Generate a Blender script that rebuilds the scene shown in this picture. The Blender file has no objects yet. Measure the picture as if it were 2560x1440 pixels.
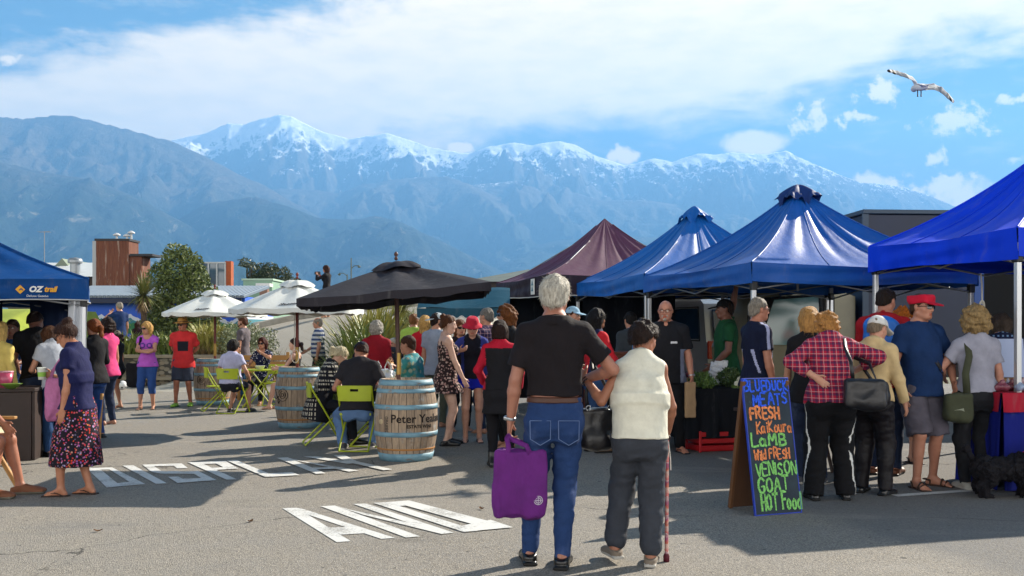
import bpy, math, random
import numpy as np
from mathutils import Vector, Matrix
R = math.radians
sc = bpy.context.scene
COL = sc.collection
F, HOR, CAMH = 2489.0, 828.0, 1.43        # focal length and horizon of the photograph in its pixels, eye height in metres
# ---------------------------------------------------------------- camera, sky, sun, exposure
cam = bpy.data.cameras.new("camera")
cam.lens, cam.sensor_width = 35.0, 36.0
cam.shift_y = (HOR - 720.0) / 2560.0
cam.clip_start, cam.clip_end = 0.1, 60000.0
camo = bpy.data.objects.new("camera", cam)
camo.location, camo.rotation_euler = (0, 0, CAMH), (R(90), 0, 0)
COL.objects.link(camo)
sc.camera = camo
SUN_EL, SUN_AZ = R(31), R(49.5)             # azimuth from +Y towards +X
sun = bpy.data.lights.new("sun", 'SUN')
sun.energy, sun.angle, sun.color = 5.0, R(0.55), (1.0, 0.91, 0.77)
suno = bpy.data.objects.new("sun", sun)
sd = Vector((math.sin(SUN_AZ) * math.cos(SUN_EL), math.cos(SUN_AZ) * math.cos(SUN_EL), math.sin(SUN_EL)))
suno.rotation_euler = sd.to_track_quat('Z', 'Y').to_euler()
suno.location = (30, 20, 40)
COL.objects.link(suno)
sc.view_settings.view_transform = 'Standard'
sc.view_settings.look = 'None'
sc.view_settings.exposure = 1.82
sc.view_settings.gamma = 1.0
sc.cycles.max_bounces = 6
sc.cycles.diffuse_bounces = 3
sc.cycles.glossy_bounces = 3
sc.cycles.transmission_bounces = 4
sc.cycles.transparent_max_bounces = 8
sc.cycles.volume_bounces = 0
sc.cycles.caustics_reflective = False
sc.cycles.caustics_refractive = False
sc.cycles.use_denoising = True
world = bpy.data.worlds.new("World")
sc.world = world
world.use_nodes = True
class NT:
	"""small wrapper to write node trees tersely"""
	def __init__(self, tree):
		self.t = tree
		self.n = tree.nodes
		self.l = tree.links
	def node(self, typ, **kw):
		nd = self.n.new(typ)
		for k, v in kw.items():
			setattr(nd, k, v)
		return nd
	def link(self, a, b):
		self.l.new(a, b)
	def put(self, sock, v):
		if isinstance(v, bpy.types.NodeSocket):
			self.l.new(v, sock)
		else:
			sock.default_value = v
	def math(self, op, a, b=0.0, c=None, clamp=False):
		nd = self.node('ShaderNodeMath', operation=op, use_clamp=clamp)
		self.put(nd.inputs[0], a)
		self.put(nd.inputs[1], b)
		if c is not None:
			self.put(nd.inputs[2], c)
		return nd.outputs[0]
	def smooth(self, x, a, b):
		nd = self.node('ShaderNodeMapRange', interpolation_type='SMOOTHSTEP', clamp=True)
		self.put(nd.inputs['Value'], x)
		nd.inputs['From Min'].default_value, nd.inputs['From Max'].default_value = a, b
		return nd.outputs['Result']
	def lin(self, x, a, b, c=0.0, d=1.0):
		nd = self.node('ShaderNodeMapRange', clamp=True)
		self.put(nd.inputs['Value'], x)
		for i, v in zip(('From Min', 'From Max', 'To Min', 'To Max'), (a, b, c, d)):
			nd.inputs[i].default_value = v
		return nd.outputs['Result']
	def mix(self, f, a, b, mode='MIX'):
		nd = self.node('ShaderNodeMix', data_type='RGBA', blend_type=mode)
		self.put(nd.inputs[0], f)
		for i, v in ((6, a), (7, b)):
			if not isinstance(v, bpy.types.NodeSocket):
				v = tuple(v) + ((1.0,) if len(v) == 3 else ())
			self.put(nd.inputs[i], v)
		return nd.outputs[2]
	def noise(self, vec, scale, detail=3.0, rough=0.55, dist=0.0):
		nd = self.node('ShaderNodeTexNoise')
		if vec is not None:
			self.link(vec, nd.inputs['Vector'])
		nd.inputs['Scale'].default_value = scale
		nd.inputs['Detail'].default_value = detail
		nd.inputs['Roughness'].default_value = rough
		nd.inputs['Distortion'].default_value = dist
		return nd.outputs['Fac']
	def mapping(self, vec, scale=(1, 1, 1), loc=(0, 0, 0), rot=(0, 0, 0)):
		nd = self.node('ShaderNodeMapping')
		self.link(vec, nd.inputs['Vector'])
		nd.inputs['Scale'].default_value = scale
		nd.inputs['Location'].default_value = loc
		nd.inputs['Rotation'].default_value = rot
		return nd.outputs['Vector']
	def ramp(self, x, stops):
		nd = self.node('ShaderNodeValToRGB')
		self.put(nd.inputs[0], x)
		e = nd.color_ramp.elements
		while len(e) < len(stops):
			e.new(0.5)
		for i, (p, c) in enumerate(stops):
			e[i].position = p
			e[i].color = tuple(c) + ((1.0,) if len(c) == 3 else ())
		return nd.outputs[0]
	def curve(self, x, pts, x0, x1, y0, y1):
		"""piecewise curve through pts (x, y)"""
		f = self.lin(x, x0, x1)
		nd = self.node('ShaderNodeFloatCurve')
		self.link(f, nd.inputs['Value'])
		cv = nd.mapping.curves[0]
		pp = [((a - x0) / (x1 - x0), (b - y0) / (y1 - y0)) for a, b in pts]
		cv.points[0].location, cv.points[1].location = pp[0], pp[-1]
		for p in pp[1:-1]:
			cv.points.new(*p)
		nd.mapping.update()
		return self.math('MULTIPLY_ADD', nd.outputs[0], y1 - y0, y0)
def sky():
	t = NT(world.node_tree)
	bg = t.n['Background']
	bg.inputs['Strength'].default_value = 0.15
	st = t.node('ShaderNodeTexSky', sky_type='NISHITA')
	st.sun_disc = False
	st.sun_elevation, st.sun_rotation = SUN_EL, SUN_AZ
	st.altitude, st.air_density, st.dust_density, st.ozone_density = 20, 1.0, 0.5, 2.5
	tc = t.node('ShaderNodeTexCoord')
	d = tc.outputs['Generated']
	sp = t.node('ShaderNodeSeparateXYZ')
	t.link(d, sp.inputs[0])
	az = t.math('ARCTAN2', sp.outputs[0], sp.outputs[1])       # compass direction
	el = t.math('ARCSINE', sp.outputs[2])                      # height above the horizon
	cv = t.node('ShaderNodeCombineXYZ')
	t.put(cv.inputs[0], az)
	t.put(cv.inputs[1], el)
	v = cv.outputs[0]
	def ang(px, py):
		s = (px - 1280) / F
		return math.atan(s), math.atan((HOR - py) / F * math.cos(math.atan(s)))
	stretched = t.mapping(v, (5.0, 16.0, 1.0), rot=(0, 0, R(-8)))
	n1 = t.noise(stretched, 1.6, 7.0, 0.62, 0.35)
	n2 = t.noise(v, 22.0, 6.0, 0.62, 0.2)
	n3 = t.noise(stretched, 4.5, 6.0, 0.6)
	wob = t.math('ADD', t.math('MULTIPLY_ADD', n1, 0.10, -0.05), t.math('MULTIPLY_ADD', n2, 0.034, -0.017))
	e = t.math('ADD', el, wob)
	up = [ang(*p) for p in ((-900, 300), (-200, 170), (0, 142), (180, 95), (420, 62), (640, 42), (850, 8), (1000, -80), (1400, -300), (2600, -500))]
	lo = [ang(*p) for p in ((-900, 700), (0, 640), (900, 420), (1300, 345), (1650, 312), (1850, 292), (2020, 262), (2150, 205), (2300, 150), (2450, 128), (2900, 60))]
	eu = t.curve(az, up, -0.75, 0.6, -0.1, 0.6)
	ed = t.curve(az, lo, -0.75, 0.6, -0.1, 0.6)
	m_up = t.smooth(t.math('SUBTRACT', eu, e), -0.012, 0.028)
	m_lo = t.smooth(t.math('SUBTRACT', e, ed), -0.016, 0.030)
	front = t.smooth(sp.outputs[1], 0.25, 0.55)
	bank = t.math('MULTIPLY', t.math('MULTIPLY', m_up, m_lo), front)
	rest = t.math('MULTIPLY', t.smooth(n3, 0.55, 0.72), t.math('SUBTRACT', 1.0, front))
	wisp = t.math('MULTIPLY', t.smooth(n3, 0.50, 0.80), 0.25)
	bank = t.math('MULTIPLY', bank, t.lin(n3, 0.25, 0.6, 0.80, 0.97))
	behind = t.math('MULTIPLY', t.smooth(sp.outputs[1], 0.12, -0.30), t.math('MULTIPLY', t.smooth(el, .62, .22), t.lin(n3, .3, .6, .75, 1.0)))       # unseen bright clouds added at the photographer's back as fill light
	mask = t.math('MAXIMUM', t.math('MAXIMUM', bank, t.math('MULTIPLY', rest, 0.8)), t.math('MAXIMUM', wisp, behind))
	# small clouds of their own: (centre, half width, half height, tilt, ragged)
	n4 = t.noise(v, 55.0, 5.0, 0.6)
	n5 = t.noise(v, 30.0, 6.0, 0.65, 0.3)
	rag = t.math('MULTIPLY_ADD', n5, 2.4, t.math('MULTIPLY_ADD', n4, 1.2, -1.72))
	for (px, py, w, h, tl, rg) in ((1888, 358, 90, 36, 8, 0.35), (2185, 236, 55, 30, -24, 2.6), (2035, 318, 60, 34, -28, 2.7),
								(2430, 297, 92, 28, -24, 2.5), (2415, 488, 100, 44, 2, 1.1), (1155, 368, 46, 20, 4, .9),
								(1565, 392, 52, 26, 0, 1.0), (2185, 452, 48, 22, 0, 1.4), (2275, 438, 26, 18, -10, 1.8),
								(2155, 292, 40, 14, -18, 2.9), (2335, 400, 26, 22, 10, 2.8), (2540, 398, 30, 12, -14, 2.0),
								(10, 148, 46, 18, 0, 1.4), (480, 330, 60, 26, 0, 1.2), (2300, 470, 150, 30, 5, 2.2), (2540, 250, 40, 12, -20, 2.9)):
		a0, e0 = ang(px, py)
		mp = t.mapping(v, (1, 1, 1), (-a0, -e0, 0))
		mp = t.mapping(mp, (F / w, F / h, 0), rot=(0, 0, R(tl)))
		ln = t.node('ShaderNodeVectorMath', operation='LENGTH')
		t.link(mp, ln.inputs[0])
		b = t.math('ADD', ln.outputs['Value'], t.math('MULTIPLY', rag, rg))
		m = t.smooth(b, 1.20 if rg > 1 else 1.08, 0.30 if rg > 1 else 0.62)
		mask = t.math('MAXIMUM', mask, t.math('MULTIPLY', m, 0.96))
	shade = t.lin(t.noise(stretched, 2.3, 5.0, 0.6, 0.4), 0.35, 0.62, 0.86, 1.0)
	ccol = t.mix(shade, (3.0, 2.3, 1.2), (4.6, 3.3, 1.5))
	blue = t.mix(1.0, st.outputs[0], (0.045, 0.085, 0.075), 'MULTIPLY')
	low = t.smooth(el, 0.24, 0.04)
	blue = t.mix(t.math('MULTIPLY', low, 0.55), blue, (.80, .52, .30))
	blue = t.mix(1.0, blue, (1.3, 1.3, 1.0), 'DARKEN')
	ccol = t.mix(t.smooth(sp.outputs[1], 0.12, -0.30), ccol, (6.6, 6.4, 6.1))  # brighter colour for the added fill clouds behind the camera
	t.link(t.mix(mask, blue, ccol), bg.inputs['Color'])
sky()
# ---------------------------------------------------------------- helpers
def at(px, py, Y):
	"""world point at depth Y seen at pixel (px, py)"""
	return Vector(((px - 1280) / F * Y, Y, CAMH + (HOR - py) / F * Y))
def gp(px, py, z=0.0):
	"""point of the ground seen at pixel (px, py)"""
	Y = (CAMH - z) * F / (py - HOR)
	return Vector(((px - 1280) / F * Y, Y, z))
def lin(h):
	"""'#rrggbb' -> linear rgb"""
	if not isinstance(h, str):
		return tuple(h)
	v = [int(h[i:i + 2], 16) / 255 for i in (1, 3, 5)]
	return tuple(.8 * (c / 12.92 if c <= 0.04045 else ((c + 0.055) / 1.055) ** 2.4) for c in v)
def tag(o, label=None, cat=None, group=None, kind=None):
	for k, v in (('label', label), ('category', cat), ('group', group), ('kind', kind)):
		if v:
			o[k] = v
	return o
def empty(name, loc=(0, 0, 0), rz=0.0, label=None, cat=None, group=None):
	o = bpy.data.objects.new(name, None)
	o.empty_display_size = 0.2
	COL.objects.link(o)
	o.location, o.rotation_euler = loc, (0, 0, rz)
	return tag(o, label, cat, group)
class MB:
	"""collects boxes, tubes, lathes, sheets; build() links them as one mesh object"""
	def __init__(self):
		self.v, self.f, self.m, self.s = [], [], [], []
	def add(self, verts, faces, mi=0, smooth=True):
		b = len(self.v)
		self.v.extend([tuple(p) for p in verts])
		self.f.extend([tuple(i + b for i in f) for f in faces])
		self.m.extend([mi] * len(faces))
		self.s.extend([smooth] * len(faces))
		return self
	def box(self, c, s, M=None, mi=0, bev=0.0):
		x, y, z = s[0] / 2, s[1] / 2, s[2] / 2
		if bev <= 0:
			vs = [Vector((i * x, j * y, k * z)) for i in (-1, 1) for j in (-1, 1) for k in (-1, 1)]
			fs = [(0, 1, 3, 2), (4, 6, 7, 5), (0, 4, 5, 1), (2, 3, 7, 6), (0, 2, 6, 4), (1, 5, 7, 3)]
		else:
			b = min(bev, x * .9, y * .9, z * .9)
			vs, idx = [], {}
			for i in (-1, 1):
				for j in (-1, 1):
					for k in (-1, 1):
						for a in range(3):
							p = [i * (x - b), j * (y - b), k * (z - b)]
							p[a] = (i * x, j * y, k * z)[a]
							idx[(i, j, k, a)] = len(vs)
							vs.append(Vector(p))
			fs = []
			for a in range(3):
				o = [q for q in range(3) if q != a]
				for s_ in (-1, 1):
					q = []
					for d1, d2 in ((-1, -1), (1, -1), (1, 1), (-1, 1)):
						key = [0, 0, 0]
						key[a], key[o[0]], key[o[1]] = s_, d1, d2
						q.append(idx[tuple(key) + (a,)])
					fs.append(tuple(q))
			for a in range(3):
				o = [q for q in range(3) if q != a]
				for d1 in (-1, 1):
					for d2 in (-1, 1):
						k1, k2 = [0, 0, 0], [0, 0, 0]
						k1[o[0]], k1[o[1]], k1[a] = d1, d2, -1
						k2[o[0]], k2[o[1]], k2[a] = d1, d2, 1
						fs.append((idx[tuple(k1) + (o[0],)], idx[tuple(k2) + (o[0],)], idx[tuple(k2) + (o[1],)], idx[tuple(k1) + (o[1],)]))
			for i in (-1, 1):
				for j in (-1, 1):
					for k in (-1, 1):
						fs.append(tuple(idx[(i, j, k, a)] for a in range(3)))
		M = M or Matrix.Identity(3)
		c = Vector(c)
		if len(M) == 4:
			vs = [M @ (v + c) for v in vs]
		else:
			vs = [M @ v + c for v in vs]
		return self.add(vs, fs, mi, False)
	def tube(self, pts, r, n=8, mi=0, cap=True, flat=1.0):
		pts = [Vector(p) for p in pts]
		rs = r if isinstance(r, (list, tuple)) else [r] * len(pts)
		vs, fs = [], []
		up = Vector((0, 0, 1))
		t0 = (pts[1] - pts[0]).normalized()
		a = t0.cross(up)
		if a.length < 1e-3:
			a = t0.cross(Vector((1, 0, 0)))
		a.normalize()
		for i, p in enumerate(pts):
			t = (pts[min(i + 1, len(pts) - 1)] - pts[max(i - 1, 0)]).normalized()
			a = (a - t * a.dot(t)).normalized()
			b = t.cross(a)
			for k in range(n):
				w = 2 * math.pi * k / n
				vs.append(p + a * math.cos(w) * rs[i] + b * math.sin(w) * rs[i] * flat)
		for i in range(len(pts) - 1):
			for k in range(n):
				k2 = (k + 1) % n
				fs.append((i * n + k, i * n + k2, (i + 1) * n + k2, (i + 1) * n + k))
		self.add(vs, fs, mi)
		if cap:
			e = (len(pts) - 1) * n
			self.add(vs[:n], [tuple(range(n - 1, -1, -1))], mi, False)
			self.add(vs[e:], [tuple(range(n))], mi, False)
		return self
	def lathe(self, prof, n=24, c=(0, 0, 0), mi=0, M=None):
		"""prof: (radius, z) from bottom to top"""
		vs, fs = [], []
		c = Vector(c)
		for (r, z) in prof:
			for k in range(n):
				w = 2 * math.pi * k / n
				p = Vector((r * math.cos(w), r * math.sin(w), z))
				vs.append((M @ p if M else p) + c)
		for i in range(len(prof) - 1):
			for k in range(n):
				k2 = (k + 1) % n
				fs.append((i * n + k, i * n + k2, (i + 1) * n + k2, (i + 1) * n + k))
		return self.add(vs, fs, mi)
	def sheet(self, fn, nu, nv, mi=0, smooth=True):
		vs = [fn(i / nu, j / nv) for j in range(nv + 1) for i in range(nu + 1)]
		w = nu + 1
		fs = [(j * w + i, j * w + i + 1, (j + 1) * w + i + 1, (j + 1) * w + i) for j in range(nv) for i in range(nu)]
		return self.add(vs, fs, mi, smooth)
	def prism(self, poly, y0, y1, M=None, mi=0):
		"""polygon in (x, z) extruded along y"""
		n = len(poly)
		vs = [Vector((x, y0, z)) for x, z in poly] + [Vector((x, y1, z)) for x, z in poly]
		fs = [tuple(range(n)), tuple(range(2 * n - 1, n - 1, -1))] + [(i, i + n, (i + 1) % n + n, (i + 1) % n) for i in range(n)]
		if M:
			vs = [M @ v for v in vs]
		return self.add(vs, fs, mi, False)
	def build(self, name, mats, parent=None, loc=None, label=None, cat=None, group=None, kind=None, rz=None):
		me = bpy.data.meshes.new(name)
		me.from_pydata(self.v, [], self.f)
		mats = mats if isinstance(mats, (list, tuple)) else [mats]
		for m in mats:
			me.materials.append(m)
		me.polygons.foreach_set('material_index', self.m)
		me.polygons.foreach_set('use_smooth', self.s)
		me.update()
		return link(name, me, parent, loc, label, cat, group, kind, rz)
def link(name, me, parent=None, loc=None, label=None, cat=None, group=None, kind=None, rz=None):
	o = bpy.data.objects.new(name, me)
	COL.objects.link(o)
	o.parent = parent
	if loc is not None:
		o.location = loc
	if rz is not None:
		o.rotation_euler = (0, 0, rz)
	return tag(o, label, cat, group, kind)
def copy_tree(o, parent=None):
	c = o.copy()
	COL.objects.link(c)
	c.parent = parent
	for ch in [q for q in bpy.data.objects if q.parent == o]:
		copy_tree(ch, c)
	return c
MATS = {}
def mat(key, base=(.5, .5, .5), rough=.6, metal=0.0, spec=.4, fn=None, bump=None, coat=0.0, sheen=0.0):
	"""procedural material; fn(t, coord) returns a colour socket; bump = (scale, strength, distance) or fn"""
	if key in MATS:
		return MATS[key]
	m = bpy.data.materials.new(key)
	m.use_nodes = True
	t = NT(m.node_tree)
	bs = t.n['Principled BSDF']
	tc = t.node('ShaderNodeTexCoord')
	co = tc.outputs['Object']
	base = lin(base)
	bs.inputs['Base Color'].default_value = base + (1,)
	bs.inputs['Roughness'].default_value = rough
	bs.inputs['Metallic'].default_value = metal
	bs.inputs['Specular IOR Level'].default_value = spec
	bs.inputs['Coat Weight'].default_value = coat
	bs.inputs['Sheen Weight'].default_value = sheen
	if fn:
		c = fn(t, co)
		t.link(c, bs.inputs['Base Color'])
	if bump:
		b = t.node('ShaderNodeBump')
		if callable(bump):
			h, st, di = bump(t, co)
		else:
			h, st, di = t.noise(co, bump[0], 4.0, 0.6), bump[1], bump[2]
		t.put(b.inputs['Height'], h)
		b.inputs['Strength'].default_value = st
		b.inputs['Distance'].default_value = di
		t.link(b.outputs[0], bs.inputs['Normal'])
	MATS[key] = m
	return m
def vary(base, amt=.15, scale=6.0, detail=4.0, stretch=(1, 1, 1)):
	"""colour function: base broken up by noise"""
	b = lin(base)
	def fn(t, co):
		n = t.noise(t.mapping(co, stretch), scale, detail, .6)
		f = t.lin(n, .3, .7)
		return t.mix(f, tuple(c * (1 - amt) for c in b), tuple(min(1, c * (1 + amt)) for c in b))
	return fn
rng = np.random.default_rng(7)
random.seed(7)
def vnoise(x, y, seed=0):
	"""2-d value noise, vectorised"""
	x, y = np.broadcast_arrays(np.asarray(x, float), np.asarray(y, float))
	xi, yi = np.floor(x).astype(np.int64), np.floor(y).astype(np.int64)
	fx, fy = x - xi, y - yi
	fx, fy = fx * fx * (3 - 2 * fx), fy * fy * (3 - 2 * fy)
	def h(a, b):
		n = (a * 374761393 + b * 668265263 + seed * 1274126177) & 0xffffffff
		n = ((n ^ (n >> 13)) * 1274126177) & 0xffffffff
		return ((n ^ (n >> 16)) & 0xffff) / 65535.0
	return (h(xi, yi) * (1 - fx) + h(xi + 1, yi) * fx) * (1 - fy) + (h(xi, yi + 1) * (1 - fx) + h(xi + 1, yi + 1) * fx) * fy
def fbm(x, y, oct=4, seed=0, ridged=False):
	s, a, tot = 0.0, 1.0, 0.0
	for o in range(oct):
		n = vnoise(x * 2 ** o + 17.3 * o, y * 2 ** o - 9.1 * o, seed + o)
		if ridged:
			n = (1 - np.abs(2 * n - 1))
		s = s + a * n
		tot += a
		a *= .5
	return s / tot
# ---------------------------------------------------------------- land: ground, car park, mountains, haze
def ground():
	def fg(t, co):
		n = t.noise(co, .08, 6, .6)
		m = t.noise(co, 3.0, 4, .6)
		c = t.mix(t.lin(n, .35, .65), (.075, .085, .035), (.12, .11, .06))
		return t.mix(t.lin(m, .3, .7, 0, .5), c, (.05, .07, .02))
	g = mat('field_grass', rough=.95, fn=fg)
	b = MB()
	xs = [-9000, -3000, -600, -120, -40, 0, 40, 120, 600, 3000, 9000]
	ys = [-60, -20, 10, 40, 90, 250, 800, 2500, 6000, 12850]
	b.add([(x, y, -.03) for y in ys for x in xs],
		[(j * 11 + i, j * 11 + i + 1, (j + 1) * 11 + i + 1, (j + 1) * 11 + i) for j in range(len(ys) - 1) for i in range(10)])
	b.build('ground', g, kind='structure')
	def fa(t, co):
		# pale chip seal: stones of three tones, oil stains, patches of finer and darker seal
		v = t.node('ShaderNodeTexVoronoi', feature='F1')
		v.inputs['Scale'].default_value = 140.0
		t.link(co, v.inputs['Vector'])
		st = t.node('ShaderNodeSeparateColor')
		t.link(v.outputs['Color'], st.inputs[0])
		stone = t.ramp(st.outputs[0], [(0, (.08, .07, .06)), (.3, (.185, .168, .145)), (.7, (.25, .225, .19)), (1, (.38, .345, .285))])
		n = t.noise(co, .45, 6, .62)
		n2 = t.noise(co, 2.6, 6, .65)
		n3 = t.noise(t.mapping(co, (.35, 1.3, 1), rot=(0, 0, R(20))), 1.0, 5, .6)
		c = t.mix(t.lin(n2, .3, .75, 0, .4), stone, (.20, .195, .19))
		c = t.mix(t.lin(n, .38, .70, 0, .30), c, (.26, .24, .205))
		c = t.mix(t.smooth(n3, .60, .78), c, t.mix(.5, c, (.13, .13, .135)))
		# darker, bluer tone on the right-hand side of the aisle
		sp = t.node('ShaderNodeSeparateXYZ')
		t.link(co, sp.inputs[0])
		edge = t.math('MULTIPLY_ADD', sp.outputs[1], .28, sp.outputs[0])
		edge = t.math('ADD', edge, t.math('MULTIPLY_ADD', t.noise(co, .9, 4, .6), .8, -.4))
		c = t.mix(t.smooth(edge, 4.35, 4.75), c, t.mix(.45, c, (.085, .092, .105)))
		spot = t.noise(co, 16, 2, .5)
		c = t.mix(t.smooth(spot, .70, .74), c, (.07, .065, .06))
		oil = t.noise(t.mapping(co, (.8, 1.1, 1)), .9, 5, .6, .3)
		c = t.mix(t.math('MULTIPLY', t.smooth(oil, .60, .74), .45), c, (.085, .08, .075))
		pale = t.noise(t.mapping(co, (.5, 1.6, 1), rot=(0, 0, R(-16))), .7, 5, .62, .4)
		c = t.mix(t.math('MULTIPLY', t.smooth(pale, .56, .70), .30), c, (.34, .31, .27))
		# a few wandering cracks
		wv = t.node('ShaderNodeTexVoronoi', feature='DISTANCE_TO_EDGE')
		wv.inputs['Scale'].default_value = .34
		nz = t.node('ShaderNodeTexNoise')
		nz.inputs['Scale'].default_value, nz.inputs['Detail'].default_value = 1.6, 5.0
		t.link(co, nz.inputs['Vector'])
		ad = t.node('ShaderNodeVectorMath', operation='ADD')
		t.link(co, ad.inputs[0])
		t.link(nz.outputs['Color'], ad.inputs[1])
		t.link(ad.outputs[0], wv.inputs['Vector'])
		cr = t.math('MULTIPLY', t.smooth(wv.outputs['Distance'], .0045, .0015), t.smooth(t.noise(co, .35, 3, .5), .50, .56))
		return t.mix(t.math('MULTIPLY', cr, .8), c, (.035, .033, .03))
	def ba(t, co):
		v = t.node('ShaderNodeTexVoronoi', feature='F1')
		v.inputs['Scale'].default_value = 140.0
		t.link(co, v.inputs['Vector'])
		return t.math('ADD', v.outputs['Distance'], t.noise(co, 30, 3, .6)), .55, .008
	am = mat('chip_seal', rough=.9, spec=.25, fn=fa, bump=ba)
	b = MB()
	b.sheet(lambda u, v: (-22 + 52 * u, -12 + 39 * v, 0.0), 26, 20)
	b.build('car_park', am, kind='structure')
ground()
def interp(pts, x):
	p = np.array(pts, float)
	return np.interp(x, p[:, 0], p[:, 1])
def mountains():
	px = np.linspace(-420, 2980, 720)
	s = (px - 1280) / F
	Y = np.concatenate([np.linspace(3600, 9000, 200), np.linspace(9040, 12800, 150)])
	S, YY = np.meshgrid(s, Y)
	P = S * F + 1280
	X = S * YY
	layers = [
		# the snowy main range
		(11200, 3800, [(-420, 360), (0, 400), (300, 395), (430, 350), (520, 330), (570, 306), (610, 310), (650, 296), (700, 285), (730, 290), (790, 322), (870, 345), (930, 338), (968, 331), (1010, 345),
					(1080, 368), (1140, 378), (1175, 382), (1220, 366), (1285, 354), (1330, 362), (1400, 351), (1440, 362), (1500, 392), (1560, 412), (1590, 408),
					(1630, 394), (1680, 404), (1745, 382), (1785, 386), (1830, 380), (1880, 384), (1920, 384), (1965, 375), (2010, 398), (2090, 432), (2150, 455),
					(2200, 458), (2260, 468), (2330, 490), (2400, 522), (2500, 575), (2620, 640), (2980, 760)], 1.0),
		# bush-clad range on the left
		(7700, 3000, [(-420, 330), (-100, 300), (0, 290), (60, 296), (110, 289), (180, 285), (230, 300), (330, 325), (430, 352), (520, 392), (590, 432), (660, 462), (760, 520), (900, 600), (1050, 690), (1300, 840)], 1.0),
		(9000, 2900, [(420, 620), (560, 540), (640, 480), (700, 470), (780, 474), (850, 482), (900, 462), (980, 448), (1060, 441), (1120, 440), (1200, 470), (1330, 540), (1480, 610), (1650, 690), (1900, 800)], 1.0),
		(9600, 3000, [(1000, 560), (1090, 500), (1180, 462), (1300, 450), (1400, 470), (1500, 498), (1620, 500), (1760, 520), (1900, 520), (2050, 540), (2250, 590), (2500, 680), (2980, 800)], 1.0),
		# foothills
		(6000, 2100, [(-420, 420), (-100, 400), (0, 402), (90, 425), (190, 440), (290, 470), (380, 512), (470, 560), (560, 606), (640, 668), (760, 760), (900, 840)], 1.0),
		(6400, 2100, [(300, 720), (420, 560), (520, 505), (640, 490), (720, 515), (800, 545), (880, 548), (940, 538), (1000, 552), (1100, 600), (1220, 660), (1350, 720), (1500, 800)], 1.0),
		(5600, 1700, [(500, 800), (700, 720), (850, 655), (900, 640), (960, 632), (1040, 648), (1150, 690), (1300, 745), (1500, 800)], 1.0),
		(7600, 2600, [(1000, 700), (1200, 640), (1400, 600), (1600, 590), (1800, 610), (2100, 650), (2400, 700), (2980, 780)], 1.0),
	]
	wx = 160 * (fbm(X / 900, YY / 900, 3, 50) - .5)
	Z = np.full_like(X, -40.0)
	for i, (D, W, prof, k) in enumerate(layers):
		Dl = D + 500 * (vnoise(S * 9, 0 * S, 90 + i) - .5) * (1 if i else .6)
		Hc = np.maximum((HOR - interp(prof, P)) / F * Dl, 0)
		w = (Dl - YY) / W
		front = np.clip(1 - w, 0, 1) ** 1.12
		back = np.clip(1 + w * 2.2, 0, 1) ** 1.3
		h = Hc * np.where(w >= 0, front, back)
		ww = np.clip(np.abs(w), 0, 1)
		env = np.clip(ww * 2.6, 0, 1) ** 1.2 * (1 - ww) ** .7
		sp1 = fbm((X + wx + .28 * YY) / 620, YY / 2600, 4, 10 + i, True) - .62
		sp2 = fbm((X - .35 * YY + wx) / 260, YY / 900, 4, 30 + i, True) - .62
		h = h + Hc * env * (sp1 * .76 + sp2 * .36)
		h = h + np.minimum(Hc, 500) * .15 * (fbm(X / 150, YY / 150, 4, 70 + i, True) - .6) * np.clip(ww * 8, .10, 1)
		Z = np.where(Hc > 5, np.maximum(Z, h), Z)
	Z = np.maximum(Z, np.clip((YY - 3600) / 3000, 0, 1) * 60 - .5)
	n, m = len(px), len(Y)
	vs = np.stack([X, YY, Z], -1).reshape(-1, 3)
	J, I = np.meshgrid(np.arange(m - 1), np.arange(n - 1), indexing='ij')
	q = (J * n + I).ravel()
	fs = np.stack([q, q + 1, q + n + 1, q + n], 1)
	me = bpy.data.meshes.new('mountains')
	fill(me, vs, fs)
	def fm(t, co):
		sp = t.node('ShaderNodeSeparateXYZ')
		t.link(co, sp.inputs[0])
		ge = t.node('ShaderNodeNewGeometry')
		sn = t.node('ShaderNodeSeparateXYZ')
		t.link(ge.outputs['Normal'], sn.inputs[0])
		z = sp.outputs[2]
		n = t.noise(co, .0035, 7, .65)
		n2 = t.noise(co, .018, 6, .7)
		n3 = t.noise(t.mapping(co, (1, .35, .6)), .012, 6, .68, .6)
		c = t.mix(t.lin(n2, .3, .7), (.009, .018, .014), (.028, .042, .022))
		tus = t.mix(t.lin(n2, .3, .7), (.055, .045, .034), (.13, .105, .075))
		zz = t.math('MULTIPLY_ADD', n, 900, z)
		c = t.mix(t.smooth(zz, 1080, 1700), c, tus)
		clr = t.smooth(n3, .58, .72)
		c = t.mix(t.math('MULTIPLY', clr, .85), c, (.24, .21, .15))
		sno = t.math('ADD', z, t.math('MULTIPLY_ADD', n3, 1700, -850))
		sno = t.math('ADD', sno, t.math('MULTIPLY_ADD', n2, 700, -350))
		n4 = t.noise(t.mapping(co, (1, .5, .5), rot=(0, .5, 0)), .06, 6, .7)
		sno = t.math('ADD', sno, t.math('MULTIPLY_ADD', n4, 1500, -780))
		sno = t.math('ADD', sno, t.math('MULTIPLY_ADD', sn.outputs[2], 1300, -1000))
		sno = t.math('ADD', sno, t.math('MULTIPLY', t.smooth(sp.outputs[1], 9600, 8300), -700))
		return t.mix(t.smooth(sno, 1750, 1850), c, (.86, .88, .92))
	me.materials.append(mat('mountain_slopes', rough=.95, spec=.1, fn=fm, bump=lambda t, co: (t.noise(t.mapping(co, (1, .45, .6)), .014, 7, .72), .9, 45.0)))
	link('mountains', me, kind='structure')
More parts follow.
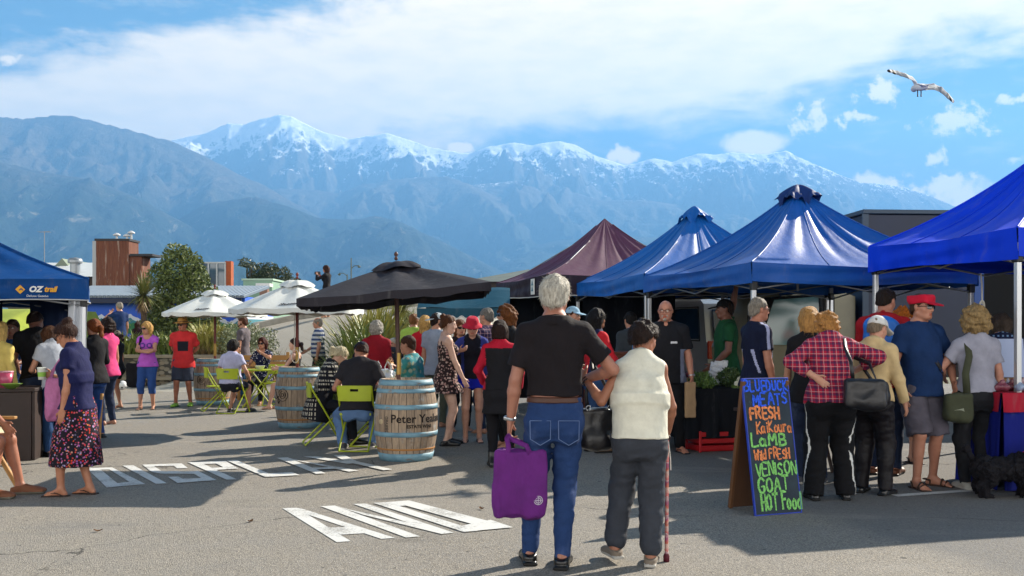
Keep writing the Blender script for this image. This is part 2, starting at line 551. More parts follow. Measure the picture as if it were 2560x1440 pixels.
def fill(me, vs, fs, smooth=True, mi=None):
	"""fast mesh from arrays of quads (or triangles)"""
	vs = np.ascontiguousarray(vs, np.float32)
	fs = np.ascontiguousarray(fs, np.int32)
	k = fs.shape[1]
	me.vertices.add(len(vs))
	me.vertices.foreach_set('co', vs.ravel())
	me.loops.add(fs.size)
	me.loops.foreach_set('vertex_index', fs.ravel())
	me.polygons.add(len(fs))
	me.polygons.foreach_set('loop_start', np.arange(0, fs.size, k, dtype=np.int32))
	me.polygons.foreach_set('use_smooth', np.full(len(fs), smooth))
	if mi is not None:
		me.polygons.foreach_set('material_index', np.asarray(mi, np.int32))
	me.update(calc_edges=True)
	me.validate()
mountains()
def haze():
	m = bpy.data.materials.new('haze_air')
	m.use_nodes = True
	t = NT(m.node_tree)
	t.n.remove(t.n['Principled BSDF'])
	v = t.node('ShaderNodeVolumePrincipled')
	v.inputs['Color'].default_value = (.19, .49, 1.0, 1)
	v.inputs['Density'].default_value = 1.35e-4
	v.inputs['Anisotropy'].default_value = .14
	t.link(v.outputs[0], t.n['Material Output'].inputs['Volume'])
	b = MB()
	b.box((0, 6400, 1309), (18100, 13000, 2620))
	b.build('haze', m, kind='stuff')
haze()
# ---------------------------------------------------------------- tents
UX = Vector((.963, .269, 0))               # the stalls' own axes
VX = Vector((-.269, .963, 0))
def weathered(base, amt):
	b = lin(base)
	def fn(t, co):
		n = t.noise(co, 2.2, 5, .6)
		c = t.mix(t.lin(n, .3, .7), tuple(x * (1 - amt) for x in b), tuple(min(1, x * (1 + amt)) for x in b))
		d = t.noise(t.mapping(co, (2.5, 2.5, .6)), 3.0, 6, .68, .5)
		return t.mix(t.math('MULTIPLY', t.smooth(d, .54, .74), .42), c, tuple(x * .6 + .07 for x in b))
	return fn
def cloth_mat(key, base, rough=.45, spec=.14, amt=.10, sheen=0.0):
	return mat(key, base, rough, spec=spec, fn=weathered(base, amt), sheen=sheen,
			bump=lambda t, co: (t.math('ADD', t.noise(t.mapping(co, (1, 1, .5)), 3.0, 5, .6), t.math('MULTIPLY', t.noise(co, 60, 2, .5), .06)), .30, .05))
ALU = mat('pale_metal', '#c9ccd0', .35, .7, bump=None)
STEEL = mat('grey_metal', '#8b8f94', .4, .8)
WHITE = mat('white_paint', '#dfe0dd', .5, fn=vary('#dfe0dd', .06, 8))
ROPE = mat('white_cord', '#d8d6cd', .9)
def gazebo(label, c, a, b, eave, peak, cmat, capmat=None, val=.24, group=None, legs=(0, 1, 2, 3), valmat=None, sag=.42, seed=0, curtain=None, rz=math.atan2(.269, .963), trim=None, leg_w=.05):
	"""pop-up tent: c centre on the ground, a x b metres along UX, VX; eave/peak heights"""
	root = empty('market_tent', (c[0], c[1], 0), rz, label, 'tent', group)
	rs = np.random.default_rng(seed)
	ph = rs.random(8) * 6.28
	def surf(u, v, dz=0.0):
		t = max(abs(u), abs(v))
		s = 1 - t
		f = (1 - sag) * s + sag * s ** 2.2
		z = eave + (peak - eave) * f
		w = math.atan2(v, u)
		mid = 1 - abs(abs(u) - abs(v)) / max(t, .05)       # 1 on the hips
		z -= .07 * (1 - mid) * math.sin(math.pi * min(1, s * 1.15)) * 1.2          # cloth sags between the hips
		z -= .035 * (1 - mid) * t ** 6
		z += .010 * math.sin(18 * w + ph[0]) * math.sin(math.pi * s) + .008 * math.sin(31 * w + ph[1]) * s * t * 3
		return Vector((u * a / 2, v * b / 2, z + dz))
	m = MB()
	for k in range(4):                                           # one cloth panel per side, meeting on the hips
		def side(i, j, k=k):
			q, t = 2 * i - 1, .004 + .996 * (1 - j)
			u, v = ((q, -1), (1, q), (-q, 1), (-1, -q))[k]
			return surf(u * t, v * t)
		m.sheet(side, 48, 30)
	for su, sv in ((-1, -1), (1, -1), (1, 1), (-1, 1)):          # hip seams
		m.tube([surf(su * q / 28, sv * q / 28, .004) for q in range(2, 29)], .011, 6)
	for q0 in (-.34, .34):                                       # panel seams
		for ax in (0, 1):
			for sg in (-1, 1):
				m.tube([surf(*((q0 * q / 28, sg * q / 28) if ax else (sg * q / 28, q0 * q / 28)), .003) for q in range(5, 29)], .0045, 4)
	m.build('canopy', cmat, root)
	# valance: hangs from the eave, with slack ripples
	vb = MB()
	for k in range(4):
		def vf(i, j, k=k):
			q = 2 * i - 1
			u, v = ((q, -1), (1, q), (-q, 1), (-1, -q))[k]
			p = surf(u, v)
			n = Vector(((0, -1, 0), (1, 0, 0), (0, 1, 0), (-1, 0, 0))[k])
			slack = 1 - q * q
			p += n * (.012 + j * (.014 * math.sin(9 * q + ph[2 + k]) + .012 * math.sin(23 * q + ph[3])) + .010 * math.sin(j * 9 + 3 * q + ph[4]) * slack * 1.5)
			p.z -= j * (val + .018 * math.sin(3.1 * q + ph[5] + k) - .02 * slack)
			return p
		vb.sheet(vf, 48, 8)
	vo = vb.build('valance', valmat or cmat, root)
	if trim:
		tb = MB()
		for k in range(4):
			def tf(q, k=k):
				u, v = ((q, -1), (1, q), (-q, 1), (-1, -q))[k]
				p = surf(u, v)
				n = Vector(((0, -1, 0), (1, 0, 0), (0, 1, 0), (-1, 0, 0))[k])
				p += n * (.012 + .014 * math.sin(9 * q + ph[2 + k]) + .012 * math.sin(23 * q + ph[3]) + .010 * math.sin(9 + 3 * q + ph[4]) * (1 - q * q) * 1.5)
				p.z -= (val + .018 * math.sin(3.1 * q + ph[5] + k) - .02 * (1 - q * q))
				return p
			tb.tube([tf(-1 + 2 * i / 40) for i in range(41)], .008, 5)
		tb.build('hem_trim', trim, vo)
	# vent cap with slack, turned-up edges over the peak
	if capmat:
		cb = MB()
		def cf(i, j):
			u, v = (2 * i - 1), (2 * j - 1)
			t = max(abs(u), abs(v))
			p = surf(u * .15, v * .15)
			w = math.atan2(v, u)
			p.z = peak + .06 - .22 * t ** 1.4 + .05 * t * math.sin(4 * w + ph[6]) + .035 * t * t * math.sin(7 * w + ph[7])
			if t > .8:
				p.z -= .03 * math.sin(11 * w)
			return p
		cb.sheet(cf, 24, 24)
		cb.build('vent_cap', capmat, root)
	# frame: legs with feet, scissor trusses, peak pole
	for k in legs:
		u, v = ((-1, -1), (1, -1), (1, 1), (-1, 1))[k]
		x, y = u * (a / 2 - .05), v * (b / 2 - .05)
		lb = MB()
		lb.box((x, y, eave / 2 - .06), (leg_w, leg_w, eave - .14), bev=.006)
		lb.box((x, y, .006), (.12, .12, .012), mi=0)
		lb.box((x, y, eave - .26), (leg_w + .022, leg_w + .022, .10), mi=1, bev=.008)
		lb.build('leg', [ALU, mat('black_plastic', '#141416', .5)], root)
	fb = MB()
	h0, h1 = eave - .08, eave - .30
	cs = [(-1, -1), (1, -1), (1, 1), (-1, 1)]
	for k in range(4):
		p0 = Vector((cs[k][0] * (a / 2 - .05), cs[k][1] * (b / 2 - .05), 0))
		p1 = Vector((cs[(k + 1) % 4][0] * (a / 2 - .05), cs[(k + 1) % 4][1] * (b / 2 - .05), 0))
		for s in range(2):
			q0, q1 = p0.lerp(p1, s / 2), p0.lerp(p1, (s + 1) / 2)
			fb.tube([q0 + Vector((0, 0, h0)), q1 + Vector((0, 0, h1))], .011, 4)
			fb.tube([q0 + Vector((0, 0, h1)), q1 + Vector((0, 0, h0))], .011, 4)
		fb.tube([p0 + Vector((0, 0, eave - .1)), Vector((0, 0, peak - .15))], .012, 4)
	fb.tube([(0, 0, eave - .25), (0, 0, peak - .05)], .018, 6)
	fb.build('truss', STEEL, root)
	if curtain:
		curtain(root, surf, eave, a, b)
	return root, surf
navy = cloth_mat('navy_tent_cloth', '#0a52a8', .5, .3)
blue2 = cloth_mat('blue_tent_cloth', '#0a5aac', .5, .3)
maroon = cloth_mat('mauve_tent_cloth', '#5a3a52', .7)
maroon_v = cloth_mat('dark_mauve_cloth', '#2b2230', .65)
royal = cloth_mat('royal_blue_cloth', '#063ce0', .55)
ozblue = cloth_mat('deep_blue_cloth', '#06407e', .65)
capdark = cloth_mat('dark_cap_cloth', '#1a3570', .6)
def dark_backing(root, surf, eave, a, b, part=1.0):
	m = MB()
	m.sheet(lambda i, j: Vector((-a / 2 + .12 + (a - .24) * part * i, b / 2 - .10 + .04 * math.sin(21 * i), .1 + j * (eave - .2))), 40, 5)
	m.build('back_wall', cloth_mat('dark_backing_cloth', '#101218', .85), root)  # black sheet added to stand in for the dark tent interior
G_T = 'pop-up tents along the market aisle'
gazebo('blue pop-up tent with a crumpled dark cap at its peak, over the vegetable stall', (3.71, 12.93), 3, 3, 2.20, 3.28, navy, capdark, .22, G_T, seed=1)
gazebo('blue pop-up tent with a small peaked cap, between the mauve tent and the vegetable stall', (2.9, 15.82), 3, 3, 2.24, 3.36, blue2, blue2, .24, G_T, seed=2, curtain=lambda *q: dark_backing(*q, .62))
t1, s1 = gazebo('faded mauve pop-up tent with a pointed peak and a white edge line', (1.73, 18.6), 3.3, 3.3, 2.38, 3.54, maroon, None, .34, G_T, valmat=maroon_v, seed=3, trim=WHITE, sag=.5, curtain=dark_backing)
# its white label on the corner
p = MB()
p.box((-1.69, -.95 + .0, 2.20), (.012, .20, .27))
lb_ = p.build('valance_label', WHITE, t1)
p = MB()
p.prism([(-.05, -.02), (.05, -.02), (0, .07)], -1.703, -1.698, Matrix.Translation((0, -.95, 2.24)) @ Matrix.Rotation(R(-90), 4, 'Z'))
p.prism([(-.05, -.02), (.05, -.02), (0, .07)], -1.703, -1.698, Matrix.Translation((0, -.95, 2.14)) @ Matrix.Rotation(R(-90), 4, 'Z'))
p.build('printed_mark', mat('teal_print', '#1d6f86', .6), lb_)
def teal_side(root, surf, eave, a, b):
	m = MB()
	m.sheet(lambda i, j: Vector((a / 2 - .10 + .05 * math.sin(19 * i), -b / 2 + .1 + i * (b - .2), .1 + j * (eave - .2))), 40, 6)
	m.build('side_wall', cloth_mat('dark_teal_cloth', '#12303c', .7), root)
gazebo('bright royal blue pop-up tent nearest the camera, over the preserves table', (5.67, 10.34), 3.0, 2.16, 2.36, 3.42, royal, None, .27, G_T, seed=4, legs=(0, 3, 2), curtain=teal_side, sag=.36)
CLEAR = mat('clear_plastic', '#8aa86a', .2)
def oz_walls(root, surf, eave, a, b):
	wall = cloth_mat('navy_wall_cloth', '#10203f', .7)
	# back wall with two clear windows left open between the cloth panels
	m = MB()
	y = b / 2 - .08
	rip = lambda x: .03 * math.sin(14 * x) + .015 * math.sin(37 * x)
	spans = [(-a / 2 + .05, -.2), (.30, .62), (.95, 1.44)]
	wins = [(-.2, .30), (.62, .95)]
	for x0, x1 in spans:
		m.sheet(lambda i, j, x0=x0, x1=x1: Vector((x0 + (x1 - x0) * i, y + rip(x0 + (x1 - x0) * i), .05 + j * (eave - .1))), 16, 4)
	for x0, x1 in wins:
		for z0, z1 in ((.05, 1.36), (1.82, eave - .05)):
			m.sheet(lambda i, j, x0=x0, x1=x1, z0=z0, z1=z1: Vector((x0 + (x1 - x0) * i, y + rip(x0 + (x1 - x0) * i), z0 + (z1 - z0) * j)), 8, 3)
	m.build('back_wall', wall, root)
	m = MB()
	m.sheet(lambda i, j: Vector((-a / 2 + .06 + .02 * math.sin(30 * i), -b / 2 + .1 + (b - .2) * i, .05 + j * (eave - .1))), 20, 4)
	m.build('side_wall', wall, root)
	# gathered white wall tied back at the corner leg
	m = MB()
	def gw(i, j):
		q = i
		return Vector((a / 2 - .20 + .19 * i + .012 * math.sin(j * 7), -b / 2 + .03 + .03 * math.sin(q * 16) + .06 * (1 - i), .30 + j * (eave - .42)))
	m.sheet(gw, 26, 10)
	m.build('tied_wall', mat('white_wall_cloth', '#c9ced6', .6, fn=vary('#c9ced6', .06, 5), bump=(7, .4, .04)), root)
	# loose white ground flap with a printed emblem
	m = MB()
	def fl(i, j):
		x = -1.55 + 2.0 * i
		return Vector((x, -b / 2 - .42 + .40 * j + .02 * math.sin(8 * i), .012 + .20 * j ** 1.5 + .012 * math.sin(13 * i + 3 * j)))
	m.sheet(fl, 40, 6)
	fo = m.build('ground_flap', mat('white_flap_cloth', '#d6d6d2', .55, fn=vary('#d6d6d2', .08, 6), bump=(9, .4, .03)), root)
	m = MB()
	m.box((0, 0, 0), (.085, .004, .085), Matrix.Translation((.10, -b / 2 - .27, .105)) @ Matrix.Rotation(R(-35), 4, 'X') @ Matrix.Rotation(R(45), 4, 'Y'))
	m.build('printed_emblem', mat('orange_print', '#d58a1e', .6), fo)
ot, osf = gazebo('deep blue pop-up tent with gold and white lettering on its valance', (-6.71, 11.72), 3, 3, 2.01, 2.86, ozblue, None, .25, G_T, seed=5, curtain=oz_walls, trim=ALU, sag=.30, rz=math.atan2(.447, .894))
def text_mesh(txt, size, extrude=.002, bold=0.0, shear=0.0, space=1.0):
	"""verts and faces of lettering in the x-y plane, left aligned at the origin"""
	cu = bpy.data.curves.new('lettering', 'FONT')
	cu.body, cu.size, cu.extrude, cu.offset, cu.shear, cu.space_character = txt, size, extrude, bold, shear, space
	cu.resolution_u = 3
	o = bpy.data.objects.new('lettering', cu)
	COL.objects.link(o)
	dg = bpy.context.evaluated_depsgraph_get()
	me = o.evaluated_get(dg).to_mesh()
	vs = [v.co.copy() for v in me.vertices]
	fs = [tuple(p.vertices) for p in me.polygons]
	o.evaluated_get(dg).to_mesh_clear()
	bpy.data.objects.remove(o)
	bpy.data.curves.remove(cu)
	return vs, fs
def lettering(name, txt, size, M, m, parent=None, warp=None, **kw):
	vs, fs = text_mesh(txt, size, **kw)
	b = MB()
	b.add([warp(M @ v) if warp else M @ v for v in vs], fs, 0, False)
	return b.build(name, m, parent)
def on_valance(root, surf, q, drop, b=3.0):
	"""matrix of the front valance at q (-1..1), drop below the eave, facing outwards"""
	p = surf(q, -1)
	return Matrix.Translation((p.x, p.y - .055, p.z - drop)) @ Matrix.Rotation(R(90), 4, 'X')
GOLD = mat('gold_print', '#e0a21c', .6)
lettering('brand_lettering', 'OZ', .085, on_valance(ot, osf, .60, .14), WHITE, ot, bold=.004, shear=.25)
lettering('brand_lettering', 'trail', .085, on_valance(ot, osf, .70, .14), GOLD, ot, bold=.003, shear=.25, space=.92)
lettering('model_lettering', 'Deluxe Gazebo', .034, on_valance(ot, osf, .585, .195), WHITE, ot)
m_ = MB()
for dx, dz in ((0, 0),):
	M_ = on_valance(ot, osf, .545, .115) @ Matrix.Rotation(R(45), 4, 'Z')
	m_.box((0, 0, 0), (.068, .068, .004), M_)
	m_.box((0, 0, .004), (.028, .010, .004), M_, mi=1)
	m_.box((.012, -.012, .004), (.010, .028, .004), M_, mi=1)
m_.build('printed_emblem', [GOLD, ozblue], ot)
def small_canopy():
	# low teal awning with a scalloped white edge, beyond the queue
	Y = 17.0
	c = at(1140, 760, Y)
	r = empty('market_awning', (c.x, Y, 0), 0, 'dark teal awning with a scalloped white edge behind the queue', 'awning')
	teal = cloth_mat('teal_awning_cloth', '#17485c', .55)
	m = MB()
	m.sheet(lambda i, j: Vector((-.58 + 1.5 * i, -.9 + 1.8 * j, 1.80 + .36 * (1 - abs(2 * j - 1)) + .02 * math.sin(9 * i))), 20, 12)
	m.build('canopy', teal, r)
	m = MB()
	m.sheet(lambda i, j: Vector((-.58 + 1.5 * i, -.91 + .015 * math.sin(18 * i), 1.80 - j * (.015 + .13 + .02 * math.sin(i * 62)))), 90, 3)
	m.build('valance', teal, r)
	m = MB()
	m.tube([(-.58 + 1.5 * i / 120, -.925 + .015 * math.sin(18 * i / 120), 1.80 - (.145 + .02 * math.sin(i / 120 * 62))) for i in range(121)], .009, 5)
	m.build('scalloped_edge', WHITE, r)
	for x in (-.53, .88):
		for y in (-.85, .85):
			m = MB()
			m.box((x, y, .9), (.045, .045, 1.8), bev=.005)
			m.build('leg', WHITE, r)
small_canopy()
# ---------------------------------------------------------------- parasols and the barrels that hold them
WOOD_RED = mat('red_brown_pole', '#6d2318', .45, fn=vary('#6d2318', .2, 12, stretch=(1, 1, .1)))
WOOD_DK = mat('dark_brown_pole', '#4a2b22', .5, fn=vary('#4a2b22', .2, 12, stretch=(1, 1, .1)))
BRASS = mat('worn_brass', '#a88a4a', .4, .7)
def parasol(label, x, y, z0, tops, rim, rad, apex, cmat, under, pole, square=False, roll=0.0, cap=None, script=None, rot=0.0):
	root = empty('parasol', (x, y, 0), 0, label, 'parasol', 'parasols standing in wine barrels')
	T = Matrix.Translation((0, 0, rim)) @ Matrix.Rotation(roll, 4, 'Y') @ Matrix.Rotation(rot, 4, 'Z') @ Matrix.Translation((0, 0, -rim))
	m = MB()
	m.tube([T @ Vector((0, 0, 0)) * 0 + Vector((-math.sin(roll) * -(z0 - rim) * 0 + (z0 - rim) * math.sin(roll) * 1.0 * 0, 0, z0)), T @ Vector((0, 0, apex + .02))], .024, 12)
	m.build('pole', pole, root)
	n = 8
	top = MB()
	NS = 9
	def rimr(w):
		if square:
			return rad / max(abs(math.cos(w)), abs(math.sin(w)))
		k = math.pi / n
		return rad * math.cos(k) / math.cos((w % (2 * k)) - k)
	def pt(w, s, off=0.0):
		rr = rimr(w) * s
		z = apex - (apex - rim) * (s ** 1.12)
		k = math.pi / n
		sag = (1 - abs(((w % (2 * k)) - k) / k)) if not square else (1 - abs(((w % (math.pi / 4)) - math.pi / 8) / (math.pi / 8)))
		z -= .035 * sag * math.sin(math.pi * s) + .02 * sag * s * s
		return T @ Vector((rr * math.cos(w), rr * math.sin(w), z + off))
	W = 64
	vs = [pt(2 * math.pi * k / W, .02 + .98 * s / NS) for s in range(NS + 1) for k in range(W)]
	fs = [(s * W + k, s * W + (k + 1) % W, (s + 1) * W + (k + 1) % W, (s + 1) * W + k) for s in range(NS) for k in range(W)]
	top.add(vs, fs)
	# lining just under the cloth, and a short hanging edge
	vs = [pt(2 * math.pi * k / W, .02 + .975 * s / NS, -.012) for s in range(NS + 1) for k in range(W)]
	top.add(vs, fs, 1)
	vs = [pt(2 * math.pi * k / W, 1.0) + Vector((0, 0, -j * (.085 if square else .07) - .01 * j * math.sin(k * 1.7))) for j in range(2) for k in range(W)]
	top.add(vs, [(k, (k + 1) % W, (k + 1) % W + W, k + W) for k in range(W)], 0)
	co = top.build('canopy', [cmat, under], root)
	if cap is not None:
		cb = MB()
		def cf(i, j):
			w = 2 * math.pi * i
			p = pt(w, .03 + .24 * j)
			p.z += .035 + .03 * math.sin(math.pi * j) + .016 * j * math.sin(4 * w + 1) + .010 * j * math.sin(9 * w)
			return p
		cb.sheet(cf, 56, 6)
		cb.build('vent_cap', cap, root)
	m = MB()
	top_ = T @ Vector((0, 0, apex))
	m.lathe([(0, .0), (.018, .01), (.021, .03), (.010, .042), (.021, .06), (.024, .074), (.016, .09), (.006, .10), (0, .104)], 14, top_ + Vector((0, 0, .045)))
	m.build('finial', pole, root)
	for k in range(8):
		w = math.pi / 4 * k + (0 if square else 0)
		rb = MB()
		rb.tube([pt(w, .05, -.03), pt(w, .5, -.028), pt(w, .99, -.022)], .010, 5)
		ro = rb.build('rib', pole, root)
		sb = MB()
		sb.tube([T @ Vector((.03 * math.cos(w), .03 * math.sin(w), rim + .02)), pt(w, .52, -.035)], .009, 5)
		sb.build('strut', pole, ro)
	m = MB()
	m.tube([(0, 0, z0 + .10), (0, 0, z0 + .34)], .027, 12)
	m.build('brass_sleeve', BRASS, root)
	if script:
		script(root, pt)
	return root
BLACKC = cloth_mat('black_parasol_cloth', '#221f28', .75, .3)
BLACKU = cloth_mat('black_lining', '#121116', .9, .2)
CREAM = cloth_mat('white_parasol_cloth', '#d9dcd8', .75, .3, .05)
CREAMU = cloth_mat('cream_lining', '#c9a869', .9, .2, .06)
INK = mat('dark_print', '#2a2d3c', .7)
def scribble(root, pt):
	# looping printed signature on the slope that faces the camera
	def g(u, v):
		w = math.pi * 1.42 + u
		s = .86 - v
		return pt(w, s, .006)
	m = MB()
	pts = []
	for i in range(46):
		q = i / 45
		pts.append(g(-.10 + .34 * q, .018 * math.sin(q * 40) * (1 - q * .7) + .05 * math.exp(-((q - .08) / .05) ** 2) + .045 * math.exp(-((q - .22) / .04) ** 2)))
	m.tube(pts, .0055, 4, flat=.6)
	m.tube([g(-.12, -.022), g(.05, -.030), g(.26, -.02)], .003, 4, flat=.6)
	m.build('printed_signature', INK, root)
P1, P2, P3 = gp(531, 1011), gp(748, 1068), gp(1015, 1147)
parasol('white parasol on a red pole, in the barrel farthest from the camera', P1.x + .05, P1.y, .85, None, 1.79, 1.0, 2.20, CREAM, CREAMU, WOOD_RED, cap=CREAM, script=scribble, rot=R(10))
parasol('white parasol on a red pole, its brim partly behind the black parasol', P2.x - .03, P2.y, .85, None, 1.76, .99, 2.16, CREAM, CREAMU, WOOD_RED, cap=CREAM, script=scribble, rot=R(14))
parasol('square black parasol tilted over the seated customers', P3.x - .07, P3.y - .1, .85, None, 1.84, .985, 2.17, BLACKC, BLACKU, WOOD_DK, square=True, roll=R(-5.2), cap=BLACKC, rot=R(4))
def barrel_mat(key, hoop=False):
	def fw(t, co):
		sp = t.node('ShaderNodeSeparateXYZ')
		t.link(co, sp.inputs[0])
		a = t.math('ARCTAN2', sp.outputs[1], sp.outputs[0])
		st = t.math('FRACT', t.math('MULTIPLY', a, 26 / (2 * math.pi)))
		cell = t.math('FLOOR', t.math('MULTIPLY', a, 26 / (2 * math.pi)))
		wn = t.node('ShaderNodeTexWhiteNoise', noise_dimensions='1D')
		t.link(cell, wn.inputs['W'])
		grain = t.noise(t.mapping(co, (9, 9, .8)), 6, 6, .65)
		c = t.mix(wn.outputs['Value'], (.27, .19, .125), (.42, .32, .22))
		c = t.mix(t.lin(grain, .32, .68), t.mix(.75, c, (.13, .10, .08)), c)
		n = t.noise(co, 5, 5, .65)
		c = t.mix(t.smooth(n, .52, .68), c, (.30, .29, .27))        # silvered patches
		n2 = t.noise(t.mapping(co, (1, 1, .35)), 8, 5, .7)
		c = t.mix(t.smooth(n2, .60, .72), c, (.075, .06, .05))      # dark weather stains
		joint = t.math('LESS_THAN', t.math('ABSOLUTE', t.math('SUBTRACT', st, .5)), .46)
		return t.mix(joint, (.04, .03, .025), c)
	def bw(t, co):
		return t.noise(t.mapping(co, (10, 10, .8)), 8, 5, .6), .5, .01
	return mat(key, rough=.85, fn=fw, bump=bw)
def hoop_mat():
	def fh(t, co):
		n = t.noise(co, 7, 6, .65)
		c = t.mix(t.lin(n, .3, .6), (.09, .19, .26), (.16, .30, .38))
		n2 = t.noise(t.mapping(co, (1, 1, 3)), 9, 6, .7)
		c = t.mix(t.smooth(n2, .55, .66), c, (.19, .17, .15))
		return t.mix(t.smooth(n2, .70, .76), c, (.16, .075, .035))
	return mat('blue_painted_hoop', rough=.55, fn=fh, bump=(30, .3, .004))
def brad(z, h=.90, rb=.285, rm=.355):
	q = (2 * z / h - 1)
	return rb + (rm - rb) * (1 - q * q)
def barrel(label, p, draw=None, rot=0.0):
	root = empty('wine_barrel', (p.x, p.y, 0), rot, label, 'barrel', 'wine barrels used as parasol stands')
	prof = [(brad(.90 * i / 18), .90 * i / 18) for i in range(19)]
	m = MB()
	m.lathe([(0, .0)] + prof + [(.262, .90), (.262, .872), (0, .872)], 60)
	m.build('staves', barrel_mat('barrel_staves'), root)
	hm = hoop_mat()
	for z, w in ((.045, .085), (.30, .052), (.60, .052), (.775, .045), (.865, .062)):
		h = MB()
		h.lathe([(brad(z - w / 2) - .002, z - w / 2), (brad(z - w / 2) + .006, z - w / 2), (brad(z) + .007, z), (brad(z + w / 2) + .006, z + w / 2), (brad(z + w / 2) - .002, z + w / 2)], 60)
		h.build('hoop', hm, root)
	m = MB()
	m.lathe([(brad(.135) + .0, .125), (brad(.135) + .004, .128), (brad(.135) + .004, .142), (brad(.145), .145)], 60)
	m.build('cane_band', mat('pale_cane', '#a9743a', .7), root)
	if draw:
		draw(root)
	return root
BURN = mat('burnt_mark', '#1c130f', .9)
def wrap(z0, a0, s=1.0):
	"""flat (x, y) -> on the barrel's side, centred at angle a0 (facing -Y at 270 deg), height z0"""
	def w(v):
		z = z0 + v.y * s
		r = brad(z) + .003 + v.z
		a = a0 + v.x * s / .35
		return Vector((r * math.cos(a), r * math.sin(a), z))
	return w
def yeal(root):
	I = Matrix.Identity(4)
	a0 = R(270) - 4 * 0
	lettering('branded_name', 'Peter Yealands', .125, I, BURN, root, warp=wrap(.435, R(248)), extrude=.0006, space=1.02, bold=.002)
	lettering('branded_line', 'ESTATE WINE', .05, I, BURN, root, warp=wrap(.375, R(277)), extrude=.0006, bold=.0015)
	lettering('stencilled_number', '088980', .062, Matrix.Rotation(R(90), 4, 'Z'), mat('faded_stencil', '#3a3634', .9), root, warp=wrap(.315, R(243)), extrude=.0006)
	m = MB()
	m.lathe([(0, .012), (.026, .010), (.030, 0)], 16, M=Matrix.Translation((0, 0, 0)) @ Matrix.Rotation(R(226), 3, 'Z').to_4x4() @ Matrix.Translation((brad(.44) - .002, 0, .44)) @ Matrix.Rotation(R(90), 4, 'Y'))
	m.build('bung', mat('pale_bung', '#b9a888', .7), root)
def swirl(z0, a0, flip=1):
	def d(root):
		w = wrap(z0, a0)
		m = MB()
		def stroke(pts, r=.009):
			m.tube([w(Vector((x * flip, y, 0))) for x, y in pts], r, 5, flat=.35)
		for r0, ph, ln in ((.085, .4, 5.2), (.050, 2.2, 5.6), (.022, 0, 6.0)):
			stroke([((r0 * (1 + .12 * q / 20)) * math.cos(ph + ln * q / 20), (r0 * (1 + .12 * q / 20)) * math.sin(ph + ln * q / 20)) for q in range(21)])
		stroke([(.105, .075), (.15, .08), (.19, .07), (.15, .02), (.115, -.045), (.15, -.06), (.20, -.05)])
		stroke([(.06, -.09), (.075, -.13), (.10, -.10), (.09, -.02)])
		m.build('branded_spiral', BURN, root)
	return d
barrel('wine barrel with pale blue hoops and a burnt-in grower name, nearest of the barrels', P3, yeal)
barrel('wine barrel with a burnt spiral mark, beside the blonde seated woman', P2, swirl(.50, R(240), -1))
barrel('wine barrel behind the seated woman in the white tee, farthest of the barrels', P1, swirl(.50, R(252)))
# ---------------------------------------------------------------- painted words on the seal
ROADW = mat('road_paint', rough=.7, fn=lambda t, co: t.mix(t.smooth(t.math('MULTIPLY_ADD', t.noise(co, 60, 4, .7), .5, t.math('MULTIPLY', t.noise(co, 3, 4, .6), .5)), .40, .49), (.30, .29, .27), (.56, .56, .54)))
def road_word(name, polys, label):
	"""each poly: corners as ground points"""
	b = MB()
	for i, q in enumerate(polys):
		pts = [gp(*p) for p in q]
		b.add([(p.x, p.y, .004 + .0004 * i) for p in pts], [tuple(range(len(pts)))], 0, False)
	o = b.build(name, ROADW, label=label, cat='road marking')
	return o
def zz(pl, x0=180, y0=1080, k=1140 / 2560):
	return [[(x0 + a * k, y0 + b * k) for a, b in q] for q in pl]
road_word('road_lettering', zz([
	# D
	[(80, 203), (150, 203), (255, 290), (195, 314)], [(150, 203), (225, 201), (242, 212), (162, 213)], [(225, 201), (412, 295), (352, 300), (208, 212)], [(255, 290), (350, 279), (412, 295), (195, 314)],
	# I
	[(283, 191), (345, 190), (533, 291), (471, 294)],
	# S
	[(395, 186), (615, 179), (650, 205), (590, 207), (572, 193), (460, 195), (500, 220), (440, 222)], [(440, 222), (660, 224), (720, 238), (500, 237), (456, 229)], [(660, 224), (708, 222), (812, 274), (752, 278)], [(540, 256), (595, 254), (622, 266), (735, 262), (812, 274), (592, 290)],
	# P
	[(650, 174), (715, 172), (925, 270), (868, 272)], [(715, 172), (862, 166), (878, 178), (740, 184)], [(862, 166), (935, 210), (872, 213), (808, 180)], [(785, 206), (872, 200), (935, 210), (808, 217)],
	# L
	[(868, 165), (925, 163), (1145, 254), (1085, 257)], [(1088, 238), (1235, 230), (1278, 247), (1120, 256)],
	# A
	[(1150, 150), (1210, 147), (1425, 237), (1370, 240)], [(1210, 147), (1250, 160), (1610, 222), (1555, 228), (1215, 155)], [(1330, 206), (1500, 202), (1540, 210), (1360, 215)],
	# Y
	[(1300, 143), (1365, 141), (1540, 168), (1590, 180), (1545, 184)], [(1470, 137), (1530, 134), (1600, 170), (1555, 180)], [(1555, 176), (1600, 170), (1800, 216), (1750, 221)]]),
	'white word DISPLAY painted on the asphalt')
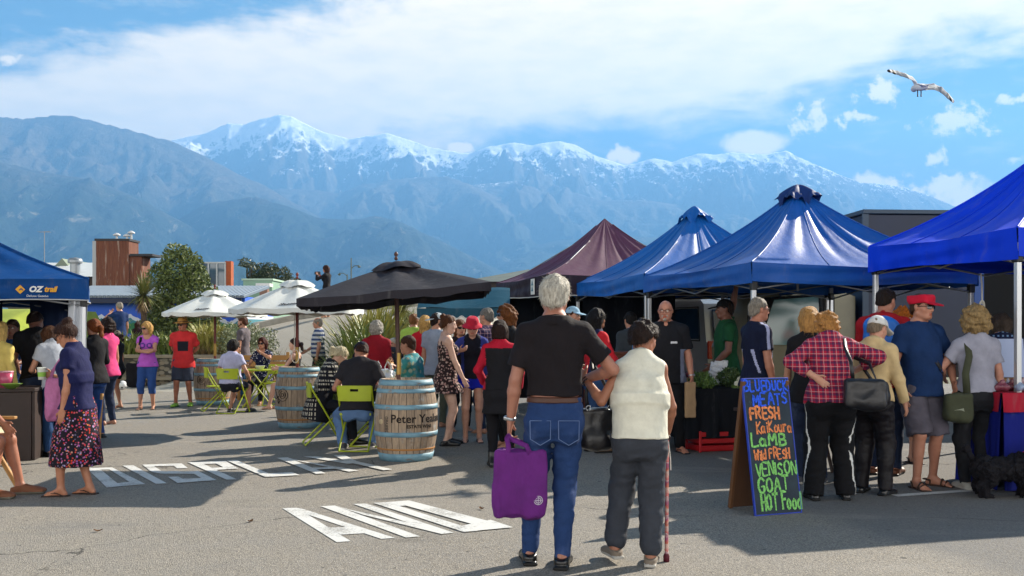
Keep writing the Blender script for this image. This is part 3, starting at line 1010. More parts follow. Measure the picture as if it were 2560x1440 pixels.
road_word('road_lettering', zz([
	# A
	[(1180, 430), (1262, 428), (1330, 470), (1565, 616), (1485, 621)], [(1262, 428), (1300, 436), (1815, 598), (1735, 603), (1310, 462)], [(1440, 540), (1590, 534), (1640, 572), (1510, 580)],
	# N
	[(1395, 420), (1475, 416), (1955, 590), (1875, 596)], [(1580, 408), (1650, 405), (2145, 570), (2075, 577)], [(1475, 416), (1560, 440), (2145, 570), (2075, 577), (1640, 470)],
	# D
	[(1690, 402), (1770, 398), (2280, 560), (2200, 566)], [(1770, 398), (1890, 388), (1950, 412), (1840, 420)], [(1890, 388), (2475, 540), (2340, 548), (1868, 416)], [(2160, 538), (2350, 498), (2475, 540), (2200, 566)]]),
	'white word AND painted on the asphalt')
def bay_line(a, b, w, lab):
	p, q = gp(*a), gp(*b)
	d = (q - p).normalized()
	n = Vector((-d.y, d.x, 0)) * w / 2
	m = MB()
	m.add([p - n + Vector((0, 0, .004)), q - n + Vector((0, 0, .004)), q + n + Vector((0, 0, .004)), p + n + Vector((0, 0, .004))], [(0, 1, 2, 3)], 0, False)
	m.build('bay_line', ROADW, label=lab, cat='road marking')
bay_line((2235, 1240), (2700, 1208), .10, 'thin white parking line running under the shoppers at the preserves table')
bay_line((2080, 1164), (2220, 1152), .08, 'short white parking line behind the feet of the plaid shirt woman')
# ---------------------------------------------------------------- people: distance-field modelling, one continuous skin per body
A3 = lambda *p: np.array(p, float)
def unit(v):
	v = np.asarray(v, float)
	return v / max(np.linalg.norm(v), 1e-9)
class Field:
	"""a block of space holding a signed distance, combined from rounded shapes"""
	def __init__(self, lo, hi, res):
		self.res = res
		self.lo = np.floor(np.asarray(lo) / res) * res - 2 * res
		n = np.ceil((np.asarray(hi) - self.lo) / res).astype(int) + 3
		self.ax = [self.lo[i] + res * np.arange(n[i]) for i in range(3)]
		self.D = np.full(n, 9.0, np.float32)
	def sl(self, lo, hi, pad):
		s = []
		for i in range(3):
			a = int(np.searchsorted(self.ax[i], lo[i] - pad))
			b = int(np.searchsorted(self.ax[i], hi[i] + pad))
			s.append(slice(max(a, 0), max(b, 0)))
		return tuple(s)
	def grid(self, s):
		return (self.ax[0][s[0]][:, None, None], self.ax[1][s[1]][None, :, None], self.ax[2][s[2]][None, None, :])
	def put(self, fn, lo, hi, k=.02, op='u'):
		s = self.sl(lo, hi, k + 3 * self.res)
		c = self.D[s]
		if c.size == 0:
			return
		d = fn(*self.grid(s)).astype(np.float32)
		if op == 'u':
			h = np.maximum(k - np.abs(c - d), 0) / max(k, 1e-6)
			self.D[s] = np.minimum(c, d) - h * h * k * .25
		elif op == 's':
			h = np.maximum(k - np.abs(c + d), 0) / max(k, 1e-6)
			self.D[s] = np.maximum(c, -d) + h * h * k * .25
		elif op == 'i':
			self.D[s] = np.maximum(c, d)
	# shapes
	def cap(self, a, b, ra, rb=None, k=.02, op='u', flat=None, flat0=False, flat1=False):
		"""tapered rod from a to b; flat0/flat1 cut the ends square; flat=(dir, f) squeezes it along dir"""
		a, b = np.asarray(a, float), np.asarray(b, float)
		rb = ra if rb is None else rb
		ba = b - a
		L2 = max(ba @ ba, 1e-9)
		L = math.sqrt(L2)
		def fn(x, y, z):
			px, py, pz = x - a[0], y - a[1], z - a[2]
			t = (px * ba[0] + py * ba[1] + pz * ba[2]) / L2
			h = np.clip(t, 0, 1)
			qx, qy, qz = px - h * ba[0], py - h * ba[1], pz - h * ba[2]
			d2 = qx * qx + qy * qy + qz * qz
			if flat:
				e, f = flat
				w = qx * e[0] + qy * e[1] + qz * e[2]
				d2 = d2 + w * w * (1 / (f * f) - 1)
			d = np.sqrt(np.maximum(d2, 0)) - (ra + (rb - ra) * h)
			if flat0:
				d = np.maximum(d, -t * L)
			if flat1:
				d = np.maximum(d, (t - 1) * L)
			return d
		r = max(ra, rb)
		self.put(fn, np.minimum(a, b) - r, np.maximum(a, b) + r, k, op)
	def ell(self, c, r, Rm=None, k=.02, op='u'):
		c, r = np.asarray(c, float), np.asarray(r, float)
		Rm = np.eye(3) if Rm is None else Rm
		def fn(x, y, z):
			px, py, pz = x - c[0], y - c[1], z - c[2]
			q = [(px * Rm[0, i] + py * Rm[1, i] + pz * Rm[2, i]) / r[i] for i in range(3)]
			k0 = np.sqrt(q[0] ** 2 + q[1] ** 2 + q[2] ** 2) + 1e-6
			k1 = np.sqrt((q[0] / r[0]) ** 2 + (q[1] / r[1]) ** 2 + (q[2] / r[2]) ** 2) + 1e-6
			return k0 * (k0 - 1) / k1
		e = np.abs(Rm) @ r
		self.put(fn, c - e, c + e, k, op)
	def box(self, c, hs, Rm=None, rnd=.005, k=.004, op='u'):
		c, hs = np.asarray(c, float), np.asarray(hs, float)
		Rm = np.eye(3) if Rm is None else Rm
		def fn(x, y, z):
			px, py, pz = x - c[0], y - c[1], z - c[2]
			q = [np.abs(px * Rm[0, i] + py * Rm[1, i] + pz * Rm[2, i]) - (hs[i] - rnd) for i in range(3)]
			out = np.sqrt(np.maximum(q[0], 0) ** 2 + np.maximum(q[1], 0) ** 2 + np.maximum(q[2], 0) ** 2)
			return out + np.minimum(np.maximum(q[0], np.maximum(q[1], q[2])), 0) - rnd
		e = np.abs(Rm) @ hs
		self.put(fn, c - e, c + e, k, op)
	def loft(self, o, Rm, sec, off=0.0, k=.03, op='u', z0=None, z1=None, wave=None):
		"""stack of ellipses (z, rx, ry, cy) in the frame (o, Rm); off inflates; z0/z1 cut square"""
		sec = np.array(sec, float)
		zz = np.linspace(sec[0, 0], sec[-1, 0], 90)
		tab = [np.interp(zz, sec[:, 0], sec[:, i]) for i in (1, 2, 3)]
		ker = np.ones(9) / 9
		tab = [np.convolve(np.pad(t, 4, mode='edge'), ker, 'valid') for t in tab]
		lo_, hi_ = sec[0, 0] if z0 is None else z0, sec[-1, 0] if z1 is None else z1
		def fn(x, y, z):
			px, py, pz = x - o[0], y - o[1], z - o[2]
			u = px * Rm[0, 0] + py * Rm[1, 0] + pz * Rm[2, 0]
			v = px * Rm[0, 1] + py * Rm[1, 1] + pz * Rm[2, 1]
			w = px * Rm[0, 2] + py * Rm[1, 2] + pz * Rm[2, 2]
			rx, ry, cy = (np.interp(w, zz, t) + (off if i < 2 else 0) for i, t in enumerate(tab))
			v = v - cy
			if wave:
				n, amp, ph = wave[:3]
				g = np.clip((hi_ - w) / max(hi_ - lo_, .01), 0, 1)
				an = np.arctan2(v, u)
				f = 1 + amp * g * (np.sin(n * an + ph) + .5 * np.sin((n * 2 + 1) * an + 2 * ph))
				rx, ry = rx * f, ry * f
			d = (np.sqrt((u / rx) ** 2 + (v / ry) ** 2) - 1) * np.minimum(rx, ry)
			return np.maximum(d, np.maximum(lo_ - w, w - hi_))
		r = np.array([tab[0].max() + off, tab[1].max() + off + np.abs(tab[2]).max(), 0]) * 1.25
		c = np.array([[sx * r[0], sy * r[1], w] for sx in (-1, 1) for sy in (-1, 1) for w in (lo_, hi_)]) @ Rm.T + o
		self.put(fn, c.min(0), c.max(0), k, op)
	def plane(self, p, n):
		"""keep the side the normal points away from"""
		p, n = np.asarray(p, float), unit(n)
		x, y, z = self.grid((slice(None),) * 3)
		self.D = np.maximum(self.D, ((x - p[0]) * n[0] + (y - p[1]) * n[1] + (z - p[2]) * n[2]).astype(np.float32))
	def ripple(self, amp, freq, seed, stretch=(1, 1, 1)):
		rs = np.random.default_rng(seed)
		I = np.nonzero(np.abs(self.D) < .035)
		x, y, z = (self.ax[i][I[i]] for i in range(3))
		tot = 0
		for i in range(7):
			d = unit(rs.normal(size=3)) * np.asarray(stretch)
			f = freq * (.6 + .9 * rs.random())
			tot = tot + np.sin(f * (d[0] * x + d[1] * y + d[2] * z) + rs.random() * 6.28 + 1.3 * np.sin(.37 * f * (d[1] * x - d[0] * y + d[2] * z)))
		self.D[I] += (amp * tot / 2.6).astype(np.float32)
		self.cache = None
	def mesh(self):
		"""surface nets"""
		if getattr(self, 'cache', None) is not None:
			return self.cache
		D, r = self.D, self.res
		ins = D < 0
		c = ins.astype(np.int8)
		s = (c[:-1, :-1, :-1] + c[1:, :-1, :-1] + c[:-1, 1:, :-1] + c[1:, 1:, :-1] + c[:-1, :-1, 1:] + c[1:, :-1, 1:] + c[:-1, 1:, 1:] + c[1:, 1:, 1:])
		act = (s > 0) & (s < 8)
		I = np.argwhere(act)
		if len(I) == 0:
			return np.zeros((0, 3)), np.zeros((0, 4), int)
		idx = np.full(act.shape, -1, np.int32)
		idx[act] = np.arange(len(I))
		cor = [(a, b, e) for a in (0, 1) for b in (0, 1) for e in (0, 1)]
		val = {q: D[I[:, 0] + q[0], I[:, 1] + q[1], I[:, 2] + q[2]] for q in cor}
		P = np.zeros((len(I), 3))
		N = np.zeros(len(I))
		for q in cor:
			for a in range(3):
				if q[a] == 0:
					q2 = list(q)
					q2[a] = 1
					v0, v1 = val[q], val[tuple(q2)]
					m = (v0 < 0) != (v1 < 0)
					t = np.where(m, v0 / np.where(m, v0 - v1, 1), 0)
					pos = np.tile(np.array(q, float), (len(I), 1))
					pos[:, a] = t
					P[m] += pos[m]
					N[m] += 1
		V = self.lo + r * (I + P / N[:, None])
		F_ = []
		for a in range(3):
			o = [i for i in range(3) if i != a]
			n = list(ins.shape)
			lo = [slice(None)] * 3
			hi = [slice(None)] * 3
			lo[a], hi[a] = slice(0, n[a] - 1), slice(1, n[a])
			ch = ins[tuple(lo)] != ins[tuple(hi)]
			e = np.argwhere(ch)
			e = e[(e[:, o[0]] > 0) & (e[:, o[1]] > 0) & (e[:, o[0]] < n[o[0]] - 1) & (e[:, o[1]] < n[o[1]] - 1)]
			fl = ins[e[:, 0], e[:, 1], e[:, 2]]
			cs = []
			for d0, d1 in ((-1, -1), (0, -1), (0, 0), (-1, 0)):
				g = e.copy()
				g[:, o[0]] += d0
				g[:, o[1]] += d1
				cs.append(idx[g[:, 0], g[:, 1], g[:, 2]])
			q = np.stack(cs, 1)
			flip = fl if a != 1 else ~fl
			q[~flip] = q[~flip][:, ::-1]
			F_.append(q)
		Fq = np.concatenate(F_)
		Fq = Fq[(Fq >= 0).all(1)]
		# one light smoothing pass
		acc, cnt = np.zeros_like(V), np.zeros(len(V))
		for i in range(4):
			j = (i + 1) % 4
			np.add.at(acc, Fq[:, i], V[Fq[:, j]])
			np.add.at(cnt, Fq[:, i], 1)
		m = cnt > 0
		V[m] = V[m] * .6 + .4 * acc[m] / cnt[m][:, None]
		self.cache = (V, Fq)
		return V, Fq
def to_obj(f, name, mats, parent=None, pick=None, extra=None):
	"""mesh of a field as an object; pick(centres) gives material slots; extra = (verts, quads, slot) joined in"""
	V, Q = f.mesh()
	mats = mats if isinstance(mats, (list, tuple)) else [mats]
	mi = pick(V[Q].mean(1)) if pick and len(Q) else np.zeros(len(Q), int)
	if extra is not None and len(extra[0]):
		Q = np.concatenate([Q, extra[1] + len(V)])
		V = np.concatenate([V, extra[0]])
		mi = np.concatenate([mi, np.full(len(extra[1]), extra[2])])
	me = bpy.data.meshes.new(name)
	for m in mats:
		me.materials.append(m)
	if len(Q):
		fill(me, V, Q, True, mi)
	return link(name, me, parent)
def rotm(yaw=0, pitch=0, roll=0):
	"""yaw right, pitch forward, roll right; degrees"""
	y, p, r = R(yaw), R(pitch), R(roll)
	Rz = np.array([[math.cos(-y), -math.sin(-y), 0], [math.sin(-y), math.cos(-y), 0], [0, 0, 1]])
	Rx = np.array([[1, 0, 0], [0, math.cos(-p), -math.sin(-p)], [0, math.sin(-p), math.cos(-p)]])
	Ry = np.array([[math.cos(r), 0, math.sin(r)], [0, 1, 0], [-math.sin(r), 0, math.cos(r)]])
	return Rz @ Rx @ Ry
def ik(a, t, l1, l2, pole):
	"""middle joint of a two-bone limb from a to t bending towards pole; also the reachable end"""
	a, t = np.asarray(a, float), np.asarray(t, float)
	d = t - a
	L = np.linalg.norm(d)
	if L > .995 * (l1 + l2):
		d = d / L * .995 * (l1 + l2)
		L = .995 * (l1 + l2)
		t = a + d
	L = max(L, abs(l1 - l2) + .01)
	n = unit(d)
	x = (l1 * l1 - l2 * l2 + L * L) / (2 * L)
	h = math.sqrt(max(l1 * l1 - x * x, 0))
	p = np.asarray(pole, float)
	p = unit(p - n * (p @ n))
	return a + n * x + p * h, t
# ---- cloth, skin and hair materials
def cloth(base, kind='plain', key=None, rough=.85):
	k = key or 'cloth_%s_%s' % (kind, base if isinstance(base, str) else '_'.join('%.2f' % c for c in base))
	b = lin(base)
	def fold(t, co):
		n = t.noise(t.mapping(co, (1, 1, .7)), 16, 4, .6, .6)
		w = t.noise(co, 260, 2, .5)
		return t.math('MULTIPLY_ADD', w, .10, n), .42, .022
	def f(t, co):
		n = t.noise(co, 9, 4, .6)
		tone = t.lin(n, .3, .7)
		if kind in ('plain', 'jeans'):
			c = t.mix(tone, tuple(x * .84 for x in b), tuple(min(1, x * 1.14) for x in b))
			if kind == 'jeans':
				w = t.noise(t.mapping(co, (60, 60, 220)), 5, 2, .5)
				c = t.mix(t.lin(w, .3, .7, 0, .35), c, tuple(min(1, x * 1.9 + .02) for x in b))
				fade = t.noise(t.mapping(co, (1, 1, .5)), 5, 4, .6)
				c = t.mix(t.smooth(fade, .52, .72), c, tuple(min(1, x * 1.7 + .03) for x in b))
			return c
		sp = t.node('ShaderNodeSeparateXYZ')
		t.link(co, sp.inputs[0])
		if kind == 'plaid':
			out = t.mix(tone, tuple(x * .9 for x in b), b)
			for ax, fr, of in ((0, 19, 0), (2, 19, 0), (0, 19, .5), (2, 19, .5)):
				q = t.math('FRACT', t.math('ADD', t.math('MULTIPLY', sp.outputs[ax], fr), of + 10))
				m = t.math('LESS_THAN', q, .34 if of == 0 else .10)
				out = t.mix(t.math('MULTIPLY', m, .62 if of == 0 else .5), out, (.012, .018, .06) if of == 0 else (.55, .35, .35))
			return out
		if kind == 'check':
			q1 = t.math('FRACT', t.math('MULTIPLY_ADD', sp.outputs[0], 24, 10))
			q2 = t.math('FRACT', t.math('MULTIPLY_ADD', sp.outputs[2], 24, 10))
			m = t.math('MULTIPLY', t.math('LESS_THAN', q1, .42), t.math('LESS_THAN', q2, .42))
			return t.mix(m, b, (.13, .22, .36))
		if kind == 'stripe':
			q = t.math('FRACT', t.math('MULTIPLY_ADD', sp.outputs[2], 10.5, 10.15))
			return t.mix(t.math('LESS_THAN', q, .5), b, (.035, .06, .15))
		if kind in ('floral', 'darkfloral', 'hawaii', 'dots'):
			sc_ = {'floral': 46, 'darkfloral': 34, 'hawaii': 17, 'dots': 26}[kind]
			v = t.node('ShaderNodeTexVoronoi', feature='F1')
			v.inputs['Scale'].default_value = sc_
			wv = t.node('ShaderNodeVectorMath', operation='ADD')
			nz = t.node('ShaderNodeTexNoise')
			nz.inputs['Scale'].default_value = sc_ * .8
			t.link(co, nz.inputs['Vector'])
			ms = t.node('ShaderNodeVectorMath', operation='SCALE')
			t.link(nz.outputs['Color'], ms.inputs[0])
			ms.inputs['Scale'].default_value = .5 / sc_
			t.link(co, wv.inputs[0])
			t.link(ms.outputs[0], wv.inputs[1])
			t.link(wv.outputs[0], v.inputs['Vector'])
			se = t.node('ShaderNodeSeparateColor')
			t.link(v.outputs['Color'], se.inputs[0])
			if kind == 'floral':
				pal = t.ramp(se.outputs[0], [(0, (.40, .012, .03)), (.26, (.50, .05, .02)), (.5, (.22, .10, .36)), (.62, (.42, .08, .18)), (.72, (.45, .16, .03)), (.86, (.34, .28, .48)), (1, (.01, .01, .02))])
				return t.mix(t.smooth(v.outputs['Distance'], .42, .34), (.008, .006, .012), pal)
			if kind == 'darkfloral':
				pal = t.ramp(se.outputs[0], [(0, (.42, .30, .27)), (.5, (.30, .15, .14)), (.75, (.48, .38, .33)), (1, (.10, .05, .05))])
				return t.mix(t.smooth(v.outputs['Distance'], .50, .34), b, pal)
			if kind == 'hawaii':
				pal = t.ramp(se.outputs[0], [(0, (.07, .24, .30)), (.35, (.36, .36, .25)), (.6, (.05, .16, .13)), (.8, (.16, .35, .40)), (1, (.40, .40, .30))])
				return t.mix(t.smooth(v.outputs['Distance'], .55, .30), b, pal)
			return t.mix(t.smooth(v.outputs['Distance'], .30, .24), b, (.55, .55, .58))
		if kind == 'aztec':
			# stepped diamonds in off-white on near-black
			a = t.math('MULTIPLY', t.math('ARCTAN2', sp.outputs[0], sp.outputs[1]), 3.2)
			zz = t.math('MULTIPLY', sp.outputs[2], 9.0)
			st = lambda s_: t.math('DIVIDE', t.math('FLOOR', t.math('MULTIPLY', s_, 5)), 5)
			fx = t.math('ABSOLUTE', t.math('SUBTRACT', t.math('FRACT', t.math('ADD', st(a), 10)), .5))
			fz = t.math('ABSOLUTE', t.math('SUBTRACT', t.math('FRACT', t.math('ADD', st(zz), 10)), .5))
			d = t.math('FRACT', t.math('MULTIPLY', t.math('ADD', fx, fz), 2.5))
			m = t.math('GREATER_THAN', d, .62)
			return t.mix(t.math('MULTIPLY', m, t.lin(t.noise(co, 60, 3, .6), .35, .5, .1, 1)), b, (.46, .43, .36))
		return t.mix(tone, b, b)
	return mat(k, base, rough, spec=.2, fn=f, bump=fold, sheen=.0)
def skin(tone='#c58c6c'):
	def f(t, co):
		b = lin(tone)
		g_ = sum(b) / 3
		b = tuple(x * .84 + g_ * .16 for x in b)
		n = t.noise(co, 14, 4, .6)
		m = t.noise(co, 60, 3, .6)
		c = t.mix(t.lin(n, .3, .7), tuple(x * k for x, k in zip(b, (.90, .82, .80))), tuple(min(1, x * 1.08) for x in b))
		return t.mix(t.lin(m, .35, .75, 0, .25), c, (b[0] * .85, b[1] * .6, b[2] * .55))
	m = mat('skin_' + tone, tone, .52, spec=.4, fn=f, bump=(70, .15, .004))
	bs = m.node_tree.nodes['Principled BSDF']
	bs.inputs['Subsurface Weight'].default_value = .0
	return m
def hair_mat(base):
	b = lin(base)
	def f(t, co):
		n = t.noise(t.mapping(co, (1, 1, .25)), 75, 4, .65, .4)
		m = t.noise(co, 12, 3, .6)
		c = t.mix(t.lin(n, .30, .70), tuple(x * .40 for x in b), tuple(min(1, x * 1.35) for x in b))
		return t.mix(t.lin(m, .35, .7, 0, .4), c, tuple(x * .6 for x in b))
	return mat('hair_' + base, base, .62, spec=.16, fn=f, bump=lambda t, co: (t.noise(t.mapping(co, (1, 1, .2)), 90, 4, .6, .5), .9, .02))
LIPS = lambda tone: mat('lips_' + tone, tuple(a * b for a, b in zip(lin(tone), (.72, .45, .45))), .45)
EYEW = mat('eye_white', '#d8d4cc', .25)
IRIS = mat('dark_iris', '#1d1511', .2)
LENS = mat('dark_lens', '#07070a', .12, spec=.7)
LEATH = mat('black_leather', '#131216', .42, spec=.5, fn=vary('#16151a', .3, 14), bump=(24, .4, .01))
TORSO_M = [(-.13, .07, .07, -.01), (-.09, .125, .095, -.012), (-.04, .162, .114, -.015), (.02, .164, .115, -.012), (.09, .150, .105, -.003), (.17, .146, .102, .004), (.26, .158, .108, .003),
		(.34, .170, .114, .0), (.42, .168, .104, -.006), (.48, .140, .082, -.012), (.52, .09, .062, -.014), (.55, .055, .055, -.012)]
TORSO_F = [(-.13, .08, .075, -.012), (-.09, .140, .108, -.018), (-.04, .176, .124, -.022), (.02, .170, .118, -.016), (.09, .142, .100, -.004), (.16, .126, .090, .002), (.24, .136, .094, .002),
		(.32, .148, .104, .004), (.40, .146, .094, -.004), (.46, .124, .072, -.010), (.50, .085, .056, -.012), (.53, .05, .05, -.010)]
ZS = 1.13                                  # trunk length
for T_ in (TORSO_M, TORSO_F):
	T_[:] = [(z * ZS if z > 0 else z, a, b, c) for z, a, b, c in T_]
class Person:
	def __init__(self, label, x, y, face, H=1.72, sex='m', girth=1.0, belly=0.0, lean=0, side=0, twist=0, head=(0, 0, 0), sit=None, feet=None, hands=None, elbows=None, knees=None, toes=(8, -8),
				tone='#c08767', res=None, z=0.0, group='people at the market', grip=(.35, .35), hunch=0, brow=None, face_detail=True, handdir=None, palms=None):
		self.label, self.sex, self.face_detail = label, sex, face_detail
		s = self.s = H / 1.75
		dist = math.hypot(x, y)
		self.res = res or (.0065 if dist < 7 else .0082 if dist < 10 else .0105 if dist < 14.5 else .014)
		self.g = g = girth
		self.loc, self.rz = (x, y, z), -R(face)
		self.tone = tone
		self.grip = grip
		hip_h = (.90 * s) if sit is None else sit
		self.tor = np.array(TORSO_F if sex == 'f' else TORSO_M) * s
		self.tor[:, 1:3] *= g
		if belly:
			for i, w in ((3, .5), (4, 1.0), (5, 1.0), (6, .7), (7, .25)):
				self.tor[i, 1] += .35 * belly * w
				self.tor[i, 2] += belly * w * .6
				self.tor[i, 3] += belly * w * .55
		yoff = 0.0 if sit is None else -.0
		self.P0 = A3(0, 0, hip_h) + (A3(0, -.42 * 0, 0))
		self.Rt = rotm(twist, lean, side)
		self.Ru = self.Rt @ rotm(0, hunch, 0)
		mid = self.P0 + self.Rt @ A3(0, 0, .22 * ZS * s)
		self.mid = mid
		up = lambda p: mid + self.Ru @ (A3(p[0], p[1], p[2] * ZS) * s - A3(0, 0, .22 * ZS * s))
		self.up = up
		sw = (.142 if sex == 'f' else .168) * (.5 + .5 * g)
		self.sh = [up((-sw, -.012, .438 if sex == 'm' else .422)), up((sw, -.012, .438 if sex == 'm' else .422))]   # left, right
		self.neck0 = up((0, -.012, .49 if sex == 'm' else .47))
		hy, hp, hr = head
		self.Rh = self.Ru @ rotm(hy, hp, hr)
		nl = .115 * s
		self.hc = self.neck0 + self.Ru @ A3(0, .012, .050) * s + (self.Ru @ rotm(hy * .3, hp * .6, hr * .6)) @ A3(0, .008, .055) * s + self.Rh @ A3(0, .012, .066) * s
		self.hs = s * (1.0 if H > 1.5 else 1.0)
		# legs
		hj = [self.P0 + A3(-.088 * s * g ** .5, 0, -.02 * s), self.P0 + A3(.088 * s * g ** .5, 0, -.02 * s)]
		self.hj = hj
		ah = .075 * s
		if feet is None:
			feet = [(-.11, .0, 0), (.11, .0, 0)] if sit is None else [(-.12, .42, 0), (.12, .42, 0)]
		self.ank, self.knee = [], []
		l1, l2 = .415 * s, .41 * s
		for i in range(2):
			t = A3(*feet[i]) + A3(0, 0, ah)
			pole = A3(0, 1, 0 if sit is None else .6) if not knees else A3(*knees[i])
			k, e = ik(hj[i], t, l1, l2, pole)
			self.knee.append(k)
			self.ank.append(e)
		self.toe = toes
		# arms
		u1, u2 = .285 * s, .25 * s
		self.elb, self.wri, self.hd = [], [], []
		for i in range(2):
			sg = (-1, 1)[i]
			h = (hands or [None, None])[i]
			if h is None:
				t = self.sh[i] + A3(sg * .065, .05, -.53) * s
				pole = A3(sg * .5, -1, .0)
			else:
				t = A3(*h)
				pole = A3(sg * .6, -.6, -.5)
			if elbows and elbows[i] is not None:
				pole = A3(*elbows[i])
			e, w = ik(self.sh[i], t, u1, u2, pole)
			self.elb.append(e)
			self.wri.append(w)
			d = unit(w - e)
			if handdir and handdir[i] is not None:
				d = unit(A3(*handdir[i]))
			tt = A3(0, 1, 0) + A3(0, 0, 1) if h is not None else A3(0, 1, 0)
			if palms and palms[i] is not None:
				tt = A3(*palms[i])
			tt = unit(tt - d * (tt @ d))
			n = np.cross(d, tt) * (1 if i == 0 else -1)
			self.hd.append((d, n, tt))
		self.body(group)
	# ---- whole skin
	def limbs_arm(self, f, i, off=0.0, k=.02, upto=1.0):
		s = self.s
		g = (.55 + .45 * self.g) * (.90 if self.sex == 'f' else 1.0)
		sh, el, wr = self.sh[i], self.elb[i], self.wri[i]
		f.ell(sh, A3(.054, .056, .056) * s * g + off, k=.035)
		f.cap(sh, el, .050 * s * g + off, .038 * s * g + off, k=k)
		m = el + (wr - el) * .28
		f.cap(el, m, .038 * s * g + off, .042 * s * g + off, k=.012)
		f.cap(m, wr, .041 * s * g + off, .0265 * s * g + off, k=.012)
	def hand(self, f, i):
		s = self.s * (.92 if self.sex == 'f' else 1.0)
		d, n, t = self.hd[i]
		w = self.wri[i]
		c = self.grip[i]
		Rm = np.stack([t, n, d], 1)
		f.ell(w + d * .048 * s, A3(.039, .0155, .055) * s, Rm, k=.014)
		f.cap(w - d * .01, w + d * .03 * s, .024 * s, .024 * s, k=.012, flat=(n, .7))
		for j, (o, b, L) in enumerate(((.028, .088, .074), (.010, .094, .082), (-.009, .090, .076), (-.027, .080, .060))):
			p = w + d * b * s + t * o * s
			a = 0
			dd = d + t * (.10 - .07 * j) * (1 - c)
			r = .0092 * s
			for q, (fr, bn) in enumerate(((.45, 34), (.32, 46), (.23, 34))):
				a += bn * c * (1 + .12 * j)
				v = unit(dd) * math.cos(R(a)) + n * math.sin(R(a))
				e = p + v * L * fr * s
				f.cap(p, e, r, r * .90, k=.0045)
				p, r = e, r * .90
		p = w + d * .022 * s + t * .026 * s
		v = unit(d * .62 + t * .66 + n * .38)
		e = p + v * .045 * s
		f.cap(p, e, .0135 * s, .011 * s, k=.010)
		v = unit(d * .85 + t * (.30 - .2 * c) + n * (.25 + .5 * c))
		f.cap(e, e + v * .036 * s, .0108 * s, .0088 * s, k=.004)
	def torso(self, f, off=0.0, k=.03, lo=None, hi=None):
		s, T = self.s, self.tor
		mz = .22 * ZS * s
		b = T.copy()
		o2 = self.mid - self.Ru @ A3(0, 0, mz)
		if np.allclose(self.Rt, self.Ru):
			f.loft(self.P0, self.Rt, b, off, k, z0=lo, z1=hi)
		else:
			f.loft(self.P0, self.Rt, b, off, k, z0=lo, z1=mz + .03)
			f.loft(o2, self.Ru, b, off, .05, z0=mz - .03, z1=hi)
	def shoulders(self, f, off=0.0):
		s = self.s
		g = .6 + .4 * self.g
		r = (.046 if self.sex == 'f' else .054) * s * g
		c = self.up((0, -.02, .455 if self.sex == 'm' else .435))
		for i in range(2):
			f.cap(c, self.sh[i], r + off, r * 1.04 + off, k=.04)
			f.cap(self.neck0 + self.Ru @ A3(0, -.005, .03) * s, self.sh[i] + (c - self.sh[i]) * .25, .040 * s + off, .036 * s + off, k=.04)
		if self.sex == 'f':
			for sg in (-1, 1):
				f.ell(self.up((sg * .068 * self.g, .085, .315)), A3(.062, .056, .064) * s * (.5 + .5 * self.g) + off, self.Ru, k=.035)
	def legshape(self, f, i, off=0.0, k=.03):
		s = self.s
		g = (.45 + .55 * self.g)
		hj, kn, an = self.hj[i], self.knee[i], self.ank[i]
		f.cap(hj, kn, .083 * s * g + off, .054 * s * g + off, k=k)
		d = unit(kn - hj)
		f.ell(hj + A3(0, -.035, -.045) * s, A3(.075, .085, .09) * s * g + off, k=.04)
		f.cap(kn, an, .050 * s * g + off, .034 * s + off, k=.02)
		ax = unit(an - kn)
		fw = np.cross(A3(1, 0, 0), ax)
		bk = -unit(fw if fw[1] > 0 else -fw)
		if abs(ax[1]) > .9:
			bk = A3(0, 0, -1)
		f.ell(kn + (an - kn) * .30 + bk * .018 * s, A3(.046, .046, .115) * s * g + off, np.stack([unit(np.cross(ax, bk)), unit(np.cross(np.cross(ax, bk), ax)), ax], 1), k=.03)
	def footframe(self, i):
		y = R(self.toe[i])
		return self.ank[i], A3(-math.sin(y) * (1), math.cos(y), 0)
	def foot(self, f, i, off=0.0, k=.012):
		s = self.s * (.92 if self.sex == 'f' else 1.0)
		a, d = self.footframe(i)
		gz = a[2] - .075 * self.s
		lat = A3(d[1], -d[0], 0)
		heel = A3(a[0], a[1], gz + .030 * s) - d * .035 * s
		ball = A3(a[0], a[1], gz + .022 * s) + d * .125 * s
		f.cap(a, heel, .034 * s + off, .028 * s + off, k=.02)
		f.cap(a + A3(0, 0, -.01), ball, .034 * s + off, .021 * s + off, k=.02)
		f.cap(heel, ball, .027 * s + off, .021 * s + off, k=.02)
		f.cap(ball - lat * .018 * s, ball + lat * .022 * s + d * .0, .020 * s + off, .019 * s + off, k=.02)
		sg = 1 if i == 0 else -1
		for j, o in enumerate((.034, .014, -.002, -.018, -.031)):
			p = ball + lat * o * s * sg + d * .008 * s
			L = (.050, .048, .042, .034, .026)[j] * s
			f.cap(p, A3(p[0], p[1], gz + .010 * s + off) + d * L, (.0125 if j == 0 else .010) * s + off, (.010 if j == 0 else .008) * s + off, k=.006)
	def headshape(self, f, off=0.0):
		s, c, Rh = self.hs, self.hc, self.Rh
		P = lambda x, y, z: c + Rh @ (A3(x, y, z) * s)
		f.ell(P(0, -.008, .025), A3(.0755, .094, .090) * s + off, Rh, k=.02)
		f.ell(P(0, .028, -.035), A3(.059, .064, .078) * s + off, Rh, k=.03)
		f.ell(P(0, .055, -.085), A3(.033, .028, .024) * s + off, Rh, k=.03)          # chin
		for sg in (-1, 1):
			f.ell(P(sg * .040, .050, -.022), A3(.026, .026, .028) * s + off, Rh, k=.02)   # cheek
			f.cap(P(sg * .055, -.004, -.055), P(sg * .026, .060, -.088), .016 * s + off, .013 * s + off, k=.03)
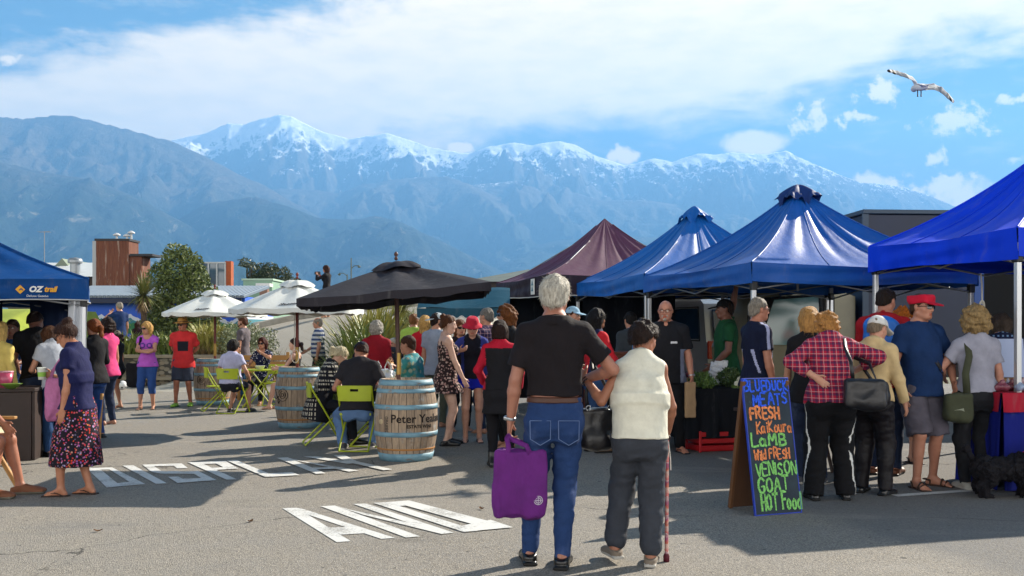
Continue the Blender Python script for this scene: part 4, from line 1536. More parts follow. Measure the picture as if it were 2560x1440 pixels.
	def face(self, f):
		s, c, Rh = self.hs, self.hc, self.Rh
		P = lambda x, y, z: c + Rh @ (A3(x, y, z) * s)
		for sg in (-1, 1):
			f.ell(P(sg * .030, .097, .004), A3(.019, .014, .012) * s, Rh, k=.012, op='s')       # socket
			f.ell(P(sg * .031, .079, .002), A3(.0125, .012, .0115) * s, Rh, k=.004)            # lids over the eye
			f.cap(P(sg * .012, .091, .021), P(sg * .047, .076, .020), .0070 * s, .0060 * s, k=.010)   # brow
			f.ell(P(sg * .078, -.008, -.004), A3(.010, .020, .031) * s, Rh @ rotm(sg * 24, 0, 0), k=.008)      # ear
			f.ell(P(sg * .013, .095, -.034), A3(.0085, .010, .0075) * s, Rh, k=.006)               # nostril wing
		f.cap(P(0, .090, .012), P(0, .108, -.030), .0085 * s, .0115 * s, k=.010)                   # nose
		f.ell(P(0, .084, -.058), A3(.022, .012, .0065) * s, Rh, k=.005)                            # lips
		f.ell(P(0, .0815, -.068), A3(.019, .012, .0075) * s, Rh, k=.005)
		f.cap(P(-.019, .098, -.0625), P(.019, .098, -.0625), .0028 * s, .0028 * s, k=.004, op='s')
	def body(self, group):
		s = self.s
		pts = [self.P0, self.hc, *self.sh, *self.elb, *self.wri, *self.knee, *self.ank]
		pts += [w + d[0] * .2 for w, d in zip(self.wri, self.hd)]
		pts += [self.footframe(i)[0] + self.footframe(i)[1] * .24 - A3(0, 0, .085) for i in range(2)]
		pts = np.array(pts)
		self.lo, self.hi = pts.min(0) - .15, pts.max(0) + .15
		f = Field(self.lo, self.hi, self.res)
		self.torso(f)
		self.shoulders(f)
		f.cap(self.neck0 - self.Ru @ A3(0, 0, .03) * s, self.hc + self.Rh @ A3(0, -.018, -.055) * s, (.050 if self.sex == 'f' else .059) * s, (.046 if self.sex == 'f' else .056) * s, k=.025)
		self.headshape(f)
		if self.face_detail:
			self.face(f)
		for i in range(2):
			self.limbs_arm(f, i)
			self.hand(f, i)
			self.legshape(f, i)
			self.foot(f, i)
		c, Rh, hs = self.hc, self.Rh, self.hs
		def pick(C):
			q = (C - c) @ Rh / hs
			m = np.zeros(len(C), int)
			ax = np.abs(q[:, 0])
			lip = (ax < .023) & (q[:, 1] > .07) & (q[:, 2] < -.053) & (q[:, 2] > -.0765)
			m[lip] = 1
			eye = (((ax - .031) / .0115) ** 2 + ((q[:, 2] - .0015) / .0062) ** 2 < 1) & (q[:, 1] > .07)
			m[eye] = 2
			ir = (((ax - .031) / .0052) ** 2 + ((q[:, 2] - .0015) / .0062) ** 2 < 1) & (q[:, 1] > .07)
			m[ir] = 3
			bro = (ax > .012) & (ax < .050) & (np.abs(q[:, 2] - .0215) < .0038) & (q[:, 1] > .06)
			m[bro] = 4
			return m
		self.skin = skin(self.tone)
		self.brow = mat('brow_hair', '#3b2a20', .7)
		self.root = to_obj(f, 'person', [self.skin, LIPS(self.tone), EYEW, IRIS, self.brow], pick=pick if self.face_detail else None)
		self.root.location, self.root.rotation_euler = self.loc, (0, 0, self.rz)
		tag(self.root, self.label, 'person', group)
	def W(self, p):
		"""local point -> world"""
		return self.root.location + Matrix.Rotation(self.rz, 3, 'Z') @ Vector(p)
	# ---- clothes
	def sec_at(self, w):
		return [np.interp(w, self.tor[:, 0], self.tor[:, i]) for i in (1, 2, 3)]
	def shirt(self, m, sleeve=.55, loose=.016, hem=-.10, boxy=0, neck=.070, neck_drop=.0, collar=False, long=None, flare=.012, name='shirt', pick=None, mats=None, sleeveless=False, hemw=.0, folds=1.0, vneck=0.0, seed=3, straps=False, amp=.0032):
		s = self.s
		lo, hi = self.lo - .05, self.hi + .05
		f = Field(lo, hi, self.res * 1.1)
		T = self.tor.copy()
		# below the waist the cloth hangs straight instead of following the seat
		wi = max(self.sec_at(.05 * s)[0], self.sec_at(.17 * s)[0]) - .004
		wd = max(self.sec_at(.02 * s)[1], self.sec_at(.17 * s)[1])
		b = T.copy()
		for r in b:
			if r[0] < .12 * s:
				r[1] = max(r[1], wi) + .004
				r[2] = max(r[2], wd - .006) + .006
			if r[0] < .02 * s:
				gg = .45 + .55 * self.g
				r[1] = max(wi, (.088 * self.g ** .5 + .083 * gg + .024) * s)
				r[2] = max(wd, (.113 + .040 * gg) * s)
				r[3] = -.014 * s + (self.tor[4, 3] * .5 if self.tor[4, 3] > 0 else 0)
		hem_ = hem * s
		b[0, 1:] = b[1, 1:] = b[2, 1:]
		if boxy:
			for r in b:
				if r[0] < .42 * s:
					r[1], r[2], r[3] = max(r[1], boxy * b[2, 1]), max(r[2], boxy * b[2, 2] * .92), r[3] * .5 + b[2, 3] * .5
		if hem_ < b[0, 0]:
			b = np.concatenate([[[hem_ - .02, b[1, 1], b[1, 2], b[1, 3]]], b])
		mz = .22 * ZS * s
		if np.allclose(self.Rt, self.Ru):
			f.loft(self.P0, self.Rt, b, loose * s, .03, z0=hem_, z1=.53 * ZS * s)
		else:
			f.loft(self.P0, self.Rt, b, loose * s, .03, z0=hem_, z1=mz + .03)
			f.loft(self.mid - self.Ru @ A3(0, 0, mz), self.Ru, b, loose * s, .05, z0=mz - .03, z1=.53 * ZS * s)
		f2 = loose * s * .62
		if not straps:
			self.shoulders(f, f2)
		elif self.sex == 'f':
			for sg in (-1, 1):
				f.ell(self.up((sg * .068 * self.g, .085, .315)), A3(.062, .056, .064) * s * (.5 + .5 * self.g) + f2, self.Ru, k=.035)
		g = (.55 + .45 * self.g) * (.90 if self.sex == 'f' else 1.0)
		for i in range(2):
			sh, el, wr = self.sh[i], self.elb[i], self.wri[i]
			if sleeveless:
				continue
			f.ell(sh, A3(.054, .057, .056) * s * g + f2, k=.04)
			fr = min(sleeve, 1.0)
			e = sh + (el - sh) * fr
			f.cap(sh, e, .052 * s * g + f2, (.046 * s * g + f2 + flare * s) if sleeve <= 1 else .045 * s * g + f2, k=.025, flat1=sleeve <= 1)
			if sleeve > 1:
				e2 = el + (wr - el) * (sleeve - 1)
				f.cap(el, e2, .044 * s * g + f2 + .002, .033 * s * g + f2 + flare * .4 * s, k=.02, flat1=True)
		if sleeveless:
			# open arm holes
			for i in range(2):
				sg = (-1, 1)[i]
				if straps:
					continue
				ax = self.sh[i] + self.Ru @ A3(sg * .075, 0, -.03) * s
				f.ell(ax, A3(.045, .075, .10) * s, self.Ru, k=.01, op='s')
		f.ripple(amp * s * folds, 34, seed, (1, 1, .75))
		f.ripple(amp * .55 * s * folds, 85, seed + 5, (1, 1, .6))
		# neck opening
		n0 = self.neck0 + self.Ru @ A3(0, .012, .035) * s
		f.ell(n0, A3(neck, neck * 1.0, .055 + neck_drop) * s, self.Ru, k=.006, op='s')
		if neck_drop:
			f.ell(n0 + self.Ru @ A3(0, .07, -.02) * s, A3(neck * .9, .06, .05 + neck_drop) * s, self.Ru, k=.006, op='s')
		if vneck:
			f.cap(n0 + self.Ru @ A3(0, .09, .0) * s, n0 + self.Ru @ A3(0, .12, -vneck) * s, .055 * s, .004, k=.004, op='s')
		if straps:
			ctop = self.up((0, 0, .40))
			f.plane(ctop, self.Ru @ A3(0, -.25, 1))
			for sg in (-1, 1):
				pth = [self.up((sg * .075, .088, .36)), self.up((sg * .088, .05, .46)), self.up((sg * .09, -.02, .487)), self.up((sg * .085, -.085, .42)), self.up((sg * .08, -.095, .36))]
				for a, bb in zip(pth[:-1], pth[1:]):
					f.cap(a, bb, .011, .011, k=.004)
		if collar:
			a = self.neck0 + self.Ru @ A3(0, -.004, .028) * s
			def ring(x, y, z):
				px, py, pz = x - a[0], y - a[1], z - a[2]
				u = px * self.Ru[0, 0] + py * self.Ru[1, 0] + pz * self.Ru[2, 0]
				v = px * self.Ru[0, 1] + py * self.Ru[1, 1] + pz * self.Ru[2, 1]
				w = px * self.Ru[0, 2] + py * self.Ru[1, 2] + pz * self.Ru[2, 2]
				r = np.sqrt(u * u + (v * .95) ** 2)
				d = np.maximum(np.abs(r - (.078 - .25 * w) * s) - .008, np.abs(w) - .026 * s)
				return np.maximum(d, .05 * s - np.hypot(u * 1.6, v - .12 * s))
			f.put(ring, a - .12, a + .12, .006)
		self.sh_top = f
		return to_obj(f, name, mats or m, self.root, pick)
	def trousers(self, m, to=.97, loose=.014, waist=.10, name='trousers', flare=.0, pick=None, mats=None, folds=1.0, seed=11, cuff=None):
		"""to: share of the shin covered (negative: share of the thigh, -0.6 = shorts)"""
		s = self.s
		g = .45 + .55 * self.g
		f = Field(self.lo - .05, self.hi + .05, self.res * 1.1)
		T = self.tor
		f.loft(self.P0, self.Rt, T[:6], min(loose, .012) * s, .03, z0=-.14 * s, z1=waist * s)
		o = loose * s
		for i in range(2):
			hj, kn, an = self.hj[i], self.knee[i], self.ank[i]
			f.ell(hj + A3(0, -.035, -.045) * s, A3(.075, .085, .09) * s * g + o, k=.05)
			if to < 0:
				e = hj + (kn - hj) * (-to)
				r = (.083 + (.054 - .083) * (-to)) * s * g + o + flare * s
				f.cap(hj, e, .085 * s * g + o, r, k=.03, flat1=True)
			else:
				f.cap(hj, kn, .085 * s * g + o, .058 * s * g + o + flare * .4 * s, k=.03)
				e = kn + (an - kn) * min(to, 1.0)
				if to > 1:
					e = an + A3(0, 0, -.035) * s * (to - 1) * 10
				rr = (.052 + (.036 - .052) * min(to, 1)) * s * g + o + flare * s
				if cuff:
					e1 = kn + (an - kn) * .86
					f.cap(kn, e1, .058 * s * g + o + flare * .4 * s, rr, k=.03)
					f.cap(e1, e, rr, cuff * s, k=.02, flat1=True)
				else:
					f.cap(kn, e, .057 * s * g + o + flare * .4 * s, rr, k=.03, flat1=True)
			if to > .15:
				ax = unit(an - kn)
				fw = np.cross(A3(1, 0, 0), ax)
				bk = -unit(fw if fw[1] > 0 else -fw)
				if abs(ax[1]) > .9:
					bk = A3(0, 0, -1)
				f.ell(kn + (an - kn) * .30 + bk * .018 * s, A3(.048, .048, .12) * s * g + o * .9, np.stack([unit(np.cross(ax, bk)), unit(np.cross(np.cross(ax, bk), ax)), ax], 1), k=.03)
				if to < .75:
					f.plane(e + (an - kn) * 0, unit(an - kn)) if np.allclose(self.knee[0][2], self.knee[1][2], atol=.1) and ax[2] < -.9 else None
		f.ripple(.0034 * s * folds, 36, seed, (1, 1, 1.1))
		f.ripple(.0022 * s * folds, 75, seed + 3, (.6, .6, 1.3))
		# cut at the waist
		p = self.P0 + self.Rt @ A3(0, 0, waist * s)
		f.plane(p, self.Rt @ A3(0, 0, 1))
		return to_obj(f, name, mats or m, self.root, pick)
	def skirt(self, m, hem, wid=.26, dep=.22, waist=.12, name='skirt', wave=(7, .045, .5), y=0.0):
		s = self.s
		f = Field(self.lo - .12, self.hi + .12, self.res * 1.1)
		T = self.sec_at(.08 * s)
		H0 = self.sec_at(-.04 * s)
		top = self.P0[2] + waist * s
		sec = [(hem, wid, dep, y), (hem + (self.P0[2] - hem) * .5, wid * .86 + .0, dep * .87, y * .6), (self.P0[2] - .06 * s, H0[0] + .022, H0[1] + .028, -.02), (top, T[0] + .012, T[1] + .012, 0)]
		f.loft(A3(0, 0, 0), np.eye(3), sec, 0, .01, z0=hem, z1=top, wave=wave)
		for sg in (-1, 1):
			f.ell(self.P0 + A3(sg * .07, -.06, -.06) * s, A3(.085, .085, .09) * s * self.g, k=.05)
		f.ripple(.003, 40, 5, (1, 1, .3))
		return to_obj(f, name, m, self.root)
	def shoes(self, m, sole=None, kind='shoe', socks=None):
		s = self.s * (.92 if self.sex == 'f' else 1.0)
		for i in range(2):
			a, d = self.footframe(i)
			lat = A3(d[1], -d[0], 0)
			gz = a[2] - .075 * self.s
			b = A3(a[0], a[1], gz)
			lo, hi = b - .30, b + A3(.30, .30, .28)
			f = Field(lo, hi, min(self.res, .009))
			Rm = np.stack([lat, d, A3(0, 0, 1)], 1)
			mats = [m, sole or m]
			if kind in ('shoe', 'sneaker', 'boot', 'clog'):
				self.foot(f, i, .009)
				f.ell(b + d * .115 * s + A3(0, 0, .032) * s, A3(.050, .105, .030) * s, Rm, k=.03)
				f.ell(b - d * .03 * s + A3(0, 0, .042) * s, A3(.040, .050, .046) * s, Rm, k=.02)
				top = {'shoe': .075, 'sneaker': .085, 'boot': .20, 'clog': .07}[kind] * s
				if kind == 'boot':
					f.cap(a, a + unit(self.knee[i] - a) * .16, .050 * s, .052 * s, k=.02)
				f.plane(b + A3(0, 0, top), A3(0, -.25 if kind != 'boot' else 0, 1) @ np.eye(3) if True else None)
				f.box(b + d * .052 * s + A3(0, 0, .010), A3(.045, .148, .012) * A3(s, s, 1), Rm, rnd=.010, k=.004)
				f.plane(b + A3(0, 0, .0), A3(0, 0, -1))
				pk = lambda C, gz=gz: ((C[:, 2] - gz) < .021).astype(int)
				to_obj(f, 'shoe' if kind != 'boot' else 'boot', mats, self.root, pk)
			else:
				# sandal: sole and straps
				f.box(b + d * .052 * s + A3(0, 0, .006), A3(.042, .142, .008) * A3(s, s, 1), Rm, rnd=.007, k=.004)
				rs = .0065 if kind != 'strap' else .009
				def over(y0, x0, x1, h):
					pp = [b + d * y0 * s + lat * (x0 + (x1 - x0) * q / 6) * s + A3(0, 0, (.012 + h * math.sin(math.pi * q / 6))) * s for q in range(7)]
					for u, v in zip(pp[:-1], pp[1:]):
						f.cap(u, v, rs, rs, k=.003)
				if kind == 'thong':
					c = b + d * .145 * s + A3(0, 0, .026) * s
					for sx in (-1, 1):
						f.cap(c, b + d * .05 * s + lat * sx * .045 * s + A3(0, 0, .045) * s, rs, rs, k=.003)
						f.cap(b + d * .05 * s + lat * sx * .045 * s + A3(0, 0, .045) * s, b - d * .02 * s + lat * sx * .042 * s + A3(0, 0, .02) * s, rs, rs, k=.003)
				else:
					over(.13, -.046, .046, .040)
					over(.09, -.045, .045, .056)
					over(-.01, -.042, .042, .098)
					for sx in (-1, 1):
						f.cap(b - d * .01 * s + lat * sx * .042 * s + A3(0, 0, .05) * s, b - d * .085 * s + lat * sx * .01 * s + A3(0, 0, .055) * s, rs, rs, k=.003)
				to_obj(f, 'sandal', mats, self.root)
	# ---- hair
	def hair(self, base, style='short', length=.25, vol=.014, curl=0.0, seed=1, strands=None, part=0, name='hair'):
		s, c, Rh = self.hs, self.hc, self.Rh
		P = lambda x, y, z: c + Rh @ (A3(x, y, z) * s)
		ext = .32 if style in ('short', 'buzz', 'balding', 'curly', 'bun') else .38 + length
		f = Field(c - ext, c + ext * .8, min(self.res, .0085))
		v = vol
		f.ell(P(0, -.014, .028), A3(.0765 + v, .094 + v, .091 + v) * s, Rh, k=.01)
		if style in ('short', 'curly', 'buzz', 'balding'):
			f.ell(P(0, -.045, -.03), A3(.066 + v * .6, .054 + v * .6, .07) * s, Rh, k=.03)
		if style == 'curly':
			f.ell(P(0, -.03, -.01), A3(.082 + v * 1.2, .078 + v, .10 + v * .5) * s, Rh, k=.03)
		if style in ('bob', 'long', 'shoulder'):
			L = length
			f.ell(P(0, -.04, -.02), A3(.083 + v, .072 + v, .10) * s, Rh, k=.03)
			back = -.055
			dn = A3(0, 0, -1)
			e0 = P(0, back, -.03)
			for sx, sy, w in ((-.052, .0, .036), (.052, .0, .036), (-.03, -.05, .045), (.03, -.05, .045), (0, -.065, .05)):
				p0 = P(sx, sy - .02, .0)
				p1 = P(sx * 1.15, sy - .02, -.05) + Rh @ A3(sx * .25, -.015, 0) + dn * max(L - .05, .02) * s
				f.cap(p0, p1, w * s + v * .4, w * .62 * s, k=.03)
		if style == 'ponytail':
			f.ell(P(0, -.045, -.01), A3(.066 + v, .056 + v, .07) * s, Rh, k=.03)
			t0 = P(0, -.105, .02)
			t1 = t0 + Rh @ A3(0, -.05, -.01) * s
			t2 = t1 + A3(0, 0, -length * .6) * s + Rh @ A3(0, -.015, 0) * s
			t3 = t2 + A3(0, 0, -length * .4) * s
			f.cap(P(0, -.09, .02), t1, .024 * s, .030 * s, k=.02)
			f.cap(t1, t2, .032 * s, .030 * s, k=.02)
			f.cap(t2, t3, .030 * s, .010 * s, k=.02)
		if style == 'bun':
			f.ell(P(0, -.045, -.015), A3(.064 + v, .054 + v, .07) * s, Rh, k=.03)
			f.ell(P(0, -.085, .098), A3(.050, .045, .042) * s, Rh, k=.015)
		amp = .004 + .008 * curl
		f.ripple(amp, 70 if curl else 95, seed, (1, 1, .5 if not curl else 1))
		if curl:
			f.ripple(.0065 * curl, 160, seed + 3)
		# open the face: a plane from the forehead to the nape, and the face itself
		if style in ('short', 'buzz', 'curly', 'bun', 'ponytail', 'balding'):
			nz = Rh @ unit(A3(0, .78, -1))
			if style == 'curly':
				f.ell(P(0, .125, -.045), A3(.058, .085, .105) * s, Rh, k=.02, op='s')
			elif style != 'balding':
				f.plane(P(0, .078, .058), nz)
			if style == 'balding':
				f.plane(P(0, .078, .0), nz)
				f.ell(P(0, .03, .11), A3(.066, .13, .09) * s, Rh, k=.01, op='s')
		else:
			f.ell(P(part * .012, .115, -.035), A3(.056, .085, .098) * s, Rh, k=.012, op='s')
		if style in ('short', 'buzz', 'balding'):
			for sx in (-1, 1):
				f.ell(P(sx * .086, -.008, -.006), A3(.022, .026, .034) * s, Rh, k=.006, op='s')
		hm = hair_mat(base)
		o = to_obj(f, name, hm, self.root, extra=self.strand_cards(f, base, strands, seed, style))
		return o
	def strand_cards(self, f, base, n, seed, style):
		if n is None:
			n = 700 if self.res < .0082 else 420 if self.res < .0105 else 160 if self.res < .0125 else 0
		if not n:
			return None
		V, Q = f.mesh()
		if len(Q) < 20:
			return None
		rs = np.random.default_rng(seed + 40)
		C = V[Q].mean(1)
		N = np.cross(V[Q[:, 1]] - V[Q[:, 0]], V[Q[:, 3]] - V[Q[:, 0]])
		N /= np.linalg.norm(N, axis=1)[:, None] + 1e-9
		k = rs.integers(0, len(C), n)
		p, nn = C[k], N[k]
		dn = A3(0, 0, -1) - 0
		t = dn - nn * (nn @ dn)[:, None]
		t /= np.linalg.norm(t, axis=1)[:, None] + 1e-6
		short = style in ('short', 'buzz', 'balding', 'curly')
		dirv = t * (.8 if short else 1.0) + nn * (.40 if short else .16) + rs.normal(size=(n, 3)) * (.45 if short else .25)
		dirv /= np.linalg.norm(dirv, axis=1)[:, None]
		L = rs.uniform(.012, .028, n) if short else rs.uniform(.03, .08, n)
		w = np.cross(dirv, nn)
		w /= np.linalg.norm(w, axis=1)[:, None] + 1e-6
		w *= .0016
		a = p - nn * .004
		b = a + dirv * L[:, None] * .6
		e = a + dirv * L[:, None] + dn * L[:, None] * .12
		vs = np.stack([a - w, a + w, b + w * .8, b - w * .8, e + w * .2, e - w * .2], 1).reshape(-1, 3)
		i = np.arange(n)[:, None] * 6
		qs = np.concatenate([i + np.array([[0, 1, 2, 3]]), i + np.array([[3, 2, 4, 5]])])
		return vs, qs, 0
	def beard(self, base, full=False):
		s, c, Rh = self.hs, self.hc, self.Rh
		P = lambda x, y, z: c + Rh @ (A3(x, y, z) * s)
		f = Field(c - .16, c + .16, min(self.res, .0075))
		f.ell(P(0, .060, -.088), A3(.034, .034, .030) * s, Rh, k=.015)
		f.cap(P(-.026, .083, -.052), P(.026, .083, -.052), .009 * s, .009 * s, k=.01)
		for sg in (-1, 1):
			f.cap(P(sg * .028, .078, -.055), P(sg * .030, .066, -.085), .009 * s, .010 * s, k=.012)
			if full:
				f.cap(P(sg * .060, .0, -.050), P(sg * .032, .062, -.090), .018 * s, .017 * s, k=.02)
				f.cap(P(sg * .068, -.004, -.01), P(sg * .061, .0, -.050), .012 * s, .017 * s, k=.02)
		f.ell(P(0, .090, -.064), A3(.017, .02, .006) * s, Rh, k=.003, op='s')
		f.ripple(.002, 200, 4)
		to_obj(f, 'beard', hair_mat(base), self.root)
	def glasses(self, kind='sun', m=None):
		s, c, Rh = self.hs, self.hc, self.Rh
		P = lambda x, y, z: Vector(c + Rh @ (A3(x, y, z) * s))
		b = MB()
		M = Matrix([list(r) for r in Rh]).to_4x4()
		fm_ = m or mat('dark_frame', '#0c0c0e', .35)
		for sg in (-1, 1):
			T = Matrix.Translation(P(sg * .031, .099, .002)) @ M @ Matrix.Rotation(R(-sg * 14), 4, 'Z')
			if kind == 'sun':
				b.box((0, 0, 0), (.050 * s, .007, .034 * s), T, 1, bev=.003)
				b.box((0, .001, .017 * s), (.054 * s, .008, .006), T, 0)
			else:
				for zz in (.015, -.015):
					b.box((0, 0, zz * s), (.046 * s, .003, .003), T, 0)
				for xx in (-.023, .023):
					b.box((xx * s, 0, 0), (.003, .003, .03 * s), T, 0)
			b.tube([P(sg * .056, .088, .010), P(sg * .078, .04, .010), P(sg * .081, -.01, .006)], .0032 * s, 5, 0)
		b.tube([P(-.010, .104, .006), P(.010, .104, .006)], .003 * s, 5, 0)
		b.build('sunglasses' if kind == 'sun' else 'spectacles', [fm_, LENS], self.root)
	def cap(self, m, kind='ball', mats=None, name='cap', turn=0):
		"""ball cap, flat-topped army cap, brimmed sun hat, bucket hat, beanie"""
		s, c, Rh = self.hs, self.hc, self.Rh @ rotm(turn)
		P = lambda x, y, z: c + Rh @ (A3(x, y, z) * s)
		f = Field(c - .30, c + .30, min(self.res, .0085))
		if kind in ('ball', 'army', 'white'):
			f.ell(P(0, -.010, .040), A3(.091, .108, .096) * s, Rh, k=.01)
			if kind == 'army':
				f.box(P(0, -.008, .080), A3(.086, .102, .042) * s, Rh @ rotm(0, 4, 0), rnd=.03, k=.02)
				f.plane(P(0, 0, .112), Rh @ A3(0, -.06, 1))
			f.plane(P(0, 0, .034), Rh @ A3(0, .10, -1))
			f.ell(P(0, .125, .030), A3(.074, .088, .010) * s, Rh @ rotm(0, 14, 0), k=.012)
		elif kind == 'bucket':
			f.loft(P(0, -.008, .03), Rh, np.array([(-.025, .150, .165, 0), (.005, .112, .128, 0), (.02, .094, .108, 0), (.085, .082, .094, 0), (.105, .06, .07, 0)]) * s, 0, .01, wave=(3, .03, 1))
		elif kind == 'sun':
			f.loft(P(0, -.008, .055), Rh, np.array([(-.012, .195, .205, 0), (-.002, .185, .195, 0), (.0, .10, .112, 0), (.02, .090, .104, 0), (.085, .080, .094, 0), (.100, .06, .07, 0)]) * s, 0, .01, wave=(2, .03, .6))
		f.ripple(.0012, 90, 8)
		o = to_obj(f, name, mats or m, self.root)
		if kind == 'sun':
			g = Field(c - .2, c + .3, min(self.res, .0085))
			g.loft(P(0, -.008, .055), Rh, np.array([(.002, .102, .114, 0), (.026, .094, .107, 0)]) * s, 0, .01)
			to_obj(g, 'hat_band', mat('straw_band', '#6a4a2a', .8), o)
		return o
	def belt(self, m, z=.085, name='belt'):
		s = self.s
		f = Field(self.P0 - .35, self.P0 + .35, self.res * .9)
		f.loft(self.P0, self.Rt, self.tor[:6], .021 * s, .01, z0=(z - .018) * s, z1=(z + .018) * s)
		to_obj(f, name, m, self.root)
	def wristwatch(self, i, m=None):
		d = self.hd[i][0]
		w = self.wri[i] - d * .01
		f = Field(w - .08, w + .08, .005)
		f.cap(w - d * .010, w + d * .010, .031 * self.s, .031 * self.s, flat0=True, flat1=True)
		f.ell(w - self.hd[i][1] * .031 * self.s, A3(.016, .016, .016), k=.004)
		to_obj(f, 'wristwatch', m or mat('watch_steel', '#b9bcc0', .3, .9), self.root)
def ribbon(pts, w, th, up):
	"""flat strap through pts: width w across `up` cross tangent, thickness th"""
	b = MB()
	pts = [Vector(p) for p in pts]
	vs, fs = [], []
	for i, p in enumerate(pts):
		t = (pts[min(i + 1, len(pts) - 1)] - pts[max(i - 1, 0)]).normalized()
		n = Vector(up[i] if isinstance(up, list) else up).normalized()
		a = t.cross(n).normalized()
		n = a.cross(t).normalized()
		for sx, sn in ((-1, -1), (1, -1), (1, 1), (-1, 1)):
			vs.append(p + a * w / 2 * sx + n * th / 2 * sn)
	for i in range(len(pts) - 1):
		for k in range(4):
			fs.append((i * 4 + k, i * 4 + (k + 1) % 4, i * 4 + 4 + (k + 1) % 4, i * 4 + 4 + k))
	fs += [(3, 2, 1, 0), tuple(len(vs) - 4 + k for k in range(4))]
	b.add(vs, fs)
	return b
def patch(x0, x1, z0, z1, front=True, slot=1):
	"""material slot for a printed patch on the chest or back"""
	def pk(C):
		m = np.zeros(len(C), int)
		m[(C[:, 0] > x0) & (C[:, 0] < x1) & (C[:, 2] > z0) & (C[:, 2] < z1) & ((C[:, 1] > .02) if front else (C[:, 1] < -.02))] = slot
		return m
	return pk
# ---------------------------------------------------------------- the people
def X(px, Y):
	return (px - 1280) / F * Y
def someone(label, px, Y, face, H, sex, **kw):
	return Person(label, X(px, Y), Y, face, H, sex, **kw)
BLK, JEAN, DJEAN = cloth('#17161a'), cloth('#24447f', 'jeans'), cloth('#18253f', 'jeans')
LJEAN = cloth('#56739c', 'jeans')
SH_BLK = mat('black_shoe', '#0e0d0e', .28, spec=.5)
SOLE = mat('dark_sole', '#121212', .7)
GREY_SOLE = mat('pale_sole', '#b5b2ab', .7)
BROWNL = mat('brown_leather', '#6b3a1e', .5, fn=vary('#6b3a1e', .25, 18), bump=(26, .4, .01))
PALE, MIDS, TAN = '#d9a78c', '#c58c6c', '#a9714f'
SILVER = '#cfc9bc'
# the old couple, backs to the camera
p = old_man = someone('old white-haired man in a black polo shirt and blue jeans, holding a purple bag', 1386, 6.08, 2, 1.77, 'm', girth=.97, tone='#b0745a',
					feet=[(-.155, .06, 0), (.045, -.05, 0)], hands=[(-.268, .03, .885), (.20, .20, 1.13)], elbows=[(-.6, -1, 0), (1, -.4, -.5)], head=(6, 4, 0), toes=(6, -6), grip=(.85, .5))
p.trousers(cloth('#1b3562', 'jeans'), 1.10, .011, .118, folds=1.3)
p.belt(mat('dark_brown_belt', '#4a2614', .5), .104)
p.shirt(cloth('#1c171b'), .70, .016, .126, collar=True, flare=.012, folds=.9, seed=21)
p.hair(SILVER, 'short', vol=.019, strands=1300)
p.shoes(SH_BLK, SOLE)
p.wristwatch(0)
m = MB()
for sx in (-.085, .085):
	q = p.P0 + A3(sx, -.152, -.075)
	pts = [(-.062, .06), (.062, .06), (.060, -.05), (0, -.085), (-.060, -.05), (-.062, .06)]
	m.tube([Vector(q) + Vector((a, -.003 - .10 * max(0, -0) + .012 * abs(a) / .06, b)) for a, b in pts], .0022, 4)
m.build('pocket_stitching', mat('pale_stitching', '#6d84b0', .8), p.root)
p = old_woman = someone('old dark-haired woman in a cream sleeveless top and grey trousers, leaning on a cane', 1600, 6.12, 8, 1.53, 'f', girth=.93, tone='#a66a49', lean=5, hunch=10,
						feet=[(-.155, .03, .03), (.065, -.03, 0)], hands=[(-.345, .10, 1.135), (.175, .22, .80)], elbows=[(-.4, -.5, -1), (.5, -1, 0)], head=(34, 10, 6), toes=(24, -4), grip=(.9, .9), palms=[(0, 0, 1), (0, 1, 0)])
p.trousers(cloth('#3a3e47'), 1.0, .027, .10, folds=1.5, cuff=.046, flare=.012)
p.shirt(cloth('#e2e0d0'), .10, .022, -.02, boxy=.91, sleeveless=True, folds=.4, seed=5, neck=.066)
p.hair('#2b1d18', 'short', vol=.026, curl=.45, strands=900)
p.shoes(mat('grey_suede_shoe', '#7d7164', .8), GREY_SOLE)
m = MB()
for i in range(2):
	b = Vector(p.wri[0] - p.hd[0][0] * (.015 + .02 * i))
	m.tube([b + Vector((math.cos(w) * .0, 0, 0)) + (Vector(p.hd[0][1]) * math.cos(w) + Vector(p.hd[0][2]) * math.sin(w)) * .031 for w in [k * .45 for k in range(15)]], .0045, 5)
m.build('bracelet', mat('dark_bracelet', '#2a1712', .5), p.root)
# left-hand tent and its customers
p = lady = someone('woman in a navy tee and long floral skirt, looking down, with a takeaway cup', 190, 8.68, -88, 1.555, 'f', tone='#b97a55', feet=[(-.07, .10, 0), (.07, -.09, 0)],
				hands=[(-.175, .04, .70), (.05, .235, 1.035)], elbows=[(-.3, -1, 0), (.4, -.6, -1)], head=(0, 26, 0), hunch=6, grip=(.5, .75), palms=[None, (0, 0, 1)])
p.skirt(cloth('#3a1020', 'floral'), .265, .225, .215, .16, wave=(6, .04, .3))
p.shirt(cloth('#171b48'), .46, .018, -.05, boxy=.84, neck=.074, neck_drop=.02, folds=.9)
p.hair('#3a2117', 'bun', vol=.012, strands=500)
p.glasses()
p.shoes(mat('dark_sandal', '#2a1b14', .6), SOLE, 'thong')
p = someone('seated customer at the left edge, in beige shorts and brown slip-on shoes', -112, 8.62, 88, 1.76, 'm', tone='#a8694a', sit=.50, feet=[(-.12, .50, 0), (.12, .36, 0)], hands=[(-.10, .38, .60), (.16, .26, .66)])
p.trousers(cloth('#c9c2a6'), -.80, .03, .10, flare=.02)
p.shirt(cloth('#1d5a44'), 1.2, .02, -.02)
p.hair('#6a4a30', 'short')
p.shoes(mat('brown_slip_on', '#7a4c33', .7), mat('grey_slip_sole', '#6e6d62', .8), 'shoe')
